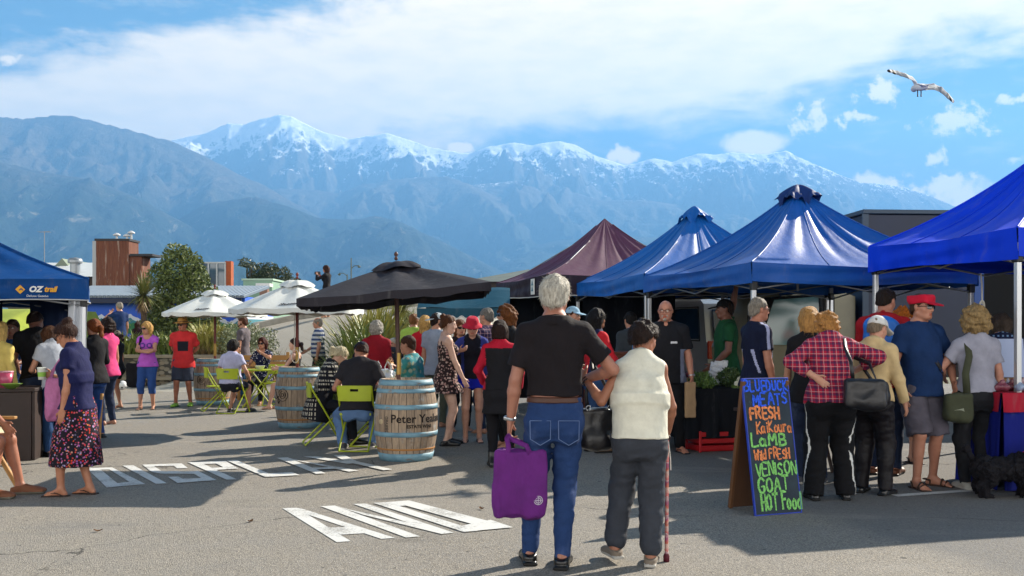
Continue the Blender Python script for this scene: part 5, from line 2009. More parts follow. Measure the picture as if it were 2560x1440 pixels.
p = someone('man in a black tee leaning over the stall counter inside the left tent', 96, 11.75, -35, 1.74, 'm', lean=22, head=(38, 18, 0), hands=[(-.15, .48, .98), (.2, .46, 1.0)], tone='#8a5a44')
p.trousers(DJEAN, 1.08, .014, .1)
p.shirt(cloth('#141318'), .6, .02, -.05)
p.hair('#2a1a14', 'short', vol=.014)
p.shoes(SH_BLK, SOLE)
p = someone('woman with brown hair in a pale grey tee bending over the stall counter', 146, 11.42, -42, 1.60, 'f', lean=26, head=(-6, 16, 0), hands=[(-.12, .45, .95), (.14, .44, .95)])
p.trousers(cloth('#1f3d66', 'jeans'), 1.08, .014, .1)
p.shirt(cloth('#aeb4c0'), .5, .016, -.06)
p.hair('#5b3b28', 'bob', length=.14)
p.shoes(SH_BLK, SOLE)
p = someone('person with long pale blonde hair and a yellow cardigan in the left tent', -2, 11.3, 15, 1.56, 'f')
p.trousers(cloth('#30343c'), 1.05)
p.shirt(cloth('#c8b465'), 1.9, .02, -.12)
p.hair('#d9b56c', 'long', length=.40)
p = someone('stall keeper in blue behind the counter of the left tent', 32, 13.1, 170, 1.60, 'f', tone='#8a5a44', hands=[(-.12, .34, 1.0), (.12, .34, 1.0)])
p.trousers(BLK, 1.05)
p.shirt(cloth('#24406e'), .6)
p.hair('#3a281c', 'short', vol=.02)
p = p3 = someone('woman with a copper ponytail and a black patterned cardigan, brown bag on her arm', 236, 13.3, -62, 1.61, 'f', hands=[(-.21, .06, .72), (.15, .25, .95)], tone=MIDS)
p.trousers(JEAN, 1.06, .012, .1)
p.shirt(BLK, 1.92, .02, -.10, mats=[BLK, cloth('#2a2530', 'darkfloral')], pick=lambda C: ((C[:, 1] > .02) & (np.abs(C[:, 0]) < .12)).astype(int))
p.hair('#8a4a22', 'ponytail', length=.18, vol=.02)
p.shoes(SH_BLK, SOLE)
p = someone('woman with dark curly hair and a bright pink top, behind the copper ponytail', 270, 15.2, -70, 1.64, 'f')
p.trousers(DJEAN, 1.05)
p.shirt(cloth('#d8447e'), .25, .012)
p.hair('#2a1812', 'curly', vol=.03, curl=.7)
p = girl = someone('girl in a black top, black shorts and grey cap, one forearm raised', 292, 18.5, -78, 1.46, 'f', hands=[(-.16, .24, .92), None], tone='#b57852')
p.trousers(cloth('#14141a'), -.55, .014, .1)
p.shirt(cloth('#16151c'), .5, .014, -.06)
p.hair('#2a1c16', 'ponytail', length=.14)
p.cap(cloth('#6d655c'), 'ball')
p.glasses()
p.shoes(mat('dark_sandal', '#2a1b14', .6), SOLE, 'thong')
p = someone('woman in a pink tee with folded arms, blonde hair and cropped jeans', 369, 18.2, 174, 1.63, 'f', tone=MIDS, hands=[(.06, .215, 1.075), (-.075, .235, 1.045)], elbows=[(-1, .2, -.5), (1, .2, -.5)],
			handdir=[(1, -.15, .25), (-1, .1, .25)], head=(28, 10, 0), feet=[(-.10, .0, 0), (.11, .07, 0)])
p.trousers(JEAN, .42, .014, .10)
PINK = cloth('#b65bc4')
p.shirt(PINK, .40, .012, -.06, neck_drop=.025, neck=.08, mats=[PINK, cloth('#5c3a8e')], pick=lambda C: ((np.abs(np.hypot(np.abs(C[:, 0]) - .06, C[:, 2] - 1.17) - .038) < .012) & (C[:, 1] > 0)).astype(int))
p.hair('#c79a58', 'shoulder', length=.20, vol=.016)
p.glasses()
p.shoes(SH_BLK, SOLE, 'thong')
pink_lady = p
p = someone('man in a red tee and a wide straw hat with his hands behind his back', 458, 18.95, 172, 1.67, 'm', girth=1.08, tone='#b06a48', hands=[(-.07, -.20, .95), (.07, -.21, .93)], elbows=[(-1, -.3, 0), (1, -.3, 0)],
			feet=[(-.13, -.02, 0), (.12, .10, 0)], head=(26, 4, 0))
p.trousers(cloth('#3a4050'), -.92, .026, .10, flare=.02)
RED = cloth('#cf3436')
p.shirt(RED, .72, .026, -.13, flare=.02, mats=[RED, cloth('#20222c')], pick=patch(-.11, .08, 1.06, 1.24))
p.hair('#5a4636', 'short')
p.glasses()
p.cap(mat('straw', '#b98a44', .8, fn=vary('#b98a44', .25, 40), bump=(120, .5, .01)), 'sun', name='straw_hat')
p.shoes(mat('lime_clog', '#8fc23a', .5), mat('green_clog_sole', '#3f7d35', .6), 'clog')
# by the mural, far left
p = someone('grey-haired man in a navy tee by the painted mural wall', 299, 27.0, -50, 1.74, 'm', z=.48, hands=[(-.1, .3, 1.45), None])
p.trousers(cloth('#2a3346'), 1.05)
p.shirt(cloth('#16305e'), .62)
p.hair('#9a9288', 'short')
p = someone('child with brown hair in front of the man by the mural wall', 268, 26.2, 150, 1.38, 'f', z=.44)
p.trousers(DJEAN, 1.05)
p.shirt(cloth('#c9b26a'), .5)
p.hair('#6a4428', 'bob', length=.12)
p = someone('girl with long dark hair in front of the blue mural', 344, 27.4, 10, 1.26, 'f', z=.46)
p.trousers(DJEAN, 1.05)
p.shirt(cloth('#3a2632'), .5)
p.hair('#3a2015', 'long', length=.30)
# the tables
p = seated_white = someone('seated woman in a pale lilac tee on a lime folding chair, back to the camera', 578, 17.35, 14, 1.60, 'f', girth=1.22, sit=.53, lean=5, head=(34, 6, 0), hands=[(-.2, .28, .75), (.26, .16, .62)], feet=[(-.16, .25, 0), (.16, .34, 0)])
p.trousers(cloth('#1d1f2a'), -.75, .016, .10)
p.shirt(cloth('#b7b8d6'), .62, .018, -.03, flare=.016)
p.hair('#1c1310', 'bob', length=.07, vol=.022)
p.glasses()
p.shoes(SH_BLK, SOLE, 'sneaker')
p = someone('bearded man in a grey tee and jeans standing side-on behind the tables', 608, 21.3, -80, 1.75, 'm', tone=MIDS)
p.trousers(cloth('#2d5a80', 'jeans'), 1.06)
p.shirt(cloth('#6a6268'), .6, .016, -.02)
p.hair('#5a3522', 'short', vol=.018)
p.beard('#4a2d1e', True)
p.shoes(SH_BLK, SOLE)
p = sunny = someone('auburn-haired seated woman in a navy spotted dress with her hand at her mouth', 657, 19.6, 186, 1.62, 'f', sit=.54, hands=[(-.02, .20, 1.02), (.18, .30, .76)], elbows=[(-1, .5, -.6), None], head=(4, 4, 0), feet=[(-.10, .42, 0), (.12, .48, 0)], grip=(.8, .4))
p.trousers(BLK, .95, .008, .1)
p.shirt(cloth('#161c40', 'dots'), .55, .016, -.12, neck_drop=.03)
p.trousers(cloth('#161c40', 'dots'), -.62, .024, .08, name='skirt')
p.hair('#4a1d14', 'shoulder', length=.16, vol=.02)
p.glasses()
p.shoes(mat('tan_sandal', '#b08a5a', .6), SOLE, 'strap')
p = someone('dark-haired seated woman in a black vest top, side-on behind the second barrel', 738, 18.2, -82, 1.62, 'f', sit=.54, feet=[(-.10, .46, 0), (.10, .38, 0)], hands=[(-.1, .34, .74), (.1, .36, .76)], tone=PALE)
p.trousers(BLK, -.5, .012, .1)
p.shirt(BLK, sleeveless=True, straps=True, loose=.010, hem=-.02)
p.hair('#2a1712', 'ponytail', length=.34, vol=.012)
p = someone('balding man in a white and navy striped polo shirt, standing side-on', 796, 21.8, -102, 1.735, 'm', girth=1.12, belly=.02, tone='#b47a5c', hands=[None, (.2, .25, 1.0)])
p.trousers(cloth('#171c2c'), 1.06, .02)
p.shirt(cloth('#c6c8cc', 'stripe'), .7, .02, -.02, collar=True)
p.hair('#8c8378', 'balding')
p.shoes(SH_BLK, SOLE)
PZ = 1.86
p = photog = someone('dark-haired photographer in a black and red jacket standing above the white parasols', 817, 30.2, -72, 1.62, 'f', z=PZ, hands=[(-.06, .30, 1.30), (.07, .30, 1.30)], head=(0, 12, 0))
p.trousers(DJEAN, 1.05)
p.shirt(BLK, 1.9, mats=[BLK, cloth('#b0203a')], pick=lambda C: ((C[:, 1] > .03) & (np.abs(C[:, 0]) < .09)).astype(int))
p.hair('#3a1f16', 'long', length=.28)
p = blonde = someone('platinum blonde seated woman in a black and cream patterned cardigan', 800, 12.6, 72, 1.64, 'f', sit=.52, lean=14, hunch=8, head=(0, 16, 0), tone=PALE, hands=[(-.12, .40, .74), (.14, .36, .72)], feet=[(-.12, .36, 0), (.14, .40, 0)])
p.trousers(cloth('#1b1c24'), 1.05, .014)
p.shirt(cloth('#15151d', 'aztec'), 1.9, .034, -.24, flare=.02, neck_drop=.02, name='cardigan')
p.hair('#d8c9a4', 'ponytail', length=.22, vol=.014)
p.glasses(m=mat('cream_frame', '#e3d9bd', .4))
p.shoes(SH_BLK, SOLE, 'shoe')
p = capman = someone('seated man in a charcoal tee and dark cap, his back to the camera', 893, 11.95, 4, 1.76, 'm', girth=1.06, sit=.52, lean=14, hunch=10, head=(-28, 20, 0), hands=[(-.16, .34, .76), (.18, .34, .74)], feet=[(-.20, .10, 0), (.12, .32, 0)], knees=[(-.5, 1, .6), (.2, 1, .6)], tone='#b57a5a')
p.trousers(LJEAN, 1.08, .020, .1, folds=1.3)
p.shirt(cloth('#262429'), .62, .020, -.06, flare=.016, folds=1.2)
p.hair('#3a2218', 'short', vol=.012)
p.cap(cloth('#15162a'), 'ball', mats=[cloth('#15162a'), cloth('#a02028')])
p.shoes(mat('grey_trainer', '#4a4c55', .7), GREY_SOLE, 'sneaker')
p = someone('grey-haired person in a dark red jumper standing with their back to the camera', 941, 14.5, 6, 1.60, 'f', girth=1.28, head=(10, 0, 0))
p.trousers(cloth('#1c1b22'), 1.05)
p.shirt(cloth('#8a1020'), 1.92, .022, -.06, neck=.064)
p.hair('#a49e94', 'curly', vol=.022, curl=.5)
p = hawaii = someone('brown-haired seated man in a turquoise patterned shirt, eating side-on', 1034, 13.3, -72, 1.76, 'm', girth=1.1, sit=.52, hunch=8, hands=[(-.07, .30, .95), (.05, .30, .95)], tone='#bb7f5f', grip=(.8, .8))
p.trousers(cloth('#8d8468'), 1.05)
p.shirt(cloth('#3f8f96', 'hawaii'), .7, .022, -.06, collar=True)
p.hair('#4a2c1c', 'short', vol=.016)
p = someone('white-haired person in the distance with hands at their chin', 986, 16.8, -140, 1.55, 'f', sit=.56, hands=[(-.04, .17, 1.12), (.05, .17, 1.12)], z=.02)
p.trousers(cloth('#39404a'), 1.05)
p.shirt(cloth('#2a2d38'), 1.9)
p.hair('#c9c3b6', 'short', vol=.02)
# the queue in the middle
p = someone('man in a lime green tee, seen from behind', 1034, 18.3, 14, 1.75, 'm')
p.trousers(BLK, 1.05)
p.shirt(cloth('#9fc053'), .62, .02)
p.hair('#8a5a34', 'short', vol=.014)
p = someone('woman with blonde hair and a bright red tee, seen from behind', 1062, 15.9, 8, 1.70, 'f', girth=1.1)
p.trousers(BLK, 1.05)
p.shirt(cloth('#c01828'), .6, .016)
p.hair('#c49a58', 'bob', length=.16, vol=.02)
p = someone('man in a grey-blue tee and a pale cap turned backwards', 1090, 14.9, 28, 1.70, 'm', girth=.98, head=(26, 0, 0))
p.trousers(cloth('#5a5f52'), 1.05)
p.shirt(cloth('#8d98ab'), .62, .018, -.10)
p.hair('#2a1c15', 'short', vol=.012)
p.cap(cloth('#b9c2c6'), 'ball', turn=180)
p.beard('#2a1c15', True)
p = someone('young woman in a short floral strap dress with pinned-up hair', 1116, 12.5, 72, 1.655, 'f', tone='#e0b49c', girth=1.06, hands=[None, (.16, .19, .80)], elbows=[None, (.6, -1, 0)], head=(14, 6, 0), feet=[(-.09, .06, 0), (.10, -.03, 0)])
DF = cloth('#2a1d1e', 'darkfloral')
p.shirt(DF, sleeveless=True, straps=True, loose=.012, hem=.03)
p.skirt(DF, .655, .235, .205, .17, wave=(6, .05, .2))
p.hair('#6b4128', 'bun', vol=.010)
p.shoes(SH_BLK, SOLE, 'sneaker')
p = someone('woman with brown hair and dark sunglasses, behind the floral dress', 1149, 14.3, 160, 1.61, 'f', tone=MIDS)
p.trousers(BLK, 1.05)
p.shirt(cloth('#241a1c'), .9)
p.hair('#6a3f22', 'shoulder', length=.16, vol=.022)
p.glasses()
p = someone('woman in a red sun hat, violet cardigan and bright blue shorts', 1181, 12.85, 178, 1.635, 'f', girth=1.05, tone='#d9a48a', hands=[(-.2, .12, .84), (.16, .17, 1.18)], elbows=[None, (1, -.2, -.6)], head=(0, 18, 0), feet=[(-.09, 0, 0), (.09, .02, 0)], grip=(.4, .8))
VIO = cloth('#37408f')
p.trousers(cloth('#1526c0'), -.36, .018, .12, flare=.01)
p.shirt(VIO, 1.9, .018, -.02, vneck=.10, mats=[VIO, cloth('#181824')], pick=lambda C: ((C[:, 1] > .0) & (np.abs(C[:, 0]) < .105)).astype(int))
p.hair('#7a4a2a', 'short')
p.cap(cloth('#d02c46'), 'bucket', name='sun_hat')
p.glasses()
p.shoes(mat('dark_slipper', '#2b1414', .6), SOLE, 'thong')
p = someone('grey-haired man in a dark plaid shirt behind the red sun hat', 1218, 14.0, -56, 1.755, 'm')
p.trousers(DJEAN, 1.05)
p.shirt(cloth('#4a2f52', 'plaid'), 1.8, .02, collar=True)
p.hair('#75706a', 'short', vol=.014)
p = someone('tall woman with long wavy brown hair and blue mirrored sunglasses', 1268, 12.3, -112, 1.775, 'f', tone=MIDS)
p.trousers(BLK, 1.05)
p.shirt(cloth('#19181c'), .9, .016)
p.hair('#7a4a26', 'long', length=.26, vol=.024, curl=.5)
p.glasses(m=mat('blue_frame', '#2a7fc0', .3))
p = someone('woman in a black dress with red sleeves and dark boots, back to the camera', 1250, 10.55, 2, 1.57, 'f', girth=1.05, tone='#d9a78c', hands=[(-.17, .20, .86), (.20, .12, .80)], elbows=[(-1, -.6, -.2), None], head=(-6, 14, 0), feet=[(-.08, -.05, 0), (.11, .06, 0)])
RS = cloth('#b01530')
p.trousers(cloth('#131217'), 1.05, .008, .08)
p.shirt(cloth('#17161b'), 1.9, .018, .0, neck=.085, mats=[cloth('#17161b'), RS], pick=lambda C, q=p: ((np.abs(C[:, 0]) > .150) | ((C[:, 2] > q.neck0[2] - .035))).astype(int))
p.skirt(cloth('#17161b'), .56, .20, .165, .14, name='dress_skirt', wave=(5, .03, .4))
p.hair('#2a1712', 'bob', length=.09, vol=.016)
p.shoes(SH_BLK, SOLE, 'boot')
p = someone('man in a pale blue cap, mostly hidden behind the old man', 1430, 13.5, 130, 1.76, 'm')
p.trousers(DJEAN, 1.05)
p.shirt(cloth('#39404e'), .6)
p.hair('#4a3020', 'short')
p.cap(cloth('#8fb4cc'), 'ball')
p = someone('woman with long black hair and a red jacket, behind the old couple', 1490, 11.8, 58, 1.72, 'f', tone='#a9714f', hands=[(-.12, .26, 1.0), (.16, .28, 1.0)])
p.trousers(cloth('#24406a', 'jeans'), 1.05)
RJ = cloth('#c4202c')
p.shirt(RJ, 1.9, .022, -.02, mats=[RJ, cloth('#1b2347')], pick=lambda C: ((C[:, 0] > .03) & (C[:, 0] < .13)).astype(int), name='jacket')
p.hair('#141013', 'long', length=.30, vol=.018)
p.shoes(mat('walking_shoe', '#5a4634', .8), SOLE, 'sneaker')
p = someone('woman in a bright pink tee and sunglasses, far beyond the tables', 1521, 19.4, 190, 1.72, 'f', girth=1.12)
p.trousers(cloth('#a5a8ae'), 1.05)
p.shirt(cloth('#d9558e'), .55)
p.hair('#5a3a26', 'short')
p.glasses()
p = someone('boy with short brown hair beyond the tables', 1547, 18.2, 175, 1.68, 'm', tone=PALE, girth=.92)
p.trousers(DJEAN, 1.05)
p.shirt(cloth('#a4a6a0'), .6)
p.hair('#4a2f20', 'short')
p = someone('dark-haired shopper in a denim shirt with a grey shoulder strap', 1582, 14.4, -18, 1.71, 'm', lean=6)
p.trousers(DJEAN, 1.05)
DEN = cloth('#5d86bd')
p.shirt(DEN, 1.9, .022, mats=[DEN, cloth('#3a4148')], pick=lambda C: ((C[:, 0] < -.06)).astype(int))
p.hair('#17110f', 'short', vol=.018)
# vegetable stall and chalkboard
p = bald = someone('bald man with a grey beard and spectacles in a black and grey shirt', 1664, 11.75, 186, 1.80, 'm', girth=1.14, belly=.03, tone='#c38264', hands=[(-.30, .06, .88), None], elbows=[(-.8, -1, 0), None], head=(8, 4, 0), feet=[(-.17, -.02, 0), (.06, .08, 0)], toes=(22, -4), grip=(.85, .4))
GB = cloth('#1b1b20')
p.trousers(cloth('#121216'), 1.05, .018)
GREY_P = cloth('#8088a0')
p.shirt(GB, .80, .026, -.10, collar=True, flare=.02, vneck=.05, mats=[GB, GREY_P, mat('white_print', '#d8d8dc', .6)],
		pick=lambda C: np.where((C[:, 2] < 1.22) & (np.abs(C[:, 0]) > .165), 1, np.where((C[:, 2] > 1.285) & (C[:, 2] < 1.31) & (C[:, 0] < -.05) & (C[:, 0] > -.13) & (C[:, 1] > .05), 2, 0)))
p.beard('#b9b3aa')
p.glasses('spec')
p.wristwatch(0)
p.shoes(SH_BLK, SOLE, 'thong')
p = someone('stallholder in a dark green tee and cap with one arm raised to the tent frame', 1815, 12.9, -88, 1.84, 'm', tone='#7a4c38', girth=1.1, hands=[(-.2, .2, 1.0), (.12, -.16, 2.03)], elbows=[None, (.3, -1, .1)], grip=(.4, .8), palms=[None, (0, 1, 0)])
p.trousers(cloth('#16181c'), 1.05)
p.shirt(cloth('#164a2c'), .62, .022, -.10)
p.hair('#2a1c15', 'short')
p.cap(cloth('#101216'), 'ball')
p = polo = someone('grey-haired man in a navy polo shirt with white piping, looking right', 1893, 10.45, 76, 1.78, 'm', girth=1.06, tone='#b8785a', hands=[None, (.24, .06, .86)])
p.trousers(cloth('#1a1d28'), 1.05)
NVY = cloth('#101732')
WP = cloth('#a9aed2')
p.shirt(NVY, .66, .020, -.06, collar=True, mats=[NVY, WP],
		pick=lambda C, q=p: (((np.abs(C[:, 1] - q.sh[1][1] - .0) < .017) & (np.abs(C[:, 0]) > .10) & (C[:, 2] > 1.22)) | ((np.abs(np.abs(C[:, 1]) - .085 - .2 * (C[:, 2] - 1.1)) < .010) & (C[:, 2] < 1.24) & (C[:, 2] > 1.0))).astype(int))
p.hair('#8d857a', 'short', vol=.012)
p.glasses()
p.shoes(SH_BLK, SOLE)
p = someone('blonde woman in a black tee and dark jeans behind the plaid shirt', 2024, 9.35, 12, 1.675, 'f', head=(-10, 14, 0), hands=[(-.20, .18, .82), (.16, .3, .95)], elbows=[(-1, -.6, 0), None])
p.trousers(DJEAN, 1.05)
p.shirt(BLK, .6, .016)
p.hair('#c08f52', 'bob', length=.12, vol=.022)
p.shoes(mat('grey_trainer', '#4a4c55', .7), GREY_SOLE, 'sneaker')
p = plaid = someone('woman in a red plaid shirt and black tracksuit trousers, hand on her hip', 2078, 8.45, 6, 1.66, 'f', girth=1.20, tone='#cf9577', lean=7, hunch=9, head=(16, 22, 0), hands=[(-.165, -.16, 1.05), (.27, .22, 1.10)], elbows=[(-1, .1, .2), (1, -.5, .1)],
					handdir=[(.75, -.25, -.60), None], palms=[(0, 0, 1), None], feet=[(-.15, -.02, 0), (.13, .03, 0)])
TRK = cloth('#121216')
p.trousers(TRK, 1.10, .030, .10, flare=.018, folds=1.2, mats=[TRK, WHITE], pick=lambda C, q=p: ((np.abs(np.abs(C[:, 0]) - .245) < .10) & (np.abs(C[:, 1] + .01) < .007) & (C[:, 2] < .82)).astype(int))
p.shirt(cloth('#b3203f', 'plaid'), 1.72, .024, -.04, collar=True, folds=1.2, flare=.012)
p.hair('#b98348', 'curly', vol=.016, curl=1.1)
p.shoes(SH_BLK, SOLE)
p = yellow = someone('woman in a pale yellow jumper and a white patterned cap, facing away to the right', 2178, 8.75, 40, 1.60, 'f', girth=1.12, tone='#cf9577', lean=9, head=(16, 12, 0), hands=[(-.05, .30, .95), (.235, .165, .80)], elbows=[None, (.5, -1, .1)], feet=[(-.1, .04, 0), (.12, .0, 0)])
p.trousers(cloth('#1b181c', rough=.5), 1.08, .024)
p.shirt(cloth('#d3b98a'), 1.93, .020, .0, folds=1.1)
WC = cloth('#d4d4d2')
p.cap(WC, 'white', mats=[WC, BLK])
p.hair('#8a7a66', 'short', vol=.006)
p.shoes(SH_BLK, SOLE)
p = redj = someone('tall man in a red jacket carrying a bright blue backpack', 2210, 9.95, 26, 1.87, 'm', tone='#b8785a', head=(24, 16, 0))
p.trousers(DJEAN, 1.05)
p.shirt(cloth('#9c1420'), 1.9, .024, -.08, collar=True, name='jacket')
p.hair('#241812', 'short', vol=.010)
p.shoes(BROWNL, SOLE)
p = someone('woman with curly ginger hair, sunglasses and black cropped trousers', 2256, 10.8, 172, 1.68, 'f', tone=PALE, head=(-20, 0, 0))
p.trousers(BLK, .35)
p.shirt(cloth('#4a1a20'), .8)
p.hair('#b5651f', 'curly', vol=.04, curl=1)
p.glasses()
p.shoes(SH_BLK, SOLE, 'strap')
p = redcap = someone('man in a red cap, navy tee and grey cargo shorts', 2300, 9.15, 164, 1.775, 'm', girth=1.06, belly=.035, tone='#bf8163', hands=[(-.26, .13, .97), (.255, .07, .90)], elbows=[(-1, -.7, 0), (1, -1, 0)], head=(-18, 0, 0), feet=[(-.17, -.04, 0), (.10, .08, 0)], toes=(28, -10))
p.trousers(cloth('#595560'), -1.0, .032, .09, flare=.024, folds=1.4)
p.shirt(cloth('#14305c'), .66, .022, -.07, flare=.020, folds=1.2)
p.hair('#4a3222', 'short', vol=.006)
p.cap(cloth('#c01834'), 'army')
p.glasses()
p.shoes(mat('brown_sandal', '#3a261a', .6), SOLE, 'strap')
p = curly = someone('woman with big curly fair hair, pale grey tee and black jeans', 2440, 9.05, 0, 1.66, 'f', girth=1.14, tone='#c68a70', hands=[(-.20, .22, 1.0), (.245, .05, .80)], elbows=[(-1, -.8, -.2), None], feet=[(-.11, -.03, 0), (.10, .05, 0)])
p.trousers(cloth('#15161b', 'jeans'), 1.08, .012, .12)
p.shirt(cloth('#9a9bab'), .62, .014, .03, neck=.078, folds=1.5)
p.hair('#a68a5e', 'curly', vol=.045, curl=1.2, strands=900)
p.shoes(mat('pale_trainer', '#a8a59c', .8), GREY_SOLE, 'sneaker')
p = someone('shopper in a dark blue checked shirt bending over the preserves table', 2506, 9.9, 24, 1.66, 'm', lean=20, head=(-20, 10, 0), hands=[(-.1, .4, .95), (.2, .42, .98)])
p.trousers(DJEAN, 1.05)
p.shirt(cloth('#131c3a', 'check'), 1.9, .024)
p.hair('#3f352e', 'shoulder', length=.12, vol=.02)
# ---------------------------------------------------------------- background: hill, planter, plants, buildings, vehicles
def hill():
	def zf(x, y):
		k = min(max((y - 23.6) / 7.0, 0), 1)
		side = min(max((x + 9.2) / 1.4, 0), 1) * min(max((3.0 - x) / 4.0, 0), 1)
		return (k * k * (3 - 2 * k) * .35 + k * .65) * (1.98 + .10 * (x + 5)) * side - .01 * (1 - side)
	path = mat('pale_path', rough=.9, fn=lambda t, co: t.mix(t.lin(t.noise(co, 120, 3, .6), .3, .7), t.mix(t.lin(t.noise(co, 1.2, 5, .6), .3, .7), (.20, .18, .15), (.27, .25, .21)), (.33, .31, .27)), bump=(90, .3, .006))
	b = MB()
	b.sheet(lambda u, v: (-9.8 + 13 * u, 23.4 + 12 * v, zf(-9.8 + 13 * u, 23.4 + 12 * v)), 60, 50)
	b.build('path_mound', path, kind='structure')
	# low retaining kerb along the top of the path
	k = MB()
	conc = mat('weathered_concrete', '#9a958a', .9, fn=vary('#9a958a', .2, 4), bump=(20, .4, .01))
	pts = [(-8.3, 27.8), (-7.6, 29.6), (-6.4, 30.6), (-4.6, 31.2), (-2.4, 31.6), (.4, 31.8)]
	vs, fs = [], []
	for i, (x, y) in enumerate(pts):
		t_ = Vector((pts[min(i + 1, 5)][0] - pts[max(i - 1, 0)][0], pts[min(i + 1, 5)][1] - pts[max(i - 1, 0)][1], 0)).normalized()
		n = Vector((-t_.y, t_.x, 0)) * .13
		z = zf(x, y)
		for q, zz in ((-n, z - .3), (n, z - .3), (n, z + .16), (-n, z + .16)):
			vs.append(Vector((x, y, zz)) + q)
	for i in range(5):
		for j in range(4):
			fs.append((i * 4 + j, i * 4 + (j + 1) % 4, i * 4 + 4 + (j + 1) % 4, i * 4 + 4 + j))
	fs += [(0, 1, 2, 3), (20, 23, 22, 21)]
	k.add(vs, fs, 0, False)
	k.build('retaining_kerb', conc, label='curved concrete kerb along the top of the pale path', cat='kerb')
	# blue railing by the kerb
	r = MB()
	for i in range(9):
		x = -4.0 + .32 * i
		z = zf(x, 31.9)
		r.tube([(x, 31.9, z), (x, 31.9, z + (.72 if i % 4 == 0 else .62))], .03 if i % 4 == 0 else .012, 6)
	r.tube([(-4.0, 31.9, zf(-4, 31.9) + .64), (-1.44, 31.9, zf(-1.44, 31.9) + .64)], .022, 6)
	r.build('railing', mat('blue_railing', '#2a4a66', .5), label='short dark blue railing at the top of the pale path', cat='railing')
	return zf
HZ = hill()
photog.root.location.z = HZ(photog.root.location.x, photog.root.location.y)
def leaf_cards(n, centre_fn, size, rs, up=.3, droop=0.0, asp=.45):
	"""leaf-sized bent cards; returns verts and quads"""
	P = centre_fn(n)
	d = rs.normal(size=(n, 3))
	d[:, 2] += up
	d /= np.linalg.norm(d, axis=1)[:, None]
	w = np.cross(d, rs.normal(size=(n, 3)))
	w /= np.linalg.norm(w, axis=1)[:, None]
	s = size * rs.uniform(.6, 1.35, n)[:, None]
	nn = np.cross(d, w)
	a, b = P - d * s * .5, P + d * s * .5
	m = P + nn * s * .10
	V = np.stack([a, m + w * s * asp * .5, b, m - w * s * asp * .5], 1).reshape(-1, 3)
	return V, np.arange(4 * n).reshape(-1, 4)
def leaf_mat(key, c0, c1, c2=None, scale=1.2):
	def f(t, co):
		g = t.node('ShaderNodeNewGeometry')
		r = g.outputs['Random Per Island']
		c = t.mix(t.lin(t.noise(co, scale, 4, .6), .35, .65), c0, c1)
		c = t.mix(t.math('MULTIPLY', r, .8), c, c2 or tuple(x * 1.7 for x in c1))
		return c
	m = mat(key, c1, .5, spec=.4, fn=f)
	return m
def blob_fn(blobs, rs):
	"""points spread through ellipsoids, thicker near their skins"""
	bl = np.array(blobs, float)
	wgt = bl[:, 3] * bl[:, 4] * bl[:, 5]
	wgt /= wgt.sum()
	def fn(n):
		k = rs.choice(len(bl), n, p=wgt)
		d = rs.normal(size=(n, 3))
		d /= np.linalg.norm(d, axis=1)[:, None]
		r = rs.uniform(.35, 1, n) ** .5 * (1 + .16 * np.sin(d[:, 0] * 7 + k) * np.sin(d[:, 2] * 6 + 2 * k))
		return bl[k, :3] + d * r[:, None] * bl[k, 3:6]
	return fn
def scatter(name, V, Q, m, parent=None, **kw):
	me = bpy.data.meshes.new(name)
	me.materials.append(m)
	fill(me, V, Q, False)
	return link(name, me, parent, **kw)
DKL = leaf_mat('dark_glossy_leaves', (.022, .040, .012), (.055, .090, .022), (.19, .23, .06))
BARK = mat('grey_bark', '#5a4a3a', .9, fn=vary('#5a4a3a', .3, 8), bump=(14, .6, .03))
def tree(label, px, Y, z0, z1, w, blobs, m, n, size, seed, cat='tree', name='broadleaf_tree', trunk=.11, group=None, asp=.45):
	rs = np.random.default_rng(seed)
	x = X(px, Y)
	root = empty(name, (x, Y, z0), 0, label, cat, group)
	V, Q = leaf_cards(n, blob_fn(blobs, rs), size, rs, asp=asp)
	scatter('crown', V, Q, m, root)
	b = MB()
	H = z1 - z0
	b.tube([(0, 0, 0), (.04, 0, H * .25), (-.02, .03, H * .5), (0, 0, H * .8)], [trunk, trunk * .85, trunk * .6, trunk * .2], 9)
	for q in blobs[:7]:
		b.tube([(0, 0, H * .22), (q[0] * .45, q[1] * .45, H * .22 + (q[2] - H * .22) * .55), (q[0], q[1], q[2])], [trunk * .6, trunk * .4, trunk * .12], 6)
	b.build('trunk', BARK, root)
	return root
tree('dense dark green tree behind the far white parasol', 448, 29.5, .3, 4.1, 2,
	[(-.55, 0, 2.75, .42, .42, .42), (-.75, 0, 1.35, .42, .4, .4), (.45, 0, 2.75, .45, .45, .4), (.0, 0, 2.9, .62, .6, .75), (-.35, .1, 2.4, .5, .5, .5), (.5, 0, 2.3, .55, .55, .5), (.75, .1, 1.7, .5, .5, .5), (-.1, -.2, 1.8, .75, .6, .6), (-.55, 0, 1.6, .42, .45, .45), (.2, -.2, 1.1, .75, .6, .6), (-.35, 0, .8, .6, .5, .6), (.6, 0, .9, .5, .5, .5), (-.1, 0, 3.45, .34, .34, .34), (.3, .1, 3.1, .4, .4, .4), (.95, 0, 1.3, .3, .3, .3), (-.75, 0, 2.0, .25, .25, .22), (.85, 0, 2.15, .22, .22, .22)],
	DKL, 12500, .125, 3)
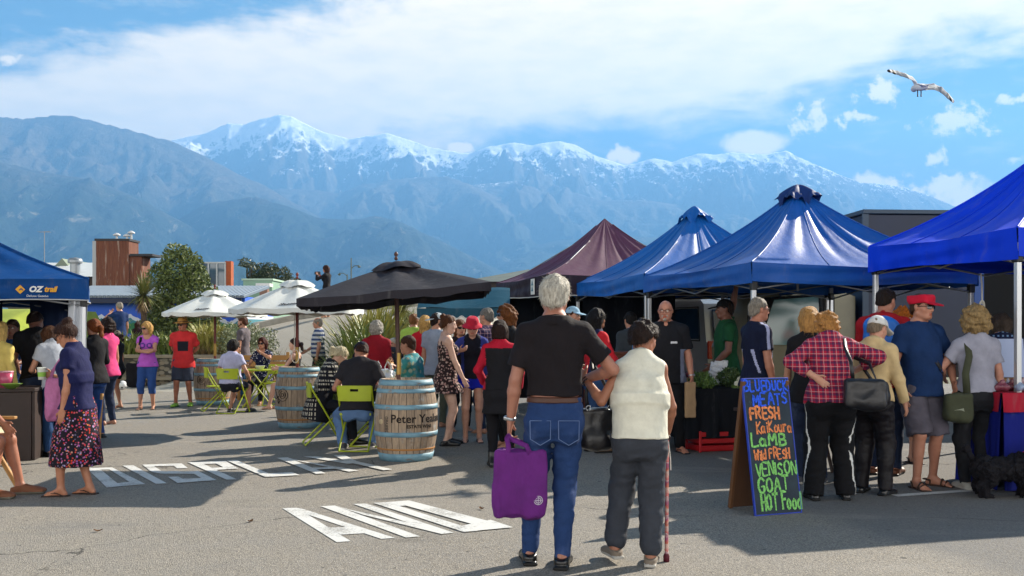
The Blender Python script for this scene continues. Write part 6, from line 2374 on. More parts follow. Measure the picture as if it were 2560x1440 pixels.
def blades(n, rs, L, spread, w, curl=1.0, base=.15, seg=5, lift=1.0):
	"""arching strap leaves from a common base"""
	V, Q = [], []
	for i in range(n):
		a = rs.uniform(0, 2 * math.pi)
		l = L * rs.uniform(.6, 1.1)
		th = rs.uniform(.05, spread)
		bx, by = base * rs.normal() * .5, base * rs.normal() * .5
		dx, dy = math.cos(a), math.sin(a)
		p = np.array([bx, by, 0.0])
		tw = w * rs.uniform(.7, 1.2)
		side = np.array([-dy, dx, 0]) * tw
		k0 = len(V) * 1
		c = curl * rs.uniform(.5, 1.4)
		for j in range(seg + 1):
			f = j / seg
			ang = th + c * f * f * 1.1
			wd = (1 - f) ** .6 * (.35 + .65 * min(1, f * 4 + .3))
			V.append(p - side * wd)
			V.append(p + side * wd)
			step = l / seg
			p = p + np.array([dx * math.sin(ang), dy * math.sin(ang), math.cos(ang) * lift]) * step
		for j in range(seg):
			Q.append((k0 + 2 * j, k0 + 2 * j + 1, k0 + 2 * j + 3, k0 + 2 * j + 2))
	return np.array(V), np.array(Q)
FLAXG = leaf_mat('green_flax_leaves', (.045, .085, .02), (.10, .16, .035), (.30, .32, .09), .8)
FLAXY = leaf_mat('yellow_flax_leaves', (.13, .15, .03), (.26, .26, .05), (.46, .40, .13), .8)
CABB = leaf_mat('cabbage_tree_leaves', (.05, .075, .02), (.10, .12, .03), (.22, .20, .06), .8)
DEAD = leaf_mat('dead_leaves', (.10, .065, .03), (.17, .11, .05), (.24, .17, .08), .8)
def flax(label, px, Y, z, L, n, m, seed, spread=.75, curl=1.1, name='flax_bush', group='flax bushes in the planted beds', w=.036):
	rs = np.random.default_rng(seed)
	V, Q = blades(int(n * 1.7), rs, L, spread, w, curl, .38)
	return scatter(name, V, Q, m, loc=(X(px, Y), Y, z), label=label, cat='plant', group=group)
flax('big dark green flax bush left of the dark red jumper', 905, 21.6, .05, 1.85, 330, FLAXG, 5, .85, 1.2)
flax('tall yellow-green flax bush reaching up to the black parasol', 935, 22.9, .3, 2.1, 260, FLAXY, 6, .7, .9)
flax('green flax bush with tips against the teal awning', 1040, 23.4, .3, 1.75, 220, FLAXG, 7, .8, 1.0)
flax('green flax bush low at the edge of the pale path', 872, 20.9, .0, 1.25, 190, FLAXG, 8, .9, 1.2)
flax('yellow-green flax bush behind the man in the straw hat', 512, 26.9, .70, 1.10, 210, FLAXY, 9, .7, .8)
flax('yellow-green flax bush under the far white parasol', 545, 27.6, .75, 1.00, 170, FLAXY, 10, .75, .8)
flax('narrow grey-green flax bush beside the pink tee', 325, 26.8, .70, .80, 170, FLAXG, 11, .8, .9)
flax('green flax bush between the pink tee and the straw hat', 415, 27.2, .70, .80, 170, FLAXG, 12, .8, .9)
flax('rusty orange grass tussock at the foot of the pale path', 662, 24.6, .15, .95, 300, DEAD, 13, .9, 1.2, 'grass_tussock', 'grass tussocks in the planted beds', .012)
flax('brown grass tussock below the far white parasol pole', 515, 26.6, .55, .75, 240, DEAD, 14, .9, 1.3, 'grass_tussock', 'grass tussocks in the planted beds', .012)
GREYG = leaf_mat('grey_green_leaves', (.07, .09, .04), (.12, .145, .065), (.28, .30, .16), 1.5)
MIDG = leaf_mat('mid_green_leaves', (.05, .08, .022), (.095, .13, .035), (.22, .25, .07), 1.5)
def bush(label, px, Y, z, blobs, m, n, size, seed):
	rs = np.random.default_rng(seed)
	V, Q = leaf_cards(n, blob_fn(blobs, rs), size, rs)
	return scatter('garden_shrub', V, Q, m, loc=(X(px, Y), Y, z), label=label, cat='shrub', group='shrubs in the planted beds')
bush('grey-green shrub beside the bearded man in grey', 632, 25.6, .2, [(0, 0, .6, .65, .5, .6), (-.35, 0, .9, .4, .4, .4), (.3, .1, 1.0, .35, .35, .35)], GREYG, 3200, .07, 21)
bush('leafy shrub behind the bearded man, under the second white parasol', 590, 26.6, .6, [(0, 0, .55, .6, .5, .5), (.3, 0, .8, .35, .35, .3)], GREYG, 2400, .07, 22)
bush('low green shrub at the wall behind the pink tee', 352, 27.0, .68, [(0, 0, .2, .8, .4, .28), (.5, 0, .25, .4, .35, .3)], MIDG, 1800, .07, 23)
bush('low green shrub at the wall behind the straw hat', 452, 27.3, .68, [(0, 0, .22, .75, .4, .3), (-.5, 0, .2, .4, .35, .25)], MIDG, 1800, .07, 24)
bush('low shrub at the left end of the stone wall', 283, 26.6, .5, [(0, 0, .35, .45, .4, .4)], GREYG, 1200, .07, 25)
def cabbage(label, px, Y, z0, zc, r, seed, dead=True):
	rs = np.random.default_rng(seed)
	root = empty('cabbage_tree', (X(px, Y), Y, z0), 0, label, 'tree', 'cabbage trees in the planted beds')
	V, Q = blades(240, rs, r, 2.3, .022, .35, .06)
	scatter('crown', V, Q, CABB, root, loc=(0, 0, zc - z0))
	if dead:
		V, Q = blades(120, rs, r * .75, .6, .02, .5, .12)
		V[:, 2] *= -1
		scatter('dead_leaf_skirt', V, Q, DEAD, root, loc=(0, 0, zc - z0 - .05))
	b = MB()
	b.tube([(0, 0, 0), (.03, 0, (zc - z0) * .5), (0, 0, zc - z0)], [.10, .085, .07], 10)
	b.build('trunk', BARK, root)
cabbage('spiky cabbage tree in front of the corrugated roof', 358, 28.2, .5, 2.45, .72, 31)
cabbage('cabbage tree with a shaggy brown trunk behind the red jumper', 1003, 24.2, .2, 1.95, .85, 32)
cabbage('cabbage tree whose top just shows above the navy truck', 2168, 24.0, 0, 3.55, .7, 33, False)
PINE = leaf_mat('pine_needles', (.018, .032, .014), (.035, .055, .022), (.07, .09, .035), .4)
for i, (px, w, h, lab) in enumerate(((628, 2.3, 6.7, 'dark pine tree behind the green building, left of the pair'), (690, 2.1, 6.35, 'dark pine tree behind the green building, right of the pair'))):
	tree(lab, px, 78, 0, h + 1.6, 2, [(0, 0, h - .6, w * .62, 1.5, .8), (-w * .55, 0, h - 1.1, w * .5, 1.2, .6), (w * .5, 0, h - 1.2, w * .5, 1.2, .6), (0, 0, h - 2.2, w, 1.5, .9), (-.4, 0, h + .1, .6, .8, .4)], PINE, 4200, .32, 40 + i, name='pine_tree', trunk=.25, group='pines beyond the green building', asp=.25)
def planter():
	Y = 26.0
	x0, x1 = X(262, Y), X(640, Y)
	stone = mat('stacked_stone', rough=.95, fn=lambda t, co: _stone(t, co), bump=lambda t, co: (t.noise(co, 9, 4, .6), .7, .05))
	b = MB()
	b.box(((x0 + x1) / 2, Y + .2, .36), (x1 - x0, .4, .72), bev=.02)
	r = empty('garden_wall', (0, 0, 0), 0, 'low stone garden wall with timber rails behind the red tee and pink tee', 'wall')
	b.build('stonework', stone, r)
	t_ = mat('grey_timber', '#8f8474', .85, fn=vary('#8f8474', .25, 9, stretch=(.15, 1, 1)))
	for z, yy in ((.77, -.02), (.20, -.10)):
		b = MB()
		b.box(((x0 + x1) / 2, Y + yy + .08, z), (x1 - x0 + .1, .22, .09), bev=.012)
		b.build('timber_rail', t_, r)
	for i in range(5):
		b = MB()
		b.box((x0 + .1 + (x1 - x0 - .2) * i / 4, Y - .05, .36), (.10, .08, .72), bev=.01)
		b.build('timber_post', t_, r)
	soil = mat('garden_soil', '#4a3a2a', .95, fn=vary('#4a3a2a', .4, 3))
	b = MB()
	b.sheet(lambda u, v: (X(215, 26) + 4.4 * u, Y + .38 + 6.0 * v, .66 + .12 * math.sin(7 * u + 3 * v) - .25 * v - .9 * max(0, u - .82) * 0), 30, 16)
	b.build('garden_bed', soil, kind='structure')
def _stone(t, co):
	v = t.node('ShaderNodeTexVoronoi', feature='F1')
	v.inputs['Scale'].default_value = 6.5
	t.link(t.mapping(co, (1, 1, 1.5)), v.inputs['Vector'])
	s = t.node('ShaderNodeSeparateColor')
	t.link(v.outputs['Color'], s.inputs[0])
	c = t.ramp(s.outputs[0], [(0, (.14, .125, .10)), (.5, (.22, .19, .15)), (.8, (.16, .12, .08)), (1, (.27, .25, .22))])
	return t.mix(t.smooth(v.outputs['Distance'], .42, .60), c, (.05, .045, .04))
planter()
# football left by the wall
b = MB()
b.lathe([(max(.11 * math.sin(math.pi * i / 12), .0005), .11 - .11 * math.cos(math.pi * i / 12)) for i in range(13)], 18)
def _ball(t, co):
	v = t.node('ShaderNodeTexVoronoi', feature='F1')
	v.inputs['Scale'].default_value = 9.0
	t.link(co, v.inputs['Vector'])
	return t.mix(t.smooth(v.outputs['Distance'], .30, .34), (.02, .02, .03), (.62, .63, .64))
g_ = gp(306, 974)
b.build('football', mat('football_panels', rough=.4, fn=_ball), loc=(g_.x, g_.y, 0), label='black and white football lying at the foot of the garden wall', cat='ball')
# ---- buildings
RUST = mat('rusty_cladding', rough=.9, fn=lambda t, co: t.mix(t.smooth(t.noise(t.mapping(co, (3, 3, .35)), 2.2, 6, .65, .5), .55, .72), t.mix(t.lin(t.noise(t.mapping(co, (6, 6, .4)), 3, 5, .6), .3, .7), (.085, .028, .016), (.16, .06, .032)), (.30, .24, .20)), bump=(9, .4, .03))
def _corr(t, co):
	s = t.node('ShaderNodeSeparateXYZ')
	t.link(co, s.inputs[0])
	return t.math('SINE', t.math('MULTIPLY', s.outputs[0], 44)), .9, .05
ROOF = mat('corrugated_roof', '#7d8a97', .45, .3, fn=vary('#7d8a97', .12, 3), bump=_corr)
PALEROOF = mat('pale_corrugated_roof', '#b9c0c4', .5, .2, fn=vary('#b9c0c4', .10, 3), bump=_corr)
DARKTRIM = mat('dark_trim', '#23262c', .6)
def rust():
	Y = 46.0
	r = empty('rusty_building', (0, 0, 0), 0, 'tall rust-brown clad building rising behind the corrugated roof', 'building')
	zt, zl = at(0, 602, Y).z, at(0, 640, Y).z
	x0, x1, x2 = X(240, Y), X(322, Y), X(352, Y)
	b = MB()
	b.box(((x0 + x1) / 2, Y + .6, zt / 2), (x1 - x0, 1.2, zt))
	b.box(((x1 + x2) / 2 + .002, Y + .65, zl / 2), (x2 - x1, 1.1, zl))
	b.build('wall', RUST, r)
	b = MB()
	b.box(((x0 + x1) / 2, Y + .6, zt + .05), (x1 - x0 + .10, 1.3, .10))
	b.box(((x1 + x2) / 2 + .30, Y + .6, zl + .05), (x2 - x1 + .5, 1.3, .10))
	b.build('parapet_trim', DARKTRIM, r)
	b = MB()
	for dx, h in ((.9, .28), (1.5, .22), (1.75, .42)):
		b.tube([(x0 + dx * .8, Y + .6, zt + .1), (x0 + dx * .8, Y + .6, zt + .1 + h)], .05, 8)
		b.lathe([(.16, 0), (.17, .05), (.06, .12), (0, .13)], 12, (x0 + dx * .8, Y + .6, zt + .1 + h * .7))
	b.build('roof_vent', mat('white_vent', '#c9cccf', .5), r)
	# pale flashing down the left edge
	b = MB()
	b.box((x0 - .10, Y + .6, (zt + 2.6) / 2), (.18, 1.1, zt - 2.6))
	b.build('side_flashing', mat('pale_flashing', '#a8adb2', .5), r)
rust()
def low_roofs():
	Y = 50.0
	r = empty('low_building', (0, 0, 0), 0, 'low building with a pale corrugated roof and a round vent, left of the rusty tower', 'building')
	x0, x1 = X(20, Y), X(236, Y)
	z0, z1 = at(0, 692, Y).z, at(0, 668, Y).z
	b = MB()
	b.box(((x0 + x1) / 2, Y + 3, z0 / 2), (x1 - x0, 6, z0))
	b.build('wall', mat('dark_wall_paint', '#3a3230', .8), r)
	b = MB()
	b.add([(x0 - .2, Y - .3, z0), (x1 + .2, Y - .3, z0), (x1 + .2, Y + 4, z1 + .5), (x0 - .2, Y + 4, z1 + .5), (x0 - .2, Y + 6.3, z0), (x1 + .2, Y + 6.3, z0)], [(0, 1, 2, 3), (3, 2, 5, 4)], 0, False)
	b.build('roof', PALEROOF, r)
	b = MB()
	xv = X(188, Y)
	b.tube([(xv, Y, z0), (xv, Y, at(0, 656, Y).z)], .24, 14)
	b.lathe([(.34, 0), (.36, .12), (.30, .24), (0, .30)], 16, (xv, Y, at(0, 658, Y).z))
	b.build('round_vent', mat('galvanised_vent', '#9aa0a5', .4, .5), r)
	b = MB()
	xg = X(150, Y + 3)
	b.add([(xg - 1.0, Y + 3, z0), (xg + 1.1, Y + 3, z0), (xg + .1, Y + 3, at(0, 646, Y + 3).z), (xg - 1.0, Y + 9, z0), (xg + 1.1, Y + 9, z0), (xg + .1, Y + 9, at(0, 646, Y + 3).z)], [(0, 1, 2), (0, 2, 5, 3), (1, 4, 5, 2)], 0, False)
	b.build('gable', mat('green_grey_gable', '#7d8a78', .7), r)
low_roofs()
def antenna():
	Y = 52.0
	x = X(111, Y)
	b = MB()
	b.tube([(x, Y, 0), (x, Y, at(0, 578, Y).z)], .022, 6)
	z = at(0, 580, Y).z
	b.tube([(x - .30, Y, z), (x + .28, Y, z + .03)], .014, 5)
	for i in range(7):
		b.tube([(x - .28 + .09 * i, Y - .2, z), (x - .28 + .09 * i, Y + .2, z)], .008, 4)
	b.build('television_aerial', STEEL, label='thin television aerial above the low roofs on the left', cat='aerial')
antenna()
def mural_house():
	Y = 33.5
	r = empty('mural_building', (0, 0, 0), 0, 'low building with a painted mural of mountains and a corrugated roof', 'building')
	x0, x1 = X(150, Y), X(612, Y)
	ze, zr = at(0, 741, Y).z, at(0, 714, Y + 3).z
	def fm(t, co):
		s = t.node('ShaderNodeSeparateXYZ')
		t.link(co, s.inputs[0])
		x, z = s.outputs[0], s.outputs[2]
		n = t.noise(t.mapping(co, (1, 0, 0)), 2.6, 4, .6)
		w = t.math('ABSOLUTE', t.math('SUBTRACT', t.math('FRACT', t.math('MULTIPLY', x, 1.05)), .5))
		pk = t.math('ADD', t.math('MULTIPLY', t.math('SUBTRACT', .5, w), .52), t.math('MULTIPLY', n, .25))
		hz = t.math('SUBTRACT', z, t.math('ADD', pk, 1.62))
		c = t.mix(t.lin(z, .6, 2.6), (.012, .05, .36), (.02, .10, .50))
		c = t.mix(t.math('LESS_THAN', hz, 0), c, (.46, .50, .58))
		c = t.mix(t.math('LESS_THAN', hz, -.13), c, (.03, .16, .20))
		g = t.math('SUBTRACT', z, t.math('MULTIPLY_ADD', t.noise(co, 2.2, 4, .6), .5, 1.42))
		c = t.mix(t.math('LESS_THAN', g, 0), c, (.02, .14, .05))
		c = t.mix(t.math('LESS_THAN', z, 1.35), c, (.015, .05, .42))
		fl = t.noise(co, 9, 3, .6)
		return t.mix(t.math('MULTIPLY', t.smooth(fl, .62, .66), t.math('LESS_THAN', z, 1.8)), c, (.30, .26, .05))
	b = MB()
	b.box(((x0 + x1) / 2, Y + 2, ze / 2), (x1 - x0, 4, ze))
	b.build('mural_wall', mat('mural_paint', rough=.7, fn=fm), r)
	b = MB()
	b.add([(x0 - .2, Y - .45, ze + .02), (x1 + .1, Y - .45, ze + .02), (x1 + .1, Y + 3, zr), (x0 - .2, Y + 3, zr), (x0 - .2, Y + 3, zr - .1), (x1 + .1, Y + 3, zr - .1), (x1 + .1, Y - .45, ze - .06), (x0 - .2, Y - .45, ze - .06)],
		[(0, 1, 2, 3), (7, 6, 1, 0), (4, 5, 6, 7), (3, 2, 5, 4), (0, 3, 4, 7), (1, 6, 5, 2)], 0, False)
	b.build('roof', ROOF, r)
	b = MB()
	b.box(((x0 + x1) / 2, Y - .40, ze - .16), (x1 - x0, .06, .16))
	b.build('fascia', mat('navy_fascia', '#152240', .6), r)
mural_house()
def glass_house():
	Y = 52.0
	r = empty('glass_fronted_building', (0, 0, 0), 0, 'glass-fronted building with an orange brick end pier behind the tree', 'building')
	x0, x1, x2 = X(480, Y), X(564, Y), X(579, Y)
	z = at(0, 655, Y).z
	b = MB()
	b.box(((x0 + x1) / 2, Y + 2, z / 2), (x1 - x0, 4, z - .1))
	b.build('glazing', mat('blue_glass', '#3d5a6c', .08, spec=.8, fn=vary('#3d5a6c', .3, .6)), r)
	b = MB()
	for i in range(5):
		xx = x0 + (x1 - x0) * i / 4
		b.box((xx, Y - .05, z / 2), (.07, .08, z))
	for zz in (z - .04, z * .72, z * .45):
		b.box(((x0 + x1) / 2, Y - .09, zz), (x1 - x0, .06, .08))
	b.build('mullion', mat('pale_mullion', '#b5bcc0', .5), r)
	b = MB()
	b.box(((x1 + x2) / 2 - .02, Y + .2, z / 2 + .02), (x2 - x1, .5, z + .05))
	b.build('brick_pier', mat('orange_brick', '#a5532c', .85, fn=vary('#a5532c', .2, 8)), r)
glass_house()
def green_house():
	Y = 44.0
	r = empty('green_building', (0, 0, 0), 0, 'pale green rendered building with a chimney in front of the pines', 'building')
	x0, x1 = X(608, Y), X(680, Y)
	z = at(0, 701, Y).z
	b = MB()
	b.box(((x0 + x1) / 2, Y + 2, z / 2), (x1 - x0, 4, z))
	b.build('wall', mat('pale_green_render', '#86a892', .8, fn=vary('#86a892', .07, 2)), r)
	b = MB()
	b.box(((x0 + x1) / 2, Y + 2, z + .04), (x1 - x0 + .12, 4.1, .08))
	b.build('parapet', mat('light_green_trim', '#a9c4b0', .7), r)
	xc = X(661, Y - 1)
	b = MB()
	b.box((xc, Y - 1, at(0, 726, Y - 1).z - .7), (.34, .34, 1.9))
	b.box((xc, Y - 1, at(0, 713, Y - 1).z), (.60, .60, .14), mi=1)
	b.build('chimney', [mat('brown_brick', '#8a6a5a', .85), WHITE], r)
green_house()
def grey_roof():
	Y = 36.0
	r = empty('grey_roofed_building', (0, 0, 0), 0, 'building with a low grey-green roof between the black parasol and the mauve tent', 'building')
	x0, xm, x1 = X(1175, Y), X(1323, Y), X(1420, Y)
	zt, ze = at(0, 664, Y).z, at(0, 704, Y).z
	b = MB()
	b.box(((x0 + x1) / 2, Y + 4, ze / 2), (x1 - x0, 8, ze))
	b.build('wall', mat('dark_wall_paint', '#3a3230', .8), r)
	b = MB()
	b.add([(x0 - .3, Y - .3, ze), (x1 + .3, Y - .3, ze - .05), (xm, Y + 2.2, zt), (xm - 3.0 + .6, Y + 4, zt - .62), (x0 - .3, Y + 8, ze), (x1 + .3, Y + 8, ze)], [(0, 1, 2), (0, 2, 3), (2, 1, 5), (3, 2, 5, 4), (0, 3, 4)], 0, False)
	b.build('roof', mat('grey_green_roof', '#5f6a66', .7, fn=vary('#5f6a66', .15, 3)), r)
grey_roof()
def lamps():
	Y = 58.0
	for px, top, arms, lab in ((878, 645, (1,), 'thin lamp post with one long arm above the photographer'), (868, 686, (-1,), 'short lamp post left of the taller lamp post')):
		r = empty('lamp_post', (X(px, Y), Y, 0), 0, lab, 'lamp post', 'lamp posts beyond the path')
		z = at(0, top, Y).z
		b = MB()
		b.tube([(0, 0, 0), (0, 0, z)], [.06, .035], 8)
		b.build('pole', mat('green_grey_post', '#5c6b66', .5), r)
		for s in arms:
			za = at(0, 667, Y).z if s > 0 else z
			b = MB()
			b.tube([(0, 0, za - .1), (s * .2, 0, za + .06), (s * .46, 0, za + .08)], .025, 6)
			b.build('arm', mat('green_grey_post', '#5c6b66', .5), r)
			b = MB()
			b.lathe([(.02, .10), (.10, .03), (.09, 0), (0, -.05)], 10, (s * .46, 0, za - .02))
			b.build('lantern', mat('green_grey_post', '#5c6b66', .5), r)
lamps()
def grass_bank():
	m = mat('bright_lawn', rough=.95, fn=lambda t, co: t.mix(t.lin(t.noise(co, 2, 5, .6), .3, .7), (.16, .21, .02), (.27, .31, .04)))
	b = MB()
	b.sheet(lambda u, v: (-17 + 6.1 * u, 19.5 + 9 * v, 2.0 * min(1, v * 1.7) ** .8 * min(1, (1 - u) * 6) - .012), 30, 20)
	b.build('grass_bank', m, kind='structure')
grass_bank()
# ---- vehicles behind the stalls
GLASS = mat('tinted_glass', '#1a3550', .06, spec=.8)
TYRE = mat('tyre_rubber', '#111111', .85)
RIM = mat('wheel_rim', '#9a9da0', .35, .8)
SILVER_P = mat('silver_car_paint', '#a9aeb5', .3, .35, coat=.5, fn=vary('#a9aeb5', .05, 3))
def wheel(root, x, y, r=.33, w=.22):
	b = MB()
	b.lathe([(r * .62, -w / 2), (r * .95, -w / 2), (r, -w * .3), (r, w * .3), (r * .95, w / 2), (r * .62, w / 2), (r * .60, 0), (r * .62, -w / 2)], 28, (x, y, r), M=Matrix.Rotation(R(90), 4, 'X'))
	wo = b.build('wheel', TYRE, root)
	b = MB()
	b.lathe([(0, -w * .42), (r * .2, -w * .45), (r * .58, -w * .32), (r * .62, -w * .46), (r * .62, w * .46), (0, w * .40)], 20, (x, y, r), M=Matrix.Rotation(R(90), 4, 'X'))
	b.build('rim', RIM, wo)
def van():
	# local: forward = -x, side facing the viewer = -y, rear at x = 0
	r = empty('silver_van', (3.66, 18.6, 0), math.atan2(-.94, .34), 'silver van parked behind the vegetable stall', 'van')
	prof = [(0, .35), (0, 1.0), (-.06, 1.25), (-.16, 1.95), (-.34, 2.08), (-2.9, 2.10), (-3.3, 1.95), (-3.85, 1.25), (-4.45, 1.05), (-4.55, .75), (-4.5, .35), (-3.95, .3), (-3.8, .55), (-3.5, .66), (-3.2, .55), (-3.05, .3), (-1.25, .3), (-1.1, .55), (-.8, .66), (-.5, .55), (-.35, .3)]
	b = MB()
	b.prism(prof[::-1], 0, 1.72)
	b.build('body', SILVER_P, r)
	for x0, x1 in ((-.30, -1.25), (-1.33, -2.2), (-2.28, -3.05)):
		b = MB()
		b.prism([(x0, 1.28), (x0 - .06, 1.86), (x1 + .02, 1.86), (x1, 1.28)], -.006, .0)
		w = b.build('side_window', GLASS, r)
		b = MB()
		pts = [(x0 + .02, -.008, 1.25), (x0 - .04, -.008, 1.89), (x1, -.008, 1.89), (x1 - .02, -.008, 1.25), (x0 + .02, -.008, 1.25)]
		b.tube(pts, .014, 5)
		b.build('window_seal', mat('black_rubber', '#0f1012', .7), w)
	b = MB()
	b.prism([(-.02, 1.28), (-.10, 1.84), (-.07, 1.84), (.01, 1.28)], .15, 1.57)
	b.build('rear_window', GLASS, r)
	for yy in (.06, 1.66):
		b = MB()
		b.box((.012, yy, 1.08), (.05, .14, .34), bev=.01)
		b.build('tail_light', mat('red_orange_lens', '#b03018', .2, spec=.6), r)
	b = MB()
	b.box((.06, .86, .5), (.16, 1.7, .18), bev=.03)
	b.build('bumper', mat('grey_bumper', '#5f6266', .5), r)
	for x in (-.9, -2.6):
		b = MB()
		b.box((x, .86, 2.17), (.06, 1.5, .05), bev=.01)
		for yy in (.12, 1.6):
			b.box((x, yy, 2.12), (.09, .07, .12), bev=.01)
		b.build('roof_bar', mat('dark_blue_bar', '#1d2c44', .5), r)
	for x in (-.8, -3.5):
		wheel(r, x, .12)
		wheel(r, x, 1.6)
van()
def truck():
	r = empty('box_truck', (4.75, 15.9, 0), R(4), 'dark navy box truck with an olive cab and its door open behind the stalls', 'truck')
	NAVY = mat('navy_truck_panel', '#14233f', .5, fn=vary('#14233f', .12, 1.5), bump=lambda t, co: (t.noise(co, 5, 3, .5), .1, .01))
	OL = mat('olive_cab_paint', '#8a8468', .45, fn=vary('#8a8468', .08, 4), coat=.2)
	b = MB()
	b.box((4.1, 1.4, 2.15), (6.2, 2.4, 2.4), bev=.03)
	b.build('cargo_box', NAVY, r)
	b = MB()
	b.box((4.1, 1.4, 3.37), (6.3, 2.5, .07), bev=.01)
	b.box((1.0, .19, 2.15), (.10, .03, 2.4))
	b.box((7.2, .19, 2.15), (.10, .03, 2.4))
	b.box((4.1, .19, 1.0), (6.2, .03, .12))
	b.build('edge_rail', mat('slate_rail', '#33475c', .5), r)
	b = MB()
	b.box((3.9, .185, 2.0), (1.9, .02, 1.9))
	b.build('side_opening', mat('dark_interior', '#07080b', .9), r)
	b = MB()
	b.box((2.9, .175, 2.0), (.16, .03, 2.0))
	b.build('door_post', mat('mid_blue_post', '#1d4a8f', .5), r)
	# cab with the door swung open towards the viewer
	b = MB()
	b.prism([(-.95, .45), (-1.0, 1.15), (-.72, 2.05), (.55, 2.12), (.9, 2.0), (.9, .45)], .35, 2.15)
	b.build('cab', OL, r)
	b = MB()
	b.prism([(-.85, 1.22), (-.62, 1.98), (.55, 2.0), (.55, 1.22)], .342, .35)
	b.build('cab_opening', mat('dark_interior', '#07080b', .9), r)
	d = MB()
	T = Matrix.Translation((-.72, .34, 0)) @ Matrix.Rotation(R(-32), 4, 'Z')
	d.box((.52, -.03, .85), (1.04, .06, .72), T, bev=.02)
	do = d.build('door', OL, r)
	d = MB()
	fr = [(.0, -.03, 1.2), (.24, -.03, 1.96), (.98, -.03, 2.0), (1.02, -.03, 1.2)]
	d.tube([T @ Vector(q) for q in fr], .035, 6)
	d.build('window_frame', mat('black_rubber', '#0f1012', .7), do)
	d = MB()
	d.add([T @ Vector(q) for q in [(.02, -.034, 1.2), (.25, -.034, 1.94), (.96, -.034, 1.98), (1.0, -.034, 1.2)] + [(.02, -.026, 1.2), (.25, -.026, 1.94), (.96, -.026, 1.98), (1.0, -.026, 1.2)]],
		[(0, 3, 2, 1), (4, 5, 6, 7), (0, 1, 5, 4), (1, 2, 6, 5), (2, 3, 7, 6), (3, 0, 4, 7)], 0, False)
	d.build('window_glass', mat('pale_green_glass', '#6f9a98', .08, spec=.8), do)
	d = MB()
	d.tube([T @ Vector(q) for q in ((.10, -.06, 1.45), (-.02, -.28, 1.50), (-.02, -.30, 1.72), (.16, -.06, 1.78))], .012, 6)
	d.box((-.02, -.31, 1.60), (.16, .05, .26), T, bev=.02)
	d.build('mirror', mat('black_plastic', '#141416', .5), do)
	b = MB()
	b.box((3.6, 1.4, .75), (7.0, .9, .22))
	b.build('chassis', mat('black_plastic', '#141416', .5), r)
	for x in (-.25, 4.6, 5.8):
		wheel(r, x, .35, .42, .26)
		wheel(r, x, 2.3, .42, .26)
truck()
# ---------------------------------------------------------------- chairs, tables, stalls, bags and small things
def place(root, p):
	root.location = p
	return root
LIME = mat('lime_metal', '#a9b80e', .4, spec=.5, fn=vary('#a9b80e', .08, 10))
G_C = 'lime folding chairs round the tables'
def lime_chair():
	r = empty('folding_chair', (0, 0, 0), 0, None, 'chair', G_C)
	b = MB()
	for x in (-.205, .205):
		b.tube([(x, .21, .012), (x, -.19, .70), (x, -.215, .775)], .0115, 8)
	b.tube([(-.205, .21, .012), (.205, .21, .012)], .010, 8)
	b.build('front_frame', LIME, r)
	b = MB()
	for x in (-.175, .175):
		b.tube([(x, .16, .43), (x, -.27, .012)], .0115, 8)
	b.tube([(-.175, -.27, .012), (.175, -.27, .012)], .010, 8)
	b.tube([(-.175, .16, .43), (.175, .16, .43)], .010, 8)
	b.build('rear_frame', LIME, r)
	b = MB()
	b.sheet(lambda u, v: (-.19 + .38 * u, -.17 + .36 * v, .450 - .012 * math.sin(math.pi * u) - .01 * v), 8, 8)
	b.sheet(lambda u, v: (-.19 + .38 * (1 - u), -.17 + .36 * v, .438 - .012 * math.sin(math.pi * u) - .01 * v), 8, 8)
	b.box((0, .19, .435), (.38, .012, .03), bev=.004)
	b.box((0, -.17, .442), (.38, .012, .03), bev=.004)
	b.build('seat', LIME, r)
	# backrest with a hand slot: five strips round the slot
	b = MB()
	def strip(x0, x1, z0, z1):
		for off, flip in ((-.006, 1), (.006, 0)):
			b.sheet(lambda u, v: (x0 + (x1 - x0) * (u if flip else 1 - u), -.205 - .028 * (1 - ((x0 + (x1 - x0) * (u if flip else 1 - u)) / .2) ** 2) + off - .05 * ((z0 + (z1 - z0) * v) - .70), z0 + (z1 - z0) * v), 8, 3)
	strip(-.20, .20, .745, .785)
	strip(-.20, .20, .60, .715)
	strip(-.20, -.05, .715, .745)
	strip(.05, .20, .715, .745)
	b.build('backrest', LIME, r)
	return r
ch0 = lime_chair()
first = True
def chair_under(p, label, dy=.07, yaw=0, loc=None, face=None):
	global first
	c = ch0 if first else copy_tree(ch0)
	first = False
	if p is not None:
		c.location = p.W((0, dy, 0))
		c.rotation_euler = (0, 0, p.rz + R(yaw))
	else:
		c.location = loc
		c.rotation_euler = (0, 0, -R(face))
	c.location.z = 0
	c['label'] = label
	return c
chair_under(capman, 'lime folding chair under the man in the charcoal tee, its slotted back to the camera')
chair_under(blonde, 'lime folding chair under the blonde woman, seen side-on')
chair_under(seated_white, 'lime folding chair under the woman in the pale lilac tee')
chair_under(hawaii, 'lime folding chair under the man in the turquoise shirt')
chair_under(None, 'empty lime folding chair right of the spotted dress', loc=(X(690, 19.2), 19.2, 0), face=185)
chair_under(None, 'lime folding chair just left of the lilac tee, mostly hidden', loc=(X(545, 17.9), 17.9, 0), face=65)
G_TB = 'lime folding tables'
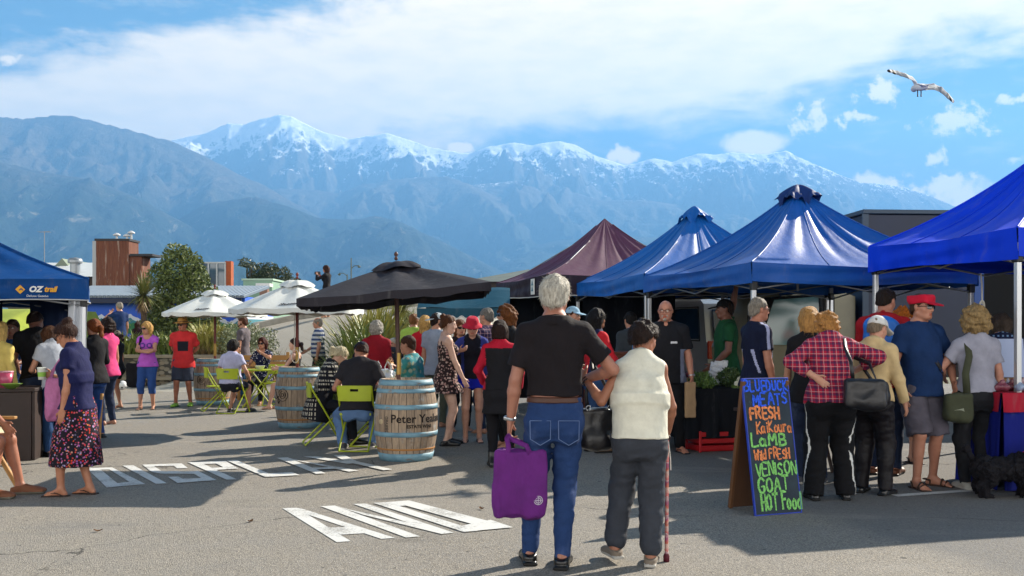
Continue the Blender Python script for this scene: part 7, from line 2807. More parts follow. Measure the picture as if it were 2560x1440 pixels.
def lime_table(label, x, y, rz, w=.62):
	r = empty('folding_table', (x, y, 0), rz, label, 'table', G_TB)
	b = MB()
	b.box((0, 0, .70), (w, w, .022), bev=.008)
	b.build('tabletop', LIME, r)
	for yy in (-w / 2 + .04, w / 2 - .04):
		for s in (-1, 1):
			b = MB()
			b.tube([(s * w * .40, yy + .012 * s, .69), (-s * w * .46, yy + .012 * s, .012)], .0125, 8)
			b.build('leg', LIME, r)
	b = MB()
	for s in (-1, 1):
		b.tube([(s * w * .46, -w / 2 + .04 - .012 * s, .014), (s * w * .46, w / 2 - .04 - .012 * s, .014)], .010, 8)
	b.build('foot_bar', LIME, r)
	return r
tA = lime_table('lime folding table with crossed legs before the spotted dress', X(652, 18.75), 18.75, R(2))
tB = lime_table('lime folding table between the capped man and the turquoise shirt', X(945, 12.75), 12.75, R(8), .74)
b = MB()
b.lathe([(0, .004), (.05, .0), (.06, .01), (.095, .065), (.10, .07), (.092, .066), (.055, .014), (0, .01)], 24)
b.build('bowl', mat('white_glaze', '#d9dcc9', .3), loc=(X(650, 18.7), 18.7, .711), label='white bowl on the lime table before the spotted dress', cat='bowl')
# things on the near table
b = MB()
b.lathe([(0, 0), (.026, 0), (.029, .01), (.029, .10), (.022, .13), (.012, .15), (.012, .16)], 18)
so = b.build('sauce_bottle', mat('red_sauce_plastic', '#c8200e', .3), loc=(X(944, 12.5), 12.5, .711), label='red squeezy sauce bottle on the near lime table', cat='bottle')
b = MB()
b.lathe([(.017, .158), (.017, .175), (.006, .185), (.004, .21), (0, .21)], 14)
b.build('nozzle', mat('red_nozzle', '#d8301c', .35), so)
def soft_bag(seed, w, d, h, res=.009, crump=.006, taper=.82):
	f = Field((-w, -d, -.02), (w, d, h * 1.15), res)
	f.loft(A3(0, 0, 0), np.eye(3), [(0, w * .40, d * .40, 0), (h * .15, w * .5, d * .5, 0), (h * .6, w * .48, d * .46, 0), (h, w * .5 * taper, d * .20, 0)], 0, .01)
	f.ripple(crump, 40, seed)
	f.ripple(crump * .6, 110, seed + 1)
	f.plane(A3(0, 0, .0), A3(0, 0, -1))
	return f
PLASTIC = mat('white_plastic_film', '#dfe3e8', .35, fn=vary('#dfe3e8', .06, 20), bump=(28, .6, .02))
wb = to_obj(soft_bag(3, .30, .22, .22, crump=.012), 'plastic_bag', PLASTIC)
tag(wb, 'white plastic carrier bag with its handles up on the near lime table', 'bag')
wb.location = (X(957, 12.85), 12.85, .711)
for s in (-1, 1):
	b = MB()
	b.tube([(s * .10, 0, .17), (s * .11, .01, .27), (s * .06, .02, .33), (s * .025, .01, .26), (s * .03, 0, .19)], [.022, .018, .02, .016, .02], 8, flat=.35)
	b.build('handle', PLASTIC, wb)
b = MB()
b.sheet(lambda u, v: (-.08 + .16 * u, -.05 + .1 * v, .012 + .03 * math.sin(5 * u + 2 * v) ** 2), 8, 6)
b.build('paper_napkin', mat('white_paper', '#dfe0dc', .8), loc=(X(917, 12.6), 12.6, .712), label='crumpled white paper napkin left of the sauce bottle', cat='napkin')
f = Field((-.09, -.06, -.06), (.09, .06, .06), .006)
f.box(A3(0, 0, .013), A3(.055, .04, .012), rnd=.01, k=.01)
f.box(A3(0, 0, -.013), A3(.055, .04, .012), rnd=.01, k=.01)
f.ripple(.003, 120, 2)
sw = to_obj(f, 'sandwich', mat('toasted_bread', '#b88a4c', .8, fn=vary('#b88a4c', .2, 30)))
tag(sw, 'sandwich held by the man in the turquoise shirt', 'sandwich')
sw.location = hawaii.W((hawaii.wri[0] + hawaii.wri[1]) / 2 + (hawaii.hd[0][0] + hawaii.hd[1][0]) * .05)
sw.rotation_euler = (R(60), 0, hawaii.rz)
# wooden bench behind the spotted dress
WOOD = mat('honey_timber', '#b98a4e', .6, fn=vary('#b98a4e', .2, 7, stretch=(.2, 1, 1)))
r = empty('wooden_bench', (X(652, 20.3), 20.3, 0), R(3), 'honey-coloured wooden bench behind the spotted dress', 'bench')
for z in (.62, .75, .88):
	b = MB()
	b.box((0, .24 + (z - .6) * .2, z), (1.0, .025, .105), bev=.006)
	b.build('back_slat', WOOD, r)
for x in (-.50, .50):
	b = MB()
	b.box((x, .27, .50), (.06, .06, 1.0), bev=.006)
	b.build('leg', WOOD, r)
	b = MB()
	b.box((x, -.22, .32), (.06, .06, .62), bev=.006)
	b.build('leg', WOOD, r)
	b = MB()
	b.box((x, .0, .645), (.09, .60, .03), bev=.006)
	b.build('armrest', WOOD, r)
b = MB()
for y in (-.18, -.06, .06, .18):
	b.box((0, y, .42), (.98, .10, .025), bev=.005)
b.build('seat', WOOD, r)
# parasol cord with a loop, on the second pole
b = MB()
cx, cy = P2.x - .03, P2.y
b.tube([(cx - .03, cy - .035, 1.70), (cx - .035, cy - .04, 1.15)] + [(cx - .02 + .055 * math.sin(w), cy - .045, 1.06 + .10 * math.cos(w)) for w in [k * .45 for k in range(1, 14)]] + [(cx - .03, cy - .04, 1.16)], .006, 5)
b.build('pull_cord', ROPE, label='white pull cord looped on the second parasol pole', cat='cord')
b = MB()
b.lathe([(0, 0), (.03, 0), (.032, .02), (0, .025)], 12)
b.build('lime_cup_lid', mat('lime_plastic', '#b5c81a', .4), loc=(P2.x + .10, P2.y - .05, .874), label='small lime lid lying on the second barrel', cat='lid')
# wooden chair of the customer at the left edge
r = empty('wooden_chair', (X(-92, 8.62), 8.62, 0), R(-88), 'slatted wooden folding chair at the left edge of the picture', 'chair')
b = MB()
for y in (-.2, -.1, 0, .1, .2):
	b.box((0, y + .06, .44), (.46, .085, .022), bev=.004)
b.build('seat', WOOD, r)
for x in (-.24, .24):
	b = MB()
	b.tube([(x, .38, .0), (x, -.12, .86)], .022, 6)
	b.build('leg', WOOD, r)
	b = MB()
	b.tube([(x, -.30, .0), (x, .24, .46)], .022, 6)
	b.build('leg', WOOD, r)
	b = MB()
	b.box((x, .08, .66), (.06, .52, .026), bev=.005)
	b.build('armrest', WOOD, r)
b = MB()
for z in (.62, .74, .86):
	b.box((0, -.06 - (z - .62) * .5, z), (.46, .02, .08), bev=.004)
b.build('backrest', WOOD, r)
# leaning easel board behind the copper ponytail
r = empty('easel_board', (X(252, 12.9), 12.9, 0), R(-25), 'wooden easel with a blue board, leaning behind the floral skirt', 'sign')
b = MB()
b.tube([(.14, -.16, .0), (.02, .0, .62)], .022, 6)
b.build('leg', WOOD, r)
b = MB()
b.tube([(-.30, -.16, .0), (-.18, .0, .62)], .022, 6)
b.build('leg', WOOD, r)
b = MB()
b.box((-.08, -.08, .42), (.34, .02, .26), Matrix.Rotation(R(-9), 3, 'X'), bev=.004)
b.build('board', mat('blue_board', '#1f4f9c', .6), r)
# ---- left stall
DARKW = mat('dark_counter_wood', '#2e1f1a', .6, fn=vary('#2e1f1a', .25, 6))
r = empty('stall_counter', (X(-10, 11.0), 11.0, 0), R(12), 'dark brown stall counter inside the left tent', 'counter')
b = MB()
b.box((-.2, .2, .78), (1.25, .6, .04), bev=.006)
b.build('counter_top', DARKW, r)
b = MB()
b.box((-.2, -.07, .38), (1.16, .03, .75))
b.box((.40, .18, .38), (.03, .5, .75))
b.build('front_panel', DARKW, r)
b = MB()
b.lathe([(0, 0), (.04, 0), (.11, .05), (.115, .055), (.10, .05), (.035, .008), (0, .008)], 22)
b.build('salad_bowl', mat('green_glaze', '#5a7a2a', .35), loc=(X(28, 10.9), 10.9, .802), label='green bowl on the dark counter in the left tent', cat='bowl')
b = MB()
b.lathe([(0, 0), (.07, 0), (.08, .17), (.075, .17), (.066, .01), (0, .01)], 20)
pj = b.build('drinks_jug', mat('pink_plastic', '#b8506e', .3), loc=(X(14, 11.15), 11.15, .802), label='pink plastic tub on the dark counter in the left tent', cat='tub')
b = MB()
b.lathe([(.076, .165), (.086, .172), (.086, .182), (0, .184)], 20)
b.build('lid', mat('pale_pink_lid', '#c99aa8', .4), pj)
b = MB()
b.lathe([(0, 0), (.11, 0), (.12, .02), (.12, .42), (.10, .46), (.04, .47), (.04, .52), (0, .52)], 22)
gb = b.build('gas_bottle', mat('grey_enamel', '#8b919b', .5), loc=(X(72, 11.25), 11.25, 0), label='grey gas bottle beside the dark counter', cat='gas bottle')
b = MB()
b.tube([(-.08, 0, .47), (-.08, 0, .54), (.08, 0, .54), (.08, 0, .47)], .01, 6)
b.build('handle', STEEL, gb)
# ---- bags and things people carry
PURP = mat('purple_bag_cloth', '#641c78', .85, fn=vary('#641c78', .15, 8), bump=lambda t, co: (t.noise(t.mapping(co, (1, 1, .3)), 14, 4, .6), .7, .03))
def tote(name, label, at_, rz, w, h, d, m, seed, handles=None, cat='bag', crump=.008, bulge=.75, rnd=None):
	f = Field((-w, -d * 2, -.02), (w, d * 2, h + .06), .0075)
	f.box(A3(0, 0, h / 2), A3(w / 2, d / 2, h / 2), rnd=rnd or min(d * .4, .03), k=.01)
	if bulge:
		f.ell(A3(0, 0, h * .25), A3(w * .46, d * bulge, h * .3), k=.05)
	f.ripple(crump, 26, seed, (1, 1, .4))
	f.ripple(crump * .5, 70, seed + 2, (1, 1, .5))
	o = to_obj(f, name, m)
	tag(o, label, cat)
	o.location, o.rotation_euler = at_, (0, 0, rz)
	for k, pts in enumerate(handles or []):
		hb = ribbon([Vector(q) for q in pts], .030, .004, (0, 1, 0))
		hb.build('handle', m, o)
	return o
hw = old_man.W(old_man.wri[0] + old_man.hd[0][0] * .105)
bz = .305
bx = hw.x + .075
h_ = hw.z - bz + .0
pb = tote('shopping_bag', 'purple fabric shopping bag hanging from the old man\'s hand', (bx, hw.y - .06, bz), R(4), .30, .40, .095, PURP, 5,
		[[(-.085, -.045, .36), (-.08, -.045, .42), (-.085, -.008, h_ - .01), (-.075, 0, h_ + .012), (-.065, .0, h_ - .01), (.03, -.045, .43), (.06, -.045, .36)],
		[(-.085, .045, .36), (-.075, .045, .42), (-.085, .05, h_ - .01), (-.075, .055, h_ + .014), (-.065, .05, h_ - .01), (.035, .045, .43), (.06, .045, .36)]], crump=.012, bulge=.42, rnd=.012)
b = MB()
for rr in (.016, .026):
	b.tube([(.10 + rr * math.cos(w), -.056, .10 + rr * math.sin(w)) for w in [k * .42 for k in range(16)]], .0028, 4)
b.tube([(.10, -.056, .075), (.10, -.056, .125)], .0025, 4)
b.tube([(.075, -.056, .10), (.125, -.056, .10)], .0025, 4)
b.build('printed_emblem', mat('pale_print', '#c9c2d2', .7), pb)
hg = (old_man.W(A3(.26, .10, 0)) + Vector((0, 0, 0)))
bb = tote('handbag', 'black leather handbag with buckles hanging between the old man and old woman', (X(1492, 6.25), 6.27, .70), R(12), .25, .25, .13, LEATH, 9, None, crump=.006)
for s in (-1, 1):
	b = ribbon([(s * .07, -.03, .24), (s * .075, -.02, .34), (s * .02, .0, .46), (-.03, .02, .54)], .022, .006, (0, 1, 0))
	b.build('strap', LEATH, bb)
b = MB()
for x, z in ((-.07, .25), (.07, .25), (0, .21), (.03, .30)):
	b.tube([(x + .014 * math.cos(w), -.055, z + .016 * math.sin(w)) for w in [k * .45 for k in range(15)]], .0032, 5)
b.build('buckle', mat('bright_steel', '#c6c8cc', .25, .95), bb)
# cane
hp = old_woman.W(old_woman.wri[1] + old_woman.hd[1][0] * .075)
foot = gp(1666, 1404)
d_ = foot - hp
r = empty('walking_cane', (foot.x, foot.y, 0), 0, 'red and white patterned walking cane in the old woman\'s right hand', 'cane')
b = MB()
L_ = Vector((0, 0, 0))
b.tube([Vector((0, 0, .03)), (hp - foot) * .985], .0115, 10)
def _cane(t, co):
	s = t.node('ShaderNodeSeparateXYZ')
	t.link(co, s.inputs[0])
	n = t.noise(co, 26, 3, .6)
	q = t.math('FRACT', t.math('MULTIPLY_ADD', s.outputs[2], 9, n))
	c = t.ramp(q, [(0, (.45, .03, .04)), (.35, (.50, .36, .30)), (.55, (.42, .07, .03)), (.8, (.25, .03, .12)), (1, (.48, .34, .30))])
	return c
b.build('shaft', mat('patterned_cane', rough=.35, fn=_cane), r)
b = MB()
b.lathe([(0, 0), (.019, 0), (.020, .035), (.014, .05)], 14)
b.build('rubber_tip', mat('maroon_rubber', '#5a1026', .7), r)
b = MB()
hl = hp - foot
b.tube([hl + Vector((0, -.075, .012)), hl + Vector((0, -.03, .022)), hl + Vector((0, .03, .018)), hl + Vector((0, .06, -.004))], [.012, .014, .013, .010], 10)
b.build('handle', mat('dark_cane_handle', '#3a1a12', .4), r)
b = MB()
for s in (-1, 1):
	b.tube([hl + Vector((.006 * s, -.01, -.02)), hl + Vector((.018 * s, -.02, -.13)), hl + Vector((.02 * s, -.015, -.20))], .004, 5)
b.build('wrist_cord', ROPE, r)
# floral-skirt woman: tote and cup
PINKB = mat('pink_tote_cloth', '#b56c9c', .85, fn=vary('#b56c9c', .12, 30), bump=(14, .5, .03))
tp = lady.W(A3(.06, .20, 0))
tz = .66
sp_ = lady.W(A3(.06, .19, 1.0))
tb_ = tote('tote_bag', 'pink cloth tote bag in front of the woman in the floral skirt', (tp.x, tp.y, tz - .0), R(-4), .20, .36, .11, PINKB, 15,
		[[(-.04, -.04, .33), (-.02, -.03, .42), (.03, 0, .52), (.08, .0, .47), (.08, -.03, .33)]], crump=.012)
cp_ = lady.W(lady.wri[1] + lady.hd[1][0] * .085 + lady.hd[1][1] * .038)
b = MB()
b.lathe([(0, -.05), (.029, -.05), (.038, .048), (.041, .052), (.038, .056), (.034, .05), (0, .045)], 22)
cu = b.build('takeaway_cup', mat('white_card', '#dfe3da', .6), loc=cp_, label='white and green takeaway cup held by the woman in the floral skirt', cat='cup')
b = MB()
b.lathe([(.0315, -.025), (.0355, .015)], 22)
b.lathe([(.0318, -.025), (.0358, .015)], 22)
b.build('cup_sleeve', mat('green_print', '#8ab84a', .6), cu)
BRB = mat('tan_leather', '#8a4526', .5, fn=vary('#8a4526', .2, 12), bump=(16, .5, .02))
q = p3.W(A3(-.24, .13, 0))
tote('shoulder_bag', 'tan leather shoulder bag on the arm of the copper ponytail woman', (q.x, q.y - .02, .48), R(8), .30, .27, .13, BRB, 25,
	[[(-.10, 0, .25), (-.06, 0, .36), (0, 0, .42), (.06, 0, .36), (.10, 0, .25)]], crump=.012)
q = pink_lady.W(A3(.25, -.16, 0))
tote('rucksack', 'black rucksack hanging behind the woman in the pink tee', (q.x - .02, q.y, .42), 0, .28, .42, .16, BLK, 27, None)
b = ribbon([pink_lady.up((.11, .12, .20)), pink_lady.up((.115, .125, .34)), pink_lady.up((.11, .06, .455)), pink_lady.up((.115, -.06, .44)), pink_lady.up((.13, -.13, .30))], .045, .008, [(0, 1, 0), (0, 1, .2), (0, 0, 1), (0, -.3, 1), (0, -1, 0)])
so_ = b.build('bag_strap', BLK, label='navy strap over the shoulder of the woman in the pink tee', cat='strap')
so_.location, so_.rotation_euler = pink_lady.root.location, pink_lady.root.rotation_euler
b = MB()
q = girl.W(girl.wri[0] + girl.hd[0][0] * .07)
b.tube([q + Vector((-.03, 0, .22)), q + Vector((0, 0, 0)), q + Vector((.09, 0, -.45))], [.05, .028, .010], 8)
b.build('folded_umbrella', mat('pale_green_cloth', '#b9cf7a', .8), label='pale green folded umbrella held by the girl in black shorts', cat='umbrella')
# plaid woman's handbag
def on_body(p, o):
	o.location, o.rotation_euler = p.root.location, p.root.rotation_euler
	return o
def bag_on(p, label, name, c, w, h, d, m, seed, strap, sw=.03, crump=.007, extra=None, rz=0):
	q = p.W(A3(*c))
	o = tote(name, label, q, p.rz + R(rz), w, h, d, m, seed, None, crump=crump)
	M = (Matrix.Translation(q) @ Matrix.Rotation(p.rz + R(rz), 4, 'Z')).inverted()
	pts = [M @ p.W(A3(*u)) for u, _ in strap]
	up = [(M.to_3x3() @ (Matrix.Rotation(p.rz, 3, 'Z') @ Vector(n))) for _, n in strap]
	ribbon(pts, sw, .006, up).build('strap', m if extra is None else extra, o)
	return o
pl = plaid
bag_on(pl, 'large black leather handbag on the shoulder of the woman in the plaid shirt', 'handbag', (.215, -.255, .80), .32, .235, .12, LEATH, 33,
	[(tuple(pl.W(A3(0, 0, 0)) * 0 + Vector((.13, -.22, 1.02))), (0, -1, 0)), ((.115, -.205, 1.18), (0, -1, 0)), (tuple(pl.up((.115, -.125, .38))), (0, -1, .2)), (tuple(pl.up((.115, -.085, .468))), (0, -.6, 1)), (tuple(pl.up((.115, .02, .478))), (0, .4, 1)), (tuple(pl.up((.12, .10, .40))), (0, 1, .3)), ((.30, -.05, 1.16), (.7, .7, 0)), ((.32, -.20, 1.03), (.7, -.7, 0))], .03)
yw = yellow
bag_on(yw, 'black shoulder bag at the hip of the woman in the yellow jumper', 'shoulder_bag', (.10, -.215, .81), .24, .19, .10, LEATH, 35,
	[((.10, -.22, .99), (0, -1, 0)), ((.0, -.20, 1.12), (0, -1, 0)), (tuple(yw.up((-.10, -.125, .36))), (0, -1, 0)), (tuple(yw.up((-.12, -.08, .445))), (0, -.6, 1)), (tuple(yw.up((-.11, .04, .46))), (0, .3, 1))], .028)
KH = mat('khaki_canvas', '#3f4330', .9, fn=vary('#3f4330', .15, 14), bump=(40, .4, .01))
cl = curly
kb = bag_on(cl, 'khaki canvas bag hanging low beside the woman in the pale grey tee', 'canvas_bag', (-.215, -.12, .62), .25, .25, .11, KH, 37,
			[((-.14, -.13, .85), (-.3, -1, 0)), ((-.165, -.155, 1.05), (-.2, -1, 0)), (tuple(cl.up((-.125, -.13, .33))), (0, -1, 0)), (tuple(cl.up((-.12, -.085, .435))), (0, -.6, 1)), (tuple(cl.up((-.12, .02, .452))), (0, .3, 1)), (tuple(cl.up((-.13, .11, .36))), (0, 1, .2))], .062)
b = MB()
b.box((-.02, -.068, .10), (.085, .004, .03), Matrix.Rotation(R(-12), 3, 'Y'))
b.build('bag_patch', mat('pale_patch', '#8f9484', .8), kb)
rc = redcap
b = ribbon([rc.up((.145, -.02, .455)), rc.up((.12, .085, .42)), rc.up((.03, .158, .28)), rc.up((-.08, .165, .17)), rc.up((-.14, .132, .11)), rc.up((-.18, .06, .07))], .04, .006, [(0, 0, 1), (0, 1, .5), (0, 1, 0), (-.3, 1, 0), (-.7, .7, 0), (-1, .3, 0)])
on_body(rc, b.build('bag_strap', LEATH, label='black strap across the chest of the man in the red cap', cat='strap'))
# blue backpack on the red jacket
f = Field((-.25, -.2, -.05), (.25, .2, .62), .009)
f.box(A3(0, 0, .27), A3(.17, .10, .26), rnd=.08, k=.02)
f.ell(A3(0, -.08, .18), A3(.13, .07, .14), k=.03)
f.ell(A3(0, -.02, .46), A3(.15, .11, .10), k=.04)
f.ripple(.005, 36, 6)
bp = to_obj(f, 'backpack', mat('bright_blue_nylon', '#1f6fd0', .5, fn=vary('#1f6fd0', .12, 6), bump=(16, .4, .02)))
tag(bp, 'bright blue backpack worn over the red jacket', 'backpack')
bp.location, bp.rotation_euler = redj.W(A3(0, -.235, 1.02)), (0, 0, redj.rz)
for s in (-1, 1):
	b = ribbon([(s * .10, .09, .44), (s * .11, .13, .50), (s * .115, .235, .56), (s * .12, .34, .48), (s * .13, .37, .36)], .05, .010, [(0, 0, 1), (0, -.5, 1), (0, 0, 1), (0, 1, .4), (0, 1, 0)])
	b.build('strap', BLK, bp)
# kraft paper bag in the bald man's hand
KR = mat('kraft_paper', '#a88a68', .85, fn=vary('#a88a68', .08, 8), bump=(12, .5, .02))
q = bald.W(bald.wri[0] + bald.hd[0][0] * .09)
kp = tote('paper_bag', 'brown paper bag hanging from the bald man\'s hand', (q.x - .03, q.y - .01, .42), R(10), .13, q.z - .40, .06, KR, 41, None, crump=.004, bulge=0, rnd=.012)
# camera in the photographer's hands
q = photog.W((photog.wri[0] + photog.wri[1]) / 2 + photog.hd[0][0] * .10)
b = MB()
b.box((0, 0, 0), (.15, .08, .10), bev=.012)
b.lathe([(.04, 0), (.042, .02), (.045, .10), (.036, .102), (.034, .03)], 16, (0, 0, 0), M=Matrix.Rotation(R(-90), 4, 'Y'))
b.build('camera_body', LEATH, loc=q, label='black camera in the hands of the photographer above the parasols', cat='camera')
# ---- vegetable stall
TC = (2.62, 12.35)
BLKC = cloth_mat('black_table_cloth', '#14161c', .85)
r = empty('stall_table', (TC[0], TC[1], 0), R(15.6), 'vegetable table draped in black cloth beneath the blue tent', 'table')
b = MB()
b.box((0, 0, .72), (1.5, .9, .03))
b.build('tabletop', DARKW, r)
b = MB()
def drape(w, d, z, hang):
	def fn(u, v):
		# u round the edge, v down
		per = 2 * (w + d)
		s = u * per
		if s < w:
			p, n = (-w / 2 + s, -d / 2), (0, -1)
		elif s < w + d:
			p, n = (w / 2, -d / 2 + s - w), (1, 0)
		elif s < 2 * w + d:
			p, n = (w / 2 - (s - w - d), d / 2), (0, 1)
		else:
			p, n = (-w / 2, d / 2 - (s - 2 * w - d)), (-1, 0)
		o = .012 + v * (.018 + .022 * math.sin(s * 21) + .012 * math.sin(s * 47))
		return Vector((p[0] + n[0] * o, p[1] + n[1] * o, z - v * hang))
	return fn
b.sheet(drape(1.52, .92, .745, .58), 220, 6)
b.sheet(lambda u, v: (-.772 + 1.544 * u, -.472 + .944 * v, .742 + .004 * math.sin(30 * u)), 20, 10)
b.build('table_cloth', BLKC, r)
def local(M, p):
	return M @ Vector(p)
TM = Matrix.Translation((TC[0], TC[1], 0)) @ Matrix.Rotation(R(15.6), 4, 'Z')
rs = np.random.default_rng(77)
KALE = leaf_mat('leafy_greens', (.03, .075, .015), (.06, .13, .025), (.14, .22, .05), 6)
HERB = leaf_mat('dark_herbs', (.02, .045, .014), (.04, .08, .02), (.09, .14, .04), 6)
for i, (x, y, h, m, lab) in enumerate(((-.46, -.30, .20, KALE, 'bunch of bright green herbs at the left end of the black table'), (.02, -.1, .24, HERB, 'tall bunch of dark greens in the middle of the black table'), (.34, -.18, .27, HERB, 'large heap of dark leafy greens at the right of the black table'), (.55, .1, .22, HERB, 'bunch of dark greens at the right rear of the black table'))):
	V, Q = leaf_cards(900, blob_fn([(0, 0, h * .5, .15, .14, h * .5), (.08, 0, h * .35, .12, .12, h * .35)], rs), .045, rs, .8)
	scatter('herb_bunch', V, Q, m, loc=TM @ Vector((x, y, .748)), label=lab, cat='greens', group='bunches of greens on the vegetable stall')
def cauli():
	f = Field((-.1, -.1, -.05), (.1, .1, .1), .006)
	f.ell(A3(0, 0, .03), A3(.06, .06, .045))
	for i in range(26):
		a, e = rs.uniform(0, 6.28), rs.uniform(.0, 1.4)
		f.ell(A3(.055 * math.cos(a) * math.cos(e), .055 * math.sin(a) * math.cos(e), .03 + .042 * math.sin(e)), A3(.016, .016, .016), k=.006)
	o = to_obj(f, 'cauliflower', mat('cauliflower_curd', '#d6d3bb', .8))
	tag(o, None, 'cauliflower', 'cauliflowers on the vegetable stall')
	V, Q = leaf_cards(40, lambda n: np.stack([.07 * np.cos(np.arange(n)), .07 * np.sin(np.arange(n)), np.full(n, .01)], 1), .06, rs, .6, asp=.8)
	scatter('outer_leaves', V, Q, KALE, o)
	return o
c0 = cauli()
for i, (x, y, z, lab) in enumerate(((.02, -.36, .748, 'cauliflower at the front edge of the black table, leftmost of three'), (.16, -.35, .748, 'cauliflower at the front edge of the black table, middle of three'), (.11, -.28, .80, 'cauliflower resting on top of the two front ones'))):
	c = c0 if i == 0 else copy_tree(c0)
	c.location, c.rotation_euler = TM @ Vector((x, y, z)), (0, 0, i * 1.3)
	c['label'] = lab
# red onions heaped in a shallow crate
b = MB()
b.box((0, 0, .06), (.50, .34, .02))
for s in (-1, 1):
	b.box((0, s * .17, .11), (.50, .014, .12))
	b.box((s * .25, 0, .11), (.014, .326, .12))
cr = b.build('produce_crate', mat('pale_crate_wood', '#a58a62', .8, fn=vary('#a58a62', .2, 8)), loc=TM @ Vector((-.42, .18, .69)), rz=R(15.6), label='shallow wooden crate of red onions at the back of the black table', cat='crate')
b = MB()
b.lathe([(0, 0), (.012, 0), (.034, .018), (.038, .036), (.028, .056), (.010, .064), (.004, .085), (0, .086)], 14)
on0 = b.build('red_onion', mat('onion_skin', '#6a1830', .35, fn=vary('#6a1830', .3, 30)), label='red onion heaped in the shallow crate at the back of the black table', cat='onion', group='red onions in the crate')
k = 0
for lay in range(3):
	for ix in range(5 - lay):
		for iy in range(3 - (lay > 1)):
			o = on0 if k == 0 else on0.copy()
			if k:
				COL.objects.link(o)
			k += 1
			o.location = TM @ Vector((-.42 - .17 + .085 * ix + .04 * lay + rs.uniform(-.01, .01), .18 - .09 + .085 * iy + .03 * lay, .762 + .052 * lay))
			o.rotation_euler = (rs.uniform(-1, 1), rs.uniform(-1, 1), rs.uniform(0, 6))
pbag = to_obj(soft_bag(8, .26, .22, .30, crump=.014), 'plastic_bag', PLASTIC)
tag(pbag, 'white plastic bag standing on the vegetable table by the van', 'bag')
pbag.location = TM @ Vector((.10, .30, .748))
# red crates under the table
for i, (x, lab) in enumerate(((-.30, 'red plastic crate under the black table, left of the two'), (.28, 'red plastic crate under the black table, right of the two'))):
	b = MB()
	b.box((0, 0, .02), (.50, .36, .02))
	for s in (-1, 1):
		for z in (.05, .13, .21):
			b.box((0, s * .18, z), (.50, .016, .055), bev=.004)
			b.box((s * .25, 0, z), (.016, .344, .055), bev=.004)
	for sx in (-1, 1):
		for sy in (-1, 1):
			b.box((sx * .25, sy * .18, .125), (.03, .03, .25), bev=.005)
	b.build('plastic_crate', mat('red_crate_plastic', '#b3141c', .4), loc=TM @ Vector((x, -.30, .0)), rz=R(15.6), label=lab, cat='crate', group='red crates under the vegetable table')
# cardboard box of cabbages and tomatoes behind the chalkboard
CARD = mat('brown_cardboard', '#a8845a', .85, fn=vary('#a8845a', .1, 6))
bm = Matrix.Translation((X(1968, 10.2), 10.2, 0)) @ Matrix.Rotation(R(15.6), 4, 'Z')
r = empty('trestle_table', bm.translation, R(15.6), 'low trestle table behind the chalkboard holding the cardboard box', 'table')
b = MB()
b.box((0, 0, .62), (.9, .6, .03))
b.build('tabletop', DARKW, r)
for s in (-1, 1):
	b = MB()
	b.tube([(s * .36, -.26, 0), (s * .36, .0, .6), (s * .36, .26, 0)], .02, 6)
	b.build('leg', DARKW, r)
b = MB()
b.box((0, 0, .645), (.46, .34, .012))
for s in (-1, 1):
	b.box((0, s * .17, .74), (.46, .01, .18))
	b.box((s * .23, 0, .74), (.01, .33, .18))
cb = b.build('cardboard_box', CARD, loc=bm.translation, rz=R(15.6), label='open cardboard box of vegetables behind the chalkboard', cat='box')
for s in (-1, 1):
	b = MB()
	b.box((0, 0, .055), (.45, .008, .11), Matrix.Translation((0, s * .175, .83)) @ Matrix.Rotation(R(-s * 50), 4, 'X'))
	b.build('flap', CARD, cb)
for i, (x, y, lab) in enumerate(((-.12, -.05, 'green cabbage at the left of the cardboard box'), (.06, .04, 'green cabbage in the middle of the cardboard box'))):
	f = Field((-.12, -.12, -.12), (.12, .12, .12), .008)
	f.ell(A3(0, 0, 0), A3(.095, .095, .085))
	f.ripple(.008, 60, 3 + i)
	o = to_obj(f, 'cabbage', mat('cabbage_leaf', '#7fa05a', .6, fn=vary('#7fa05a', .25, 14)))
	tag(o, lab, 'cabbage', 'cabbages in the cardboard box')
	o.location = bm @ Vector((x, y, .80))
b = MB()
b.lathe([(0, 0), (.03, .004), (.048, .035), (.044, .06), (.02, .075), (0, .070)], 16)
t0 = b.build('tomato', mat('tomato_skin', '#c42a12', .25), loc=bm @ Vector((.165, -.10, .79)), label='ripe red tomato at the front right of the cardboard box', cat='tomato', group='tomatoes in the cardboard box')
t1_ = t0.copy()
COL.objects.link(t1_)
t1_.location = bm @ Vector((.17, .02, .80))
t1_['label'] = 'red tomato behind the front tomato in the cardboard box'
# brown wooden stall table beyond the old woman
r = empty('wooden_stall_table', (X(1555, 13.3), 13.3, 0), R(12), 'brown wooden stall table beyond the old woman', 'table')
REDW = mat('red_brown_timber', '#6a3420', .55, fn=vary('#6a3420', .2, 6, stretch=(.2, 1, 1)))
b = MB()
b.box((0, 0, 1.14), (1.0, .5, .04), bev=.006)
b.box((0, -.24, 1.06), (.95, .03, .12), bev=.004)
b.build('tabletop', REDW, r)
for x in (-.44, .44):
	for y in (-.2, .2):
		b = MB()
		b.box((x, y, .56), (.06, .06, 1.12), bev=.005)
		b.build('leg', REDW, r)
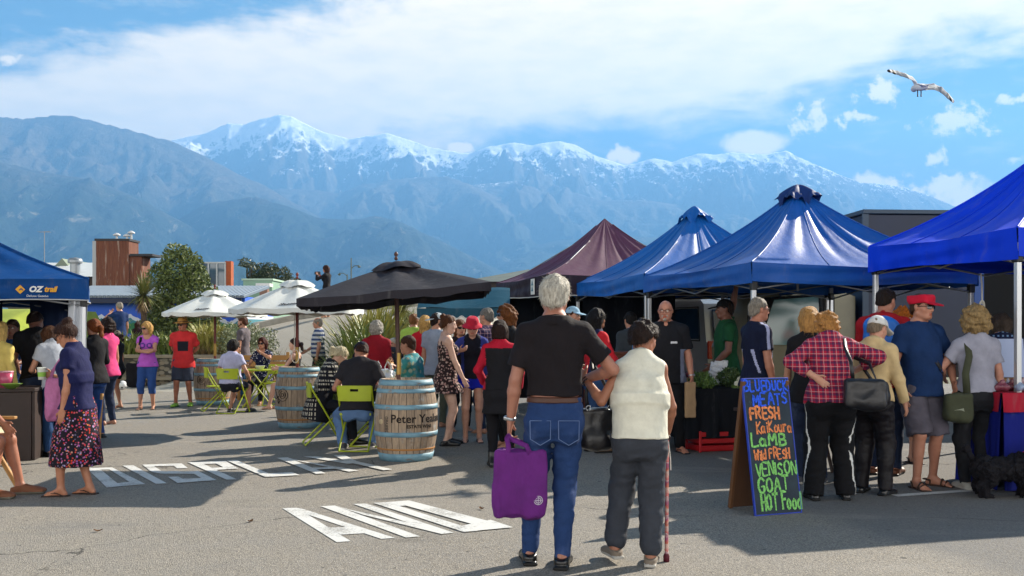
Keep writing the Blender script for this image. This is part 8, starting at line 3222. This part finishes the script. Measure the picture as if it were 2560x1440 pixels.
# ---- preserves table at the right edge
PT = Matrix.Translation((X(2640, 9.25), 9.25, 0)) @ Matrix.Rotation(R(6), 4, 'Z')
r = empty('preserves_table', PT.translation, R(6), 'table with a royal blue skirt and a red cloth at the right edge', 'table')
BLS = cloth_mat('blue_table_skirt', '#141f7a', .8)
RDC = cloth_mat('red_table_cloth', '#a51e34', .8)
b = MB()
b.box((0, 0, .86), (1.5, .7, .03))
b.build('tabletop', DARKW, r)
b = MB()
b.sheet(drape(1.48, .68, .84, .82), 240, 6)
b.build('table_skirt', BLS, r)
b = MB()
b.sheet(drape(1.53, .73, .885, .17), 240, 4)
b.sheet(lambda u, v: (-.777 + 1.554 * u, -.377 + .754 * v, .884 + .004 * math.sin(25 * u)), 20, 10)
b.build('table_cloth', RDC, r)
G_P = 'wrapped packets on the red tablecloth'
cols = [('#7a3a4a', 'dark pink'), ('#c9a9ae', 'pale pink'), ('#9fb0cf', 'pale blue'), ('#6a2a30', 'dark red'), ('#b7b9c8', 'silvery')]
k = 0
pk0 = None
f = Field((-.1, -.08, -.03), (.1, .08, .1), .008)
f.ell(A3(0, 0, .035), A3(.07, .05, .038))
f.box(A3(0, 0, .075), A3(.018, .014, .028), rnd=.01, k=.03)
f.ripple(.007, 70, 5)
for i in range(5):
	for j in range(3):
		c, nm = cols[(i * 2 + j) % 5]
		M_ = mat('film_wrap_' + c, c, .25, spec=.6, bump=(40, .6, .02))
		if k == 0:
			o = to_obj(f, 'wrapped_packet', M_)
		else:
			me = bpy.data.meshes[o.data.name].copy()
			me.materials[0] = M_
			o = link('wrapped_packet', me)
		col = ('front', 'middle', 'back')[j]
		tag(o, '%s packet in the %s row, %s from the left end of the red cloth' % (nm, col, ('first', 'second', 'third', 'fourth', 'fifth')[i]), 'packet', G_P)
		o.location = PT @ Vector((-.68 + .17 * i + .04 * j, -.24 + .17 * j, .890))
		o.rotation_euler = (0, 0, i + 2.1 * j)
		k += 1
# price card with red handwriting
r = empty('price_card', PT @ Vector((-.41, .06, .89)), R(2), 'pale blue card with red handwriting on the red cloth', 'sign')
b = MB()
b.box((0, 0, .29), (.26, .012, .36), Matrix.Rotation(R(-8), 3, 'X'))
b.build('card', mat('pale_blue_card', '#a9b8dc', .7), r)
RINK = mat('red_ink', '#c0283a', .7)
for i, (tx, z) in enumerate((('Fresh', .37), ('Jams', .27), ('Relish', .17))):
	lettering('handwriting', tx, .085, Matrix.Rotation(R(-8), 4, 'X') @ Matrix.Translation((-.115, -.012, z)) @ Matrix.Rotation(R(90), 4, 'X'), RINK, r, extrude=.001)
b = MB()
b.box((0, .06, .07), (.12, .08, .14))
b.build('card_stand', CARD, r)
# cord tied to the tent leg
b = MB()
q = at(2452, 735, 10.6)
b.tube([q + Vector((0, 0, .22)), q + Vector((.012, 0, .10)), q + Vector((.01, -.01, -.08))], .008, 6)
for i in range(3):
	b.tube([q + Vector((.01 + (.022 + .004 * i) * math.sin(w), -.01 + .008 * i, -.12 - .012 * i + .05 * math.cos(w))) for w in [k * .5 for k in range(14)]], .009, 6)
b.build('tied_rope', ROPE, label='white rope coiled and tied to the tent leg above the curly hair', cat='rope')
# ---- poodle
f = Field((-.62, -.3, -.02), (.62, .3, .62), .0085)
f.ell(A3(-.02, 0, .27), A3(.25, .125, .115))
f.ell(A3(.15, 0, .28), A3(.13, .13, .14), k=.05)
f.ell(A3(-.20, 0, .27), A3(.12, .13, .13), k=.05)
for sx, sy in ((.17, -.075), (.19, .075)):
	f.cap(A3(sx, sy, .24), A3(sx, sy, .13), .062, .050, k=.04)
	f.cap(A3(sx, sy, .13), A3(sx + .01, sy, .035), .050, .046, k=.02)
	f.ell(A3(sx + .03, sy, .026), A3(.055, .04, .028), k=.02)
for sx, sy in ((-.20, -.08), (-.18, .08)):
	f.cap(A3(sx, sy, .26), A3(sx + .04, sy, .16), .085, .058, k=.04)
	f.cap(A3(sx + .04, sy, .16), A3(sx - .045, sy, .10), .052, .044, k=.03)
	f.cap(A3(sx - .045, sy, .10), A3(sx - .02, sy, .03), .044, .042, k=.03)
	f.ell(A3(sx + .01, sy, .026), A3(.055, .04, .028), k=.02)
f.cap(A3(.20, 0, .32), A3(.29, 0, .42), .082, .070, k=.05)
f.ell(A3(.32, 0, .47), A3(.085, .075, .075), k=.03)
f.cap(A3(.36, 0, .45), A3(.47, 0, .425), .042, .030, k=.03)
for s in (-1, 1):
	f.ell(A3(.29, s * .085, .43), A3(.04, .028, .085), k=.02)
f.cap(A3(-.28, 0, .33), A3(-.35, 0, .43), .024, .022, k=.02)
f.ell(A3(-.36, 0, .45), A3(.045, .045, .045), k=.02)
f.ripple(.010, 80, 3)
f.ripple(.006, 190, 9)
pd = to_obj(f, 'dog', hair_mat('#1a181e'), extra=Person.strand_cards(None, f, '', 2600, 3, 'curly'))
tag(pd, 'black curly poodle with a red collar standing at the right edge', 'dog')
pd.location, pd.rotation_euler, pd.scale = (X(2512, 8.6), 8.6, 0), (0, 0, R(-4)), (.9, .9, .9)
f = Field((.1, -.2, .2), (.4, .2, .6), .007)
f.cap(A3(.238, 0, .355), A3(.256, 0, .375), .100, .098, flat0=True, flat1=True)
to_obj(f, 'collar', mat('red_collar', '#c0182a', .6), pd)
# ---- gull
S = 14.0 / F / 8
GO = at(2180 + 950 / 8, 120 + 770 / 8, 14.0)
def gv(zx, zy, dy=0.0):
	return A3((zx - 950) * S, dy, (770 - zy) * S)
f = Field((-.5, -.35, -.30), (.5, .35, .30), .008)
f.ell(A3(.01, .0, -.01), A3(.058, .18, .05), rotm(-10, -12, 0))
f.ell(gv(955, 750, .19), A3(.045, .06, .045), k=.04)
f.cap(gv(955, 750, .23), gv(960, 760, .29), .014, .006, k=.01)
# tail fan
for q in (-1, -.5, 0, .5, 1):
	f.cap(A3(0, -.12, -.015), A3(q * .115 - .01, -.235, -.045 + .025 * abs(q)), .022, .014, k=.02, flat=(A3(0, .5, .86), .4))
def wing(pts):
	n = len(pts)
	for i in range(n - 1):
		(a, ca), (c, cc) = pts[i], pts[i + 1]
		for k in range(5):
			w = k / 4
			q0 = a + ca * w
			q1 = c + cc * w
			f.cap(q0, q1, .017 * (1 - .55 * w), .015 * (1 - .55 * w), k=.018)
cv = A3(.02, -.11, -.085)
wing([(gv(905, 700, .07), cv), (gv(840, 560, .09), cv * 1.0), (gv(700, 500, .08), cv * 1.05), (gv(520, 462, .04), cv * .95), (gv(400, 460, .0), cv * .7), (gv(300, 470, -.05), cv * .25)])
cw = A3(-.045, -.105, -.085)
wing([(gv(990, 720, .07), cw), (gv(1120, 728, .09), cw * .9), (gv(1300, 715, .09), cw * .95), (gv(1420, 780, .06), cw * 1.0), (gv(1520, 920, .02), cw * .8), (gv(1590, 1075, -.05), cw * .3)])
def gpick(C):
	m = np.zeros(len(C), int)
	x = C[:, 0] / S + 950
	m[(x < 720) & (C[:, 1] < .06)] = 1
	m[(x > 1330) & (C[:, 1] < .05)] = 1
	m[(x > 1120) & (x < 1330) & (C[:, 1] < .02)] = 3
	m[(x < 430) | (x > 1500)] = 2
	m[((x < 365) & (x > 325)) | ((x > 1545) & (x < 1580))] = 0
	return m
gl = to_obj(f, 'gull', [mat('white_feathers', '#e3e4e4', .8), mat('grey_feathers', '#7f8792', .8), mat('black_feathers', '#15161a', .7), mat('pale_grey_feathers', '#a9adb2', .8)], pick=gpick)
tag(gl, 'white and grey gull with black wing tips gliding with its legs hanging', 'bird')
gl.location = GO
for zx in (885, 955):
	b = MB()
	p0 = gv(zx + 15, 850, -.02)
	p1 = gv(zx - 5 if zx < 900 else zx - 8, 990, -.06)
	b.tube([p0, p0 * .4 + p1 * .6, p1], [.008, .007, .010], 6)
	b.build('leg', mat('dark_leg', '#3a2420', .6), gl)
# ---- chalkboard
GLY = {'A': [[(0, 0), (.3, 1), (.6, 0)], [(.12, .38), (.48, .38)]], 'B': [[(0, 0), (0, 1), (.42, .95), (.48, .75), (.36, .55), (0, .52)], [(.36, .54), (.56, .38), (.5, .1), (0, 0)]],
	'C': [[(.55, .85), (.35, 1), (.1, .85), (0, .5), (.1, .15), (.35, 0), (.56, .15)]], 'D': [[(0, 0), (0, 1), (.35, .92), (.55, .5), (.38, .08), (0, 0)]],
	'E': [[(.5, 1), (0, 1), (0, 0), (.5, 0)], [(0, .52), (.4, .52)]], 'F': [[(.5, 1), (0, .97), (0, 0)], [(0, .55), (.38, .57)]],
	'G': [[(.55, .82), (.35, 1), (.1, .85), (0, .45), (.15, .06), (.42, .02), (.55, .2), (.55, .42), (.32, .42)]], 'H': [[(0, 0), (0, 1)], [(.5, 0), (.5, 1)], [(0, .5), (.5, .52)]],
	'I': [[(.1, 0), (.1, 1)]], 'K': [[(0, 0), (0, 1)], [(.5, 1), (0, .45), (.55, 0)]], 'L': [[(0, 1), (0, 0), (.48, .02)]], 'M': [[(0, 0), (.06, 1), (.33, .35), (.62, 1), (.68, 0)]],
	'N': [[(0, 0), (0, 1), (.5, 0), (.5, 1)]], 'O': [[(.3, 1), (.06, .82), (0, .45), (.12, .08), (.34, 0), (.54, .18), (.6, .55), (.5, .88), (.3, 1)]], 'R': [[(0, 0), (0, 1), (.4, .95), (.48, .75), (.38, .55), (0, .5)], [(.2, .5), (.54, 0)]],
	'S': [[(.5, .88), (.28, 1), (.05, .85), (.08, .62), (.42, .42), (.5, .18), (.28, 0), (0, .12)]], 'T': [[(0, 1), (.6, 1)], [(.3, 1), (.3, 0)]], 'U': [[(0, 1), (.03, .2), (.25, 0), (.47, .2), (.5, 1)]],
	'V': [[(0, 1), (.28, 0), (.56, 1)]], 'W': [[(0, 1), (.16, 0), (.34, .7), (.5, 0), (.68, 1)]],
	'a': [[(.42, .5), (.2, .62), (0, .4), (.06, .08), (.25, 0), (.42, .22), (.44, .6), (.44, .1), (.52, 0)]], 'i': [[(.08, .58), (.08, 0)], [(.08, .82), (.08, .88)]], 'o': [[(.22, .6), (.02, .42), (.04, .12), (.22, 0), (.42, .14), (.42, .46), (.22, .6)]],
	'u': [[(0, .6), (.03, .12), (.2, 0), (.38, .18), (.4, .6)], [(.4, .6), (.42, 0)]], 'r': [[(0, .6), (.02, 0)], [(.02, .4), (.18, .6), (.34, .55)]], 'l': [[(.06, 1), (.06, 0)]], 'd': [[(.42, .42), (.22, .58), (.02, .4), (.04, .1), (.24, 0), (.42, .2)], [(.44, 1), (.44, 0)]], 'm': [[(0, 0), (0, .6)], [(0, .45), (.14, .6), (.26, .5), (.27, 0)], [(.27, .45), (.42, .6), (.54, .5), (.55, 0)]]}
def smooth_line(p, n=5):
	if len(p) < 3:
		return p
	out = []
	for i in range(len(p) - 1):
		p0, p1, p2, p3 = p[max(i - 1, 0)], p[i], p[i + 1], p[min(i + 2, len(p) - 1)]
		for k in range(n):
			t = k / n
			out.append(tuple(.5 * (2 * b_ + (c_ - a_) * t + (2 * a_ - 5 * b_ + 4 * c_ - d_) * t * t + (3 * b_ - a_ - 3 * c_ + d_) * t ** 3) * .65 + .35 * (b_ + (c_ - b_) * t) for a_, b_, c_, d_ in zip(p0, p1, p2, p3)))
	out.append(p[-1])
	return out
def chalkboard():
	o = gp(1889, 1291)
	wd = Vector((.935, .355, 0)).normalized()
	nn = Vector((wd.y, -wd.x, 0))
	W_, H_ = .435, 1.075
	r = empty('chalkboard_sign', (0, 0, 0), 0, 'blue-edged A-frame chalkboard with handwritten meat prices in blue, orange and green', 'sign')
	top = o + wd * (W_ / 2) - nn * .185 + Vector((0, 0, 1.045))
	up = (top - (o + wd * (W_ / 2))).normalized()
	n = wd.cross(up).normalized()
	M = Matrix([[wd.x, up.x, n.x, o.x], [wd.y, up.y, n.y, o.y], [wd.z, up.z, n.z, o.z], [0, 0, 0, 1]])
	if (M.to_3x3() @ Vector((0, 0, 1))).dot(nn) < 0:
		n = -n
	M = Matrix([[wd.x, up.x, n.x, o.x], [wd.y, up.y, n.y, o.y], [wd.z, up.z, n.z, o.z], [0, 0, 0, 1]])
	EDGE = mat('blue_edge_paint', '#1c3fb5', .5, fn=vary('#1c3fb5', .15, 12))
	def bd(t, co):
		n1 = t.noise(co, 5, 5, .65)
		n2 = t.noise(co, 22, 5, .7)
		c = t.mix(t.lin(n1, .3, .7), (.010, .018, .030), (.022, .040, .056))
		return t.mix(t.smooth(n2, .60, .78), c, (.07, .11, .13))
	b = MB()
	b.box((W_ / 2, H_ / 2, -.010), (W_ - .02, H_ - .02, .016), M)
	b.build('board', mat('chalkboard_black', rough=.75, fn=bd), r)
	b = MB()
	for x in (.005, W_ - .005):
		b.box((x, H_ / 2, -.010), (.009, H_, .024), M, bev=.002)
	for y in (.005, H_ - .005):
		b.box((W_ / 2, y, -.010), (W_ - .020, .009, .024), M, bev=.002)
	b.build('board_edge', EDGE, r)
	# rear leg frame
	o2 = o - nn * .37
	up2 = (top - (o2 + wd * (W_ / 2))).normalized()
	n2 = wd.cross(up2).normalized()
	M2 = Matrix([[wd.x, up2.x, n2.x, o2.x], [wd.y, up2.y, n2.y, o2.y], [wd.z, up2.z, n2.z, o2.z], [0, 0, 0, 1]])
	b = MB()
	b.box((W_ / 2, H_ / 2 - .01, 0), (W_ - .03, H_ - .04, .012), M2)
	b.build('rear_board', mat('brown_board', '#5a3a22', .7, fn=vary('#5a3a22', .2, 7, stretch=(1, 1, .2))), r)
	b = MB()
	for x in (.012, W_ - .012):
		b.box((x, H_ / 2 - .01, 0), (.030, H_ - .03, .036), M2, bev=.004)
	b.build('rear_frame', mat('brown_board_frame', '#6a4526', .65, fn=vary('#6a4526', .2, 7, stretch=(1, 1, .2))), r)
	CH = {'b': mat('blue_chalk', '#2c62ff', .85, fn=vary('#2c62ff', .4, 70)), 'o': mat('orange_chalk', '#ee9058', .85, fn=vary('#ee9058', .45, 70)), 'g': mat('green_chalk', '#86d070', .85, fn=vary('#86d070', .45, 70))}
	rs = np.random.default_rng(4)
	# (text, left, top, width, height as shares of the board, colour, stroke)
	rows = [('BLUEDUCK', .035, .022, .92, .084, 'b', 0.0074), ('MEATS', .19, .115, .72, .094, 'b', 0.0074), ('FRESH', .10, .218, .62, .092, 'o', 0.0091), ('KaiKoura', .20, .325, .74, .088, 'o', 0.0062),
			('LaMB', .08, .412, .72, .096, 'g', 0.0091), ('Wild FRESH', .10, .530, .76, .075, 'o', 0.0064), ('VENISON', .10, .625, .86, .098, 'g', 0.0075), ('GOAT', .13, .735, .62, .108, 'g', 0.0086), ('HOT Food', .16, .855, .82, .122, 'g', 0.0086)]
	for tx, l, tp_, w, h, c, st in rows:
		adv = []
		tot = 0
		for ch in tx:
			a = .35 if ch == ' ' else max(q[0] for s in GLY[ch] for q in s) + .25
			adv.append(tot)
			tot += a
		b = MB()
		sx = w * W_ / (tot - .25)
		hh = h * H_ * .90
		for ch, a in zip(tx, adv):
			if ch == ' ':
				continue
			jx, jy, js = rs.normal() * .006, rs.normal() * .05, 1 + rs.normal() * .05
			for s in GLY[ch]:
				pts = smooth_line(s)
				P3_ = [M @ Vector((l * W_ + (a + x * js) * sx + jx * .5, H_ * (1 - tp_) - hh * (1 - y * js) + jy * hh, .0005)) for x, y in pts]
				for p, q in zip(P3_[:-1], P3_[1:]):
					pass
				up_n = n
				vs, fs = [], []
				for i, p in enumerate(P3_):
					t_ = (P3_[min(i + 1, len(P3_) - 1)] - P3_[max(i - 1, 0)]).normalized()
					sd_ = t_.cross(up_n).normalized() * st * (1 + .18 * rs.normal())
					ext = t_ * (st * .8 if i == len(P3_) - 1 else (-st * .8 if i == 0 else 0))
					for k_, oz in ((-1, 0), (1, 0), (1, .0012), (-1, .0012)):
						vs.append(p + ext + sd_ * k_ + up_n * oz)
				for i in range(len(P3_) - 1):
					for k_ in range(4):
						fs.append((i * 4 + k_, i * 4 + (k_ + 1) % 4, i * 4 + 4 + (k_ + 1) % 4, i * 4 + 4 + k_))
				b.add(vs, fs, 0, False)
		b.build('chalk_lettering', CH[c], r)
chalkboard()
# a few dry leaves and scraps on the seal
LEAF = mat('dry_leaf', '#6a4a2c', .9)
for i, (px, py, lab) in enumerate(((1062, 1117, 'dry brown leaf on the asphalt in front of the nearest barrel'), (626, 1306, 'curled brown leaf on the open asphalt left of the word AND'), (1204, 1274, 'dry leaf on the asphalt left of the purple bag'), (245, 1330, 'small dark twig on the bare asphalt at the lower left'))):
	q = gp(px, py)
	b = MB()
	b.sheet(lambda u, v: ((u - .5) * .06, (v - .5) * .024 * math.sin(math.pi * min(max(u, .03), .97)) * 1.6, .006 + .012 * (2 * u - 1) ** 2 + .006 * (2 * v - 1) ** 2), 8, 4)
	b.build('fallen_leaf', LEAF, loc=(q.x, q.y, .0), label=lab, cat='leaf', group='fallen leaves on the asphalt', rz=i * 1.1)
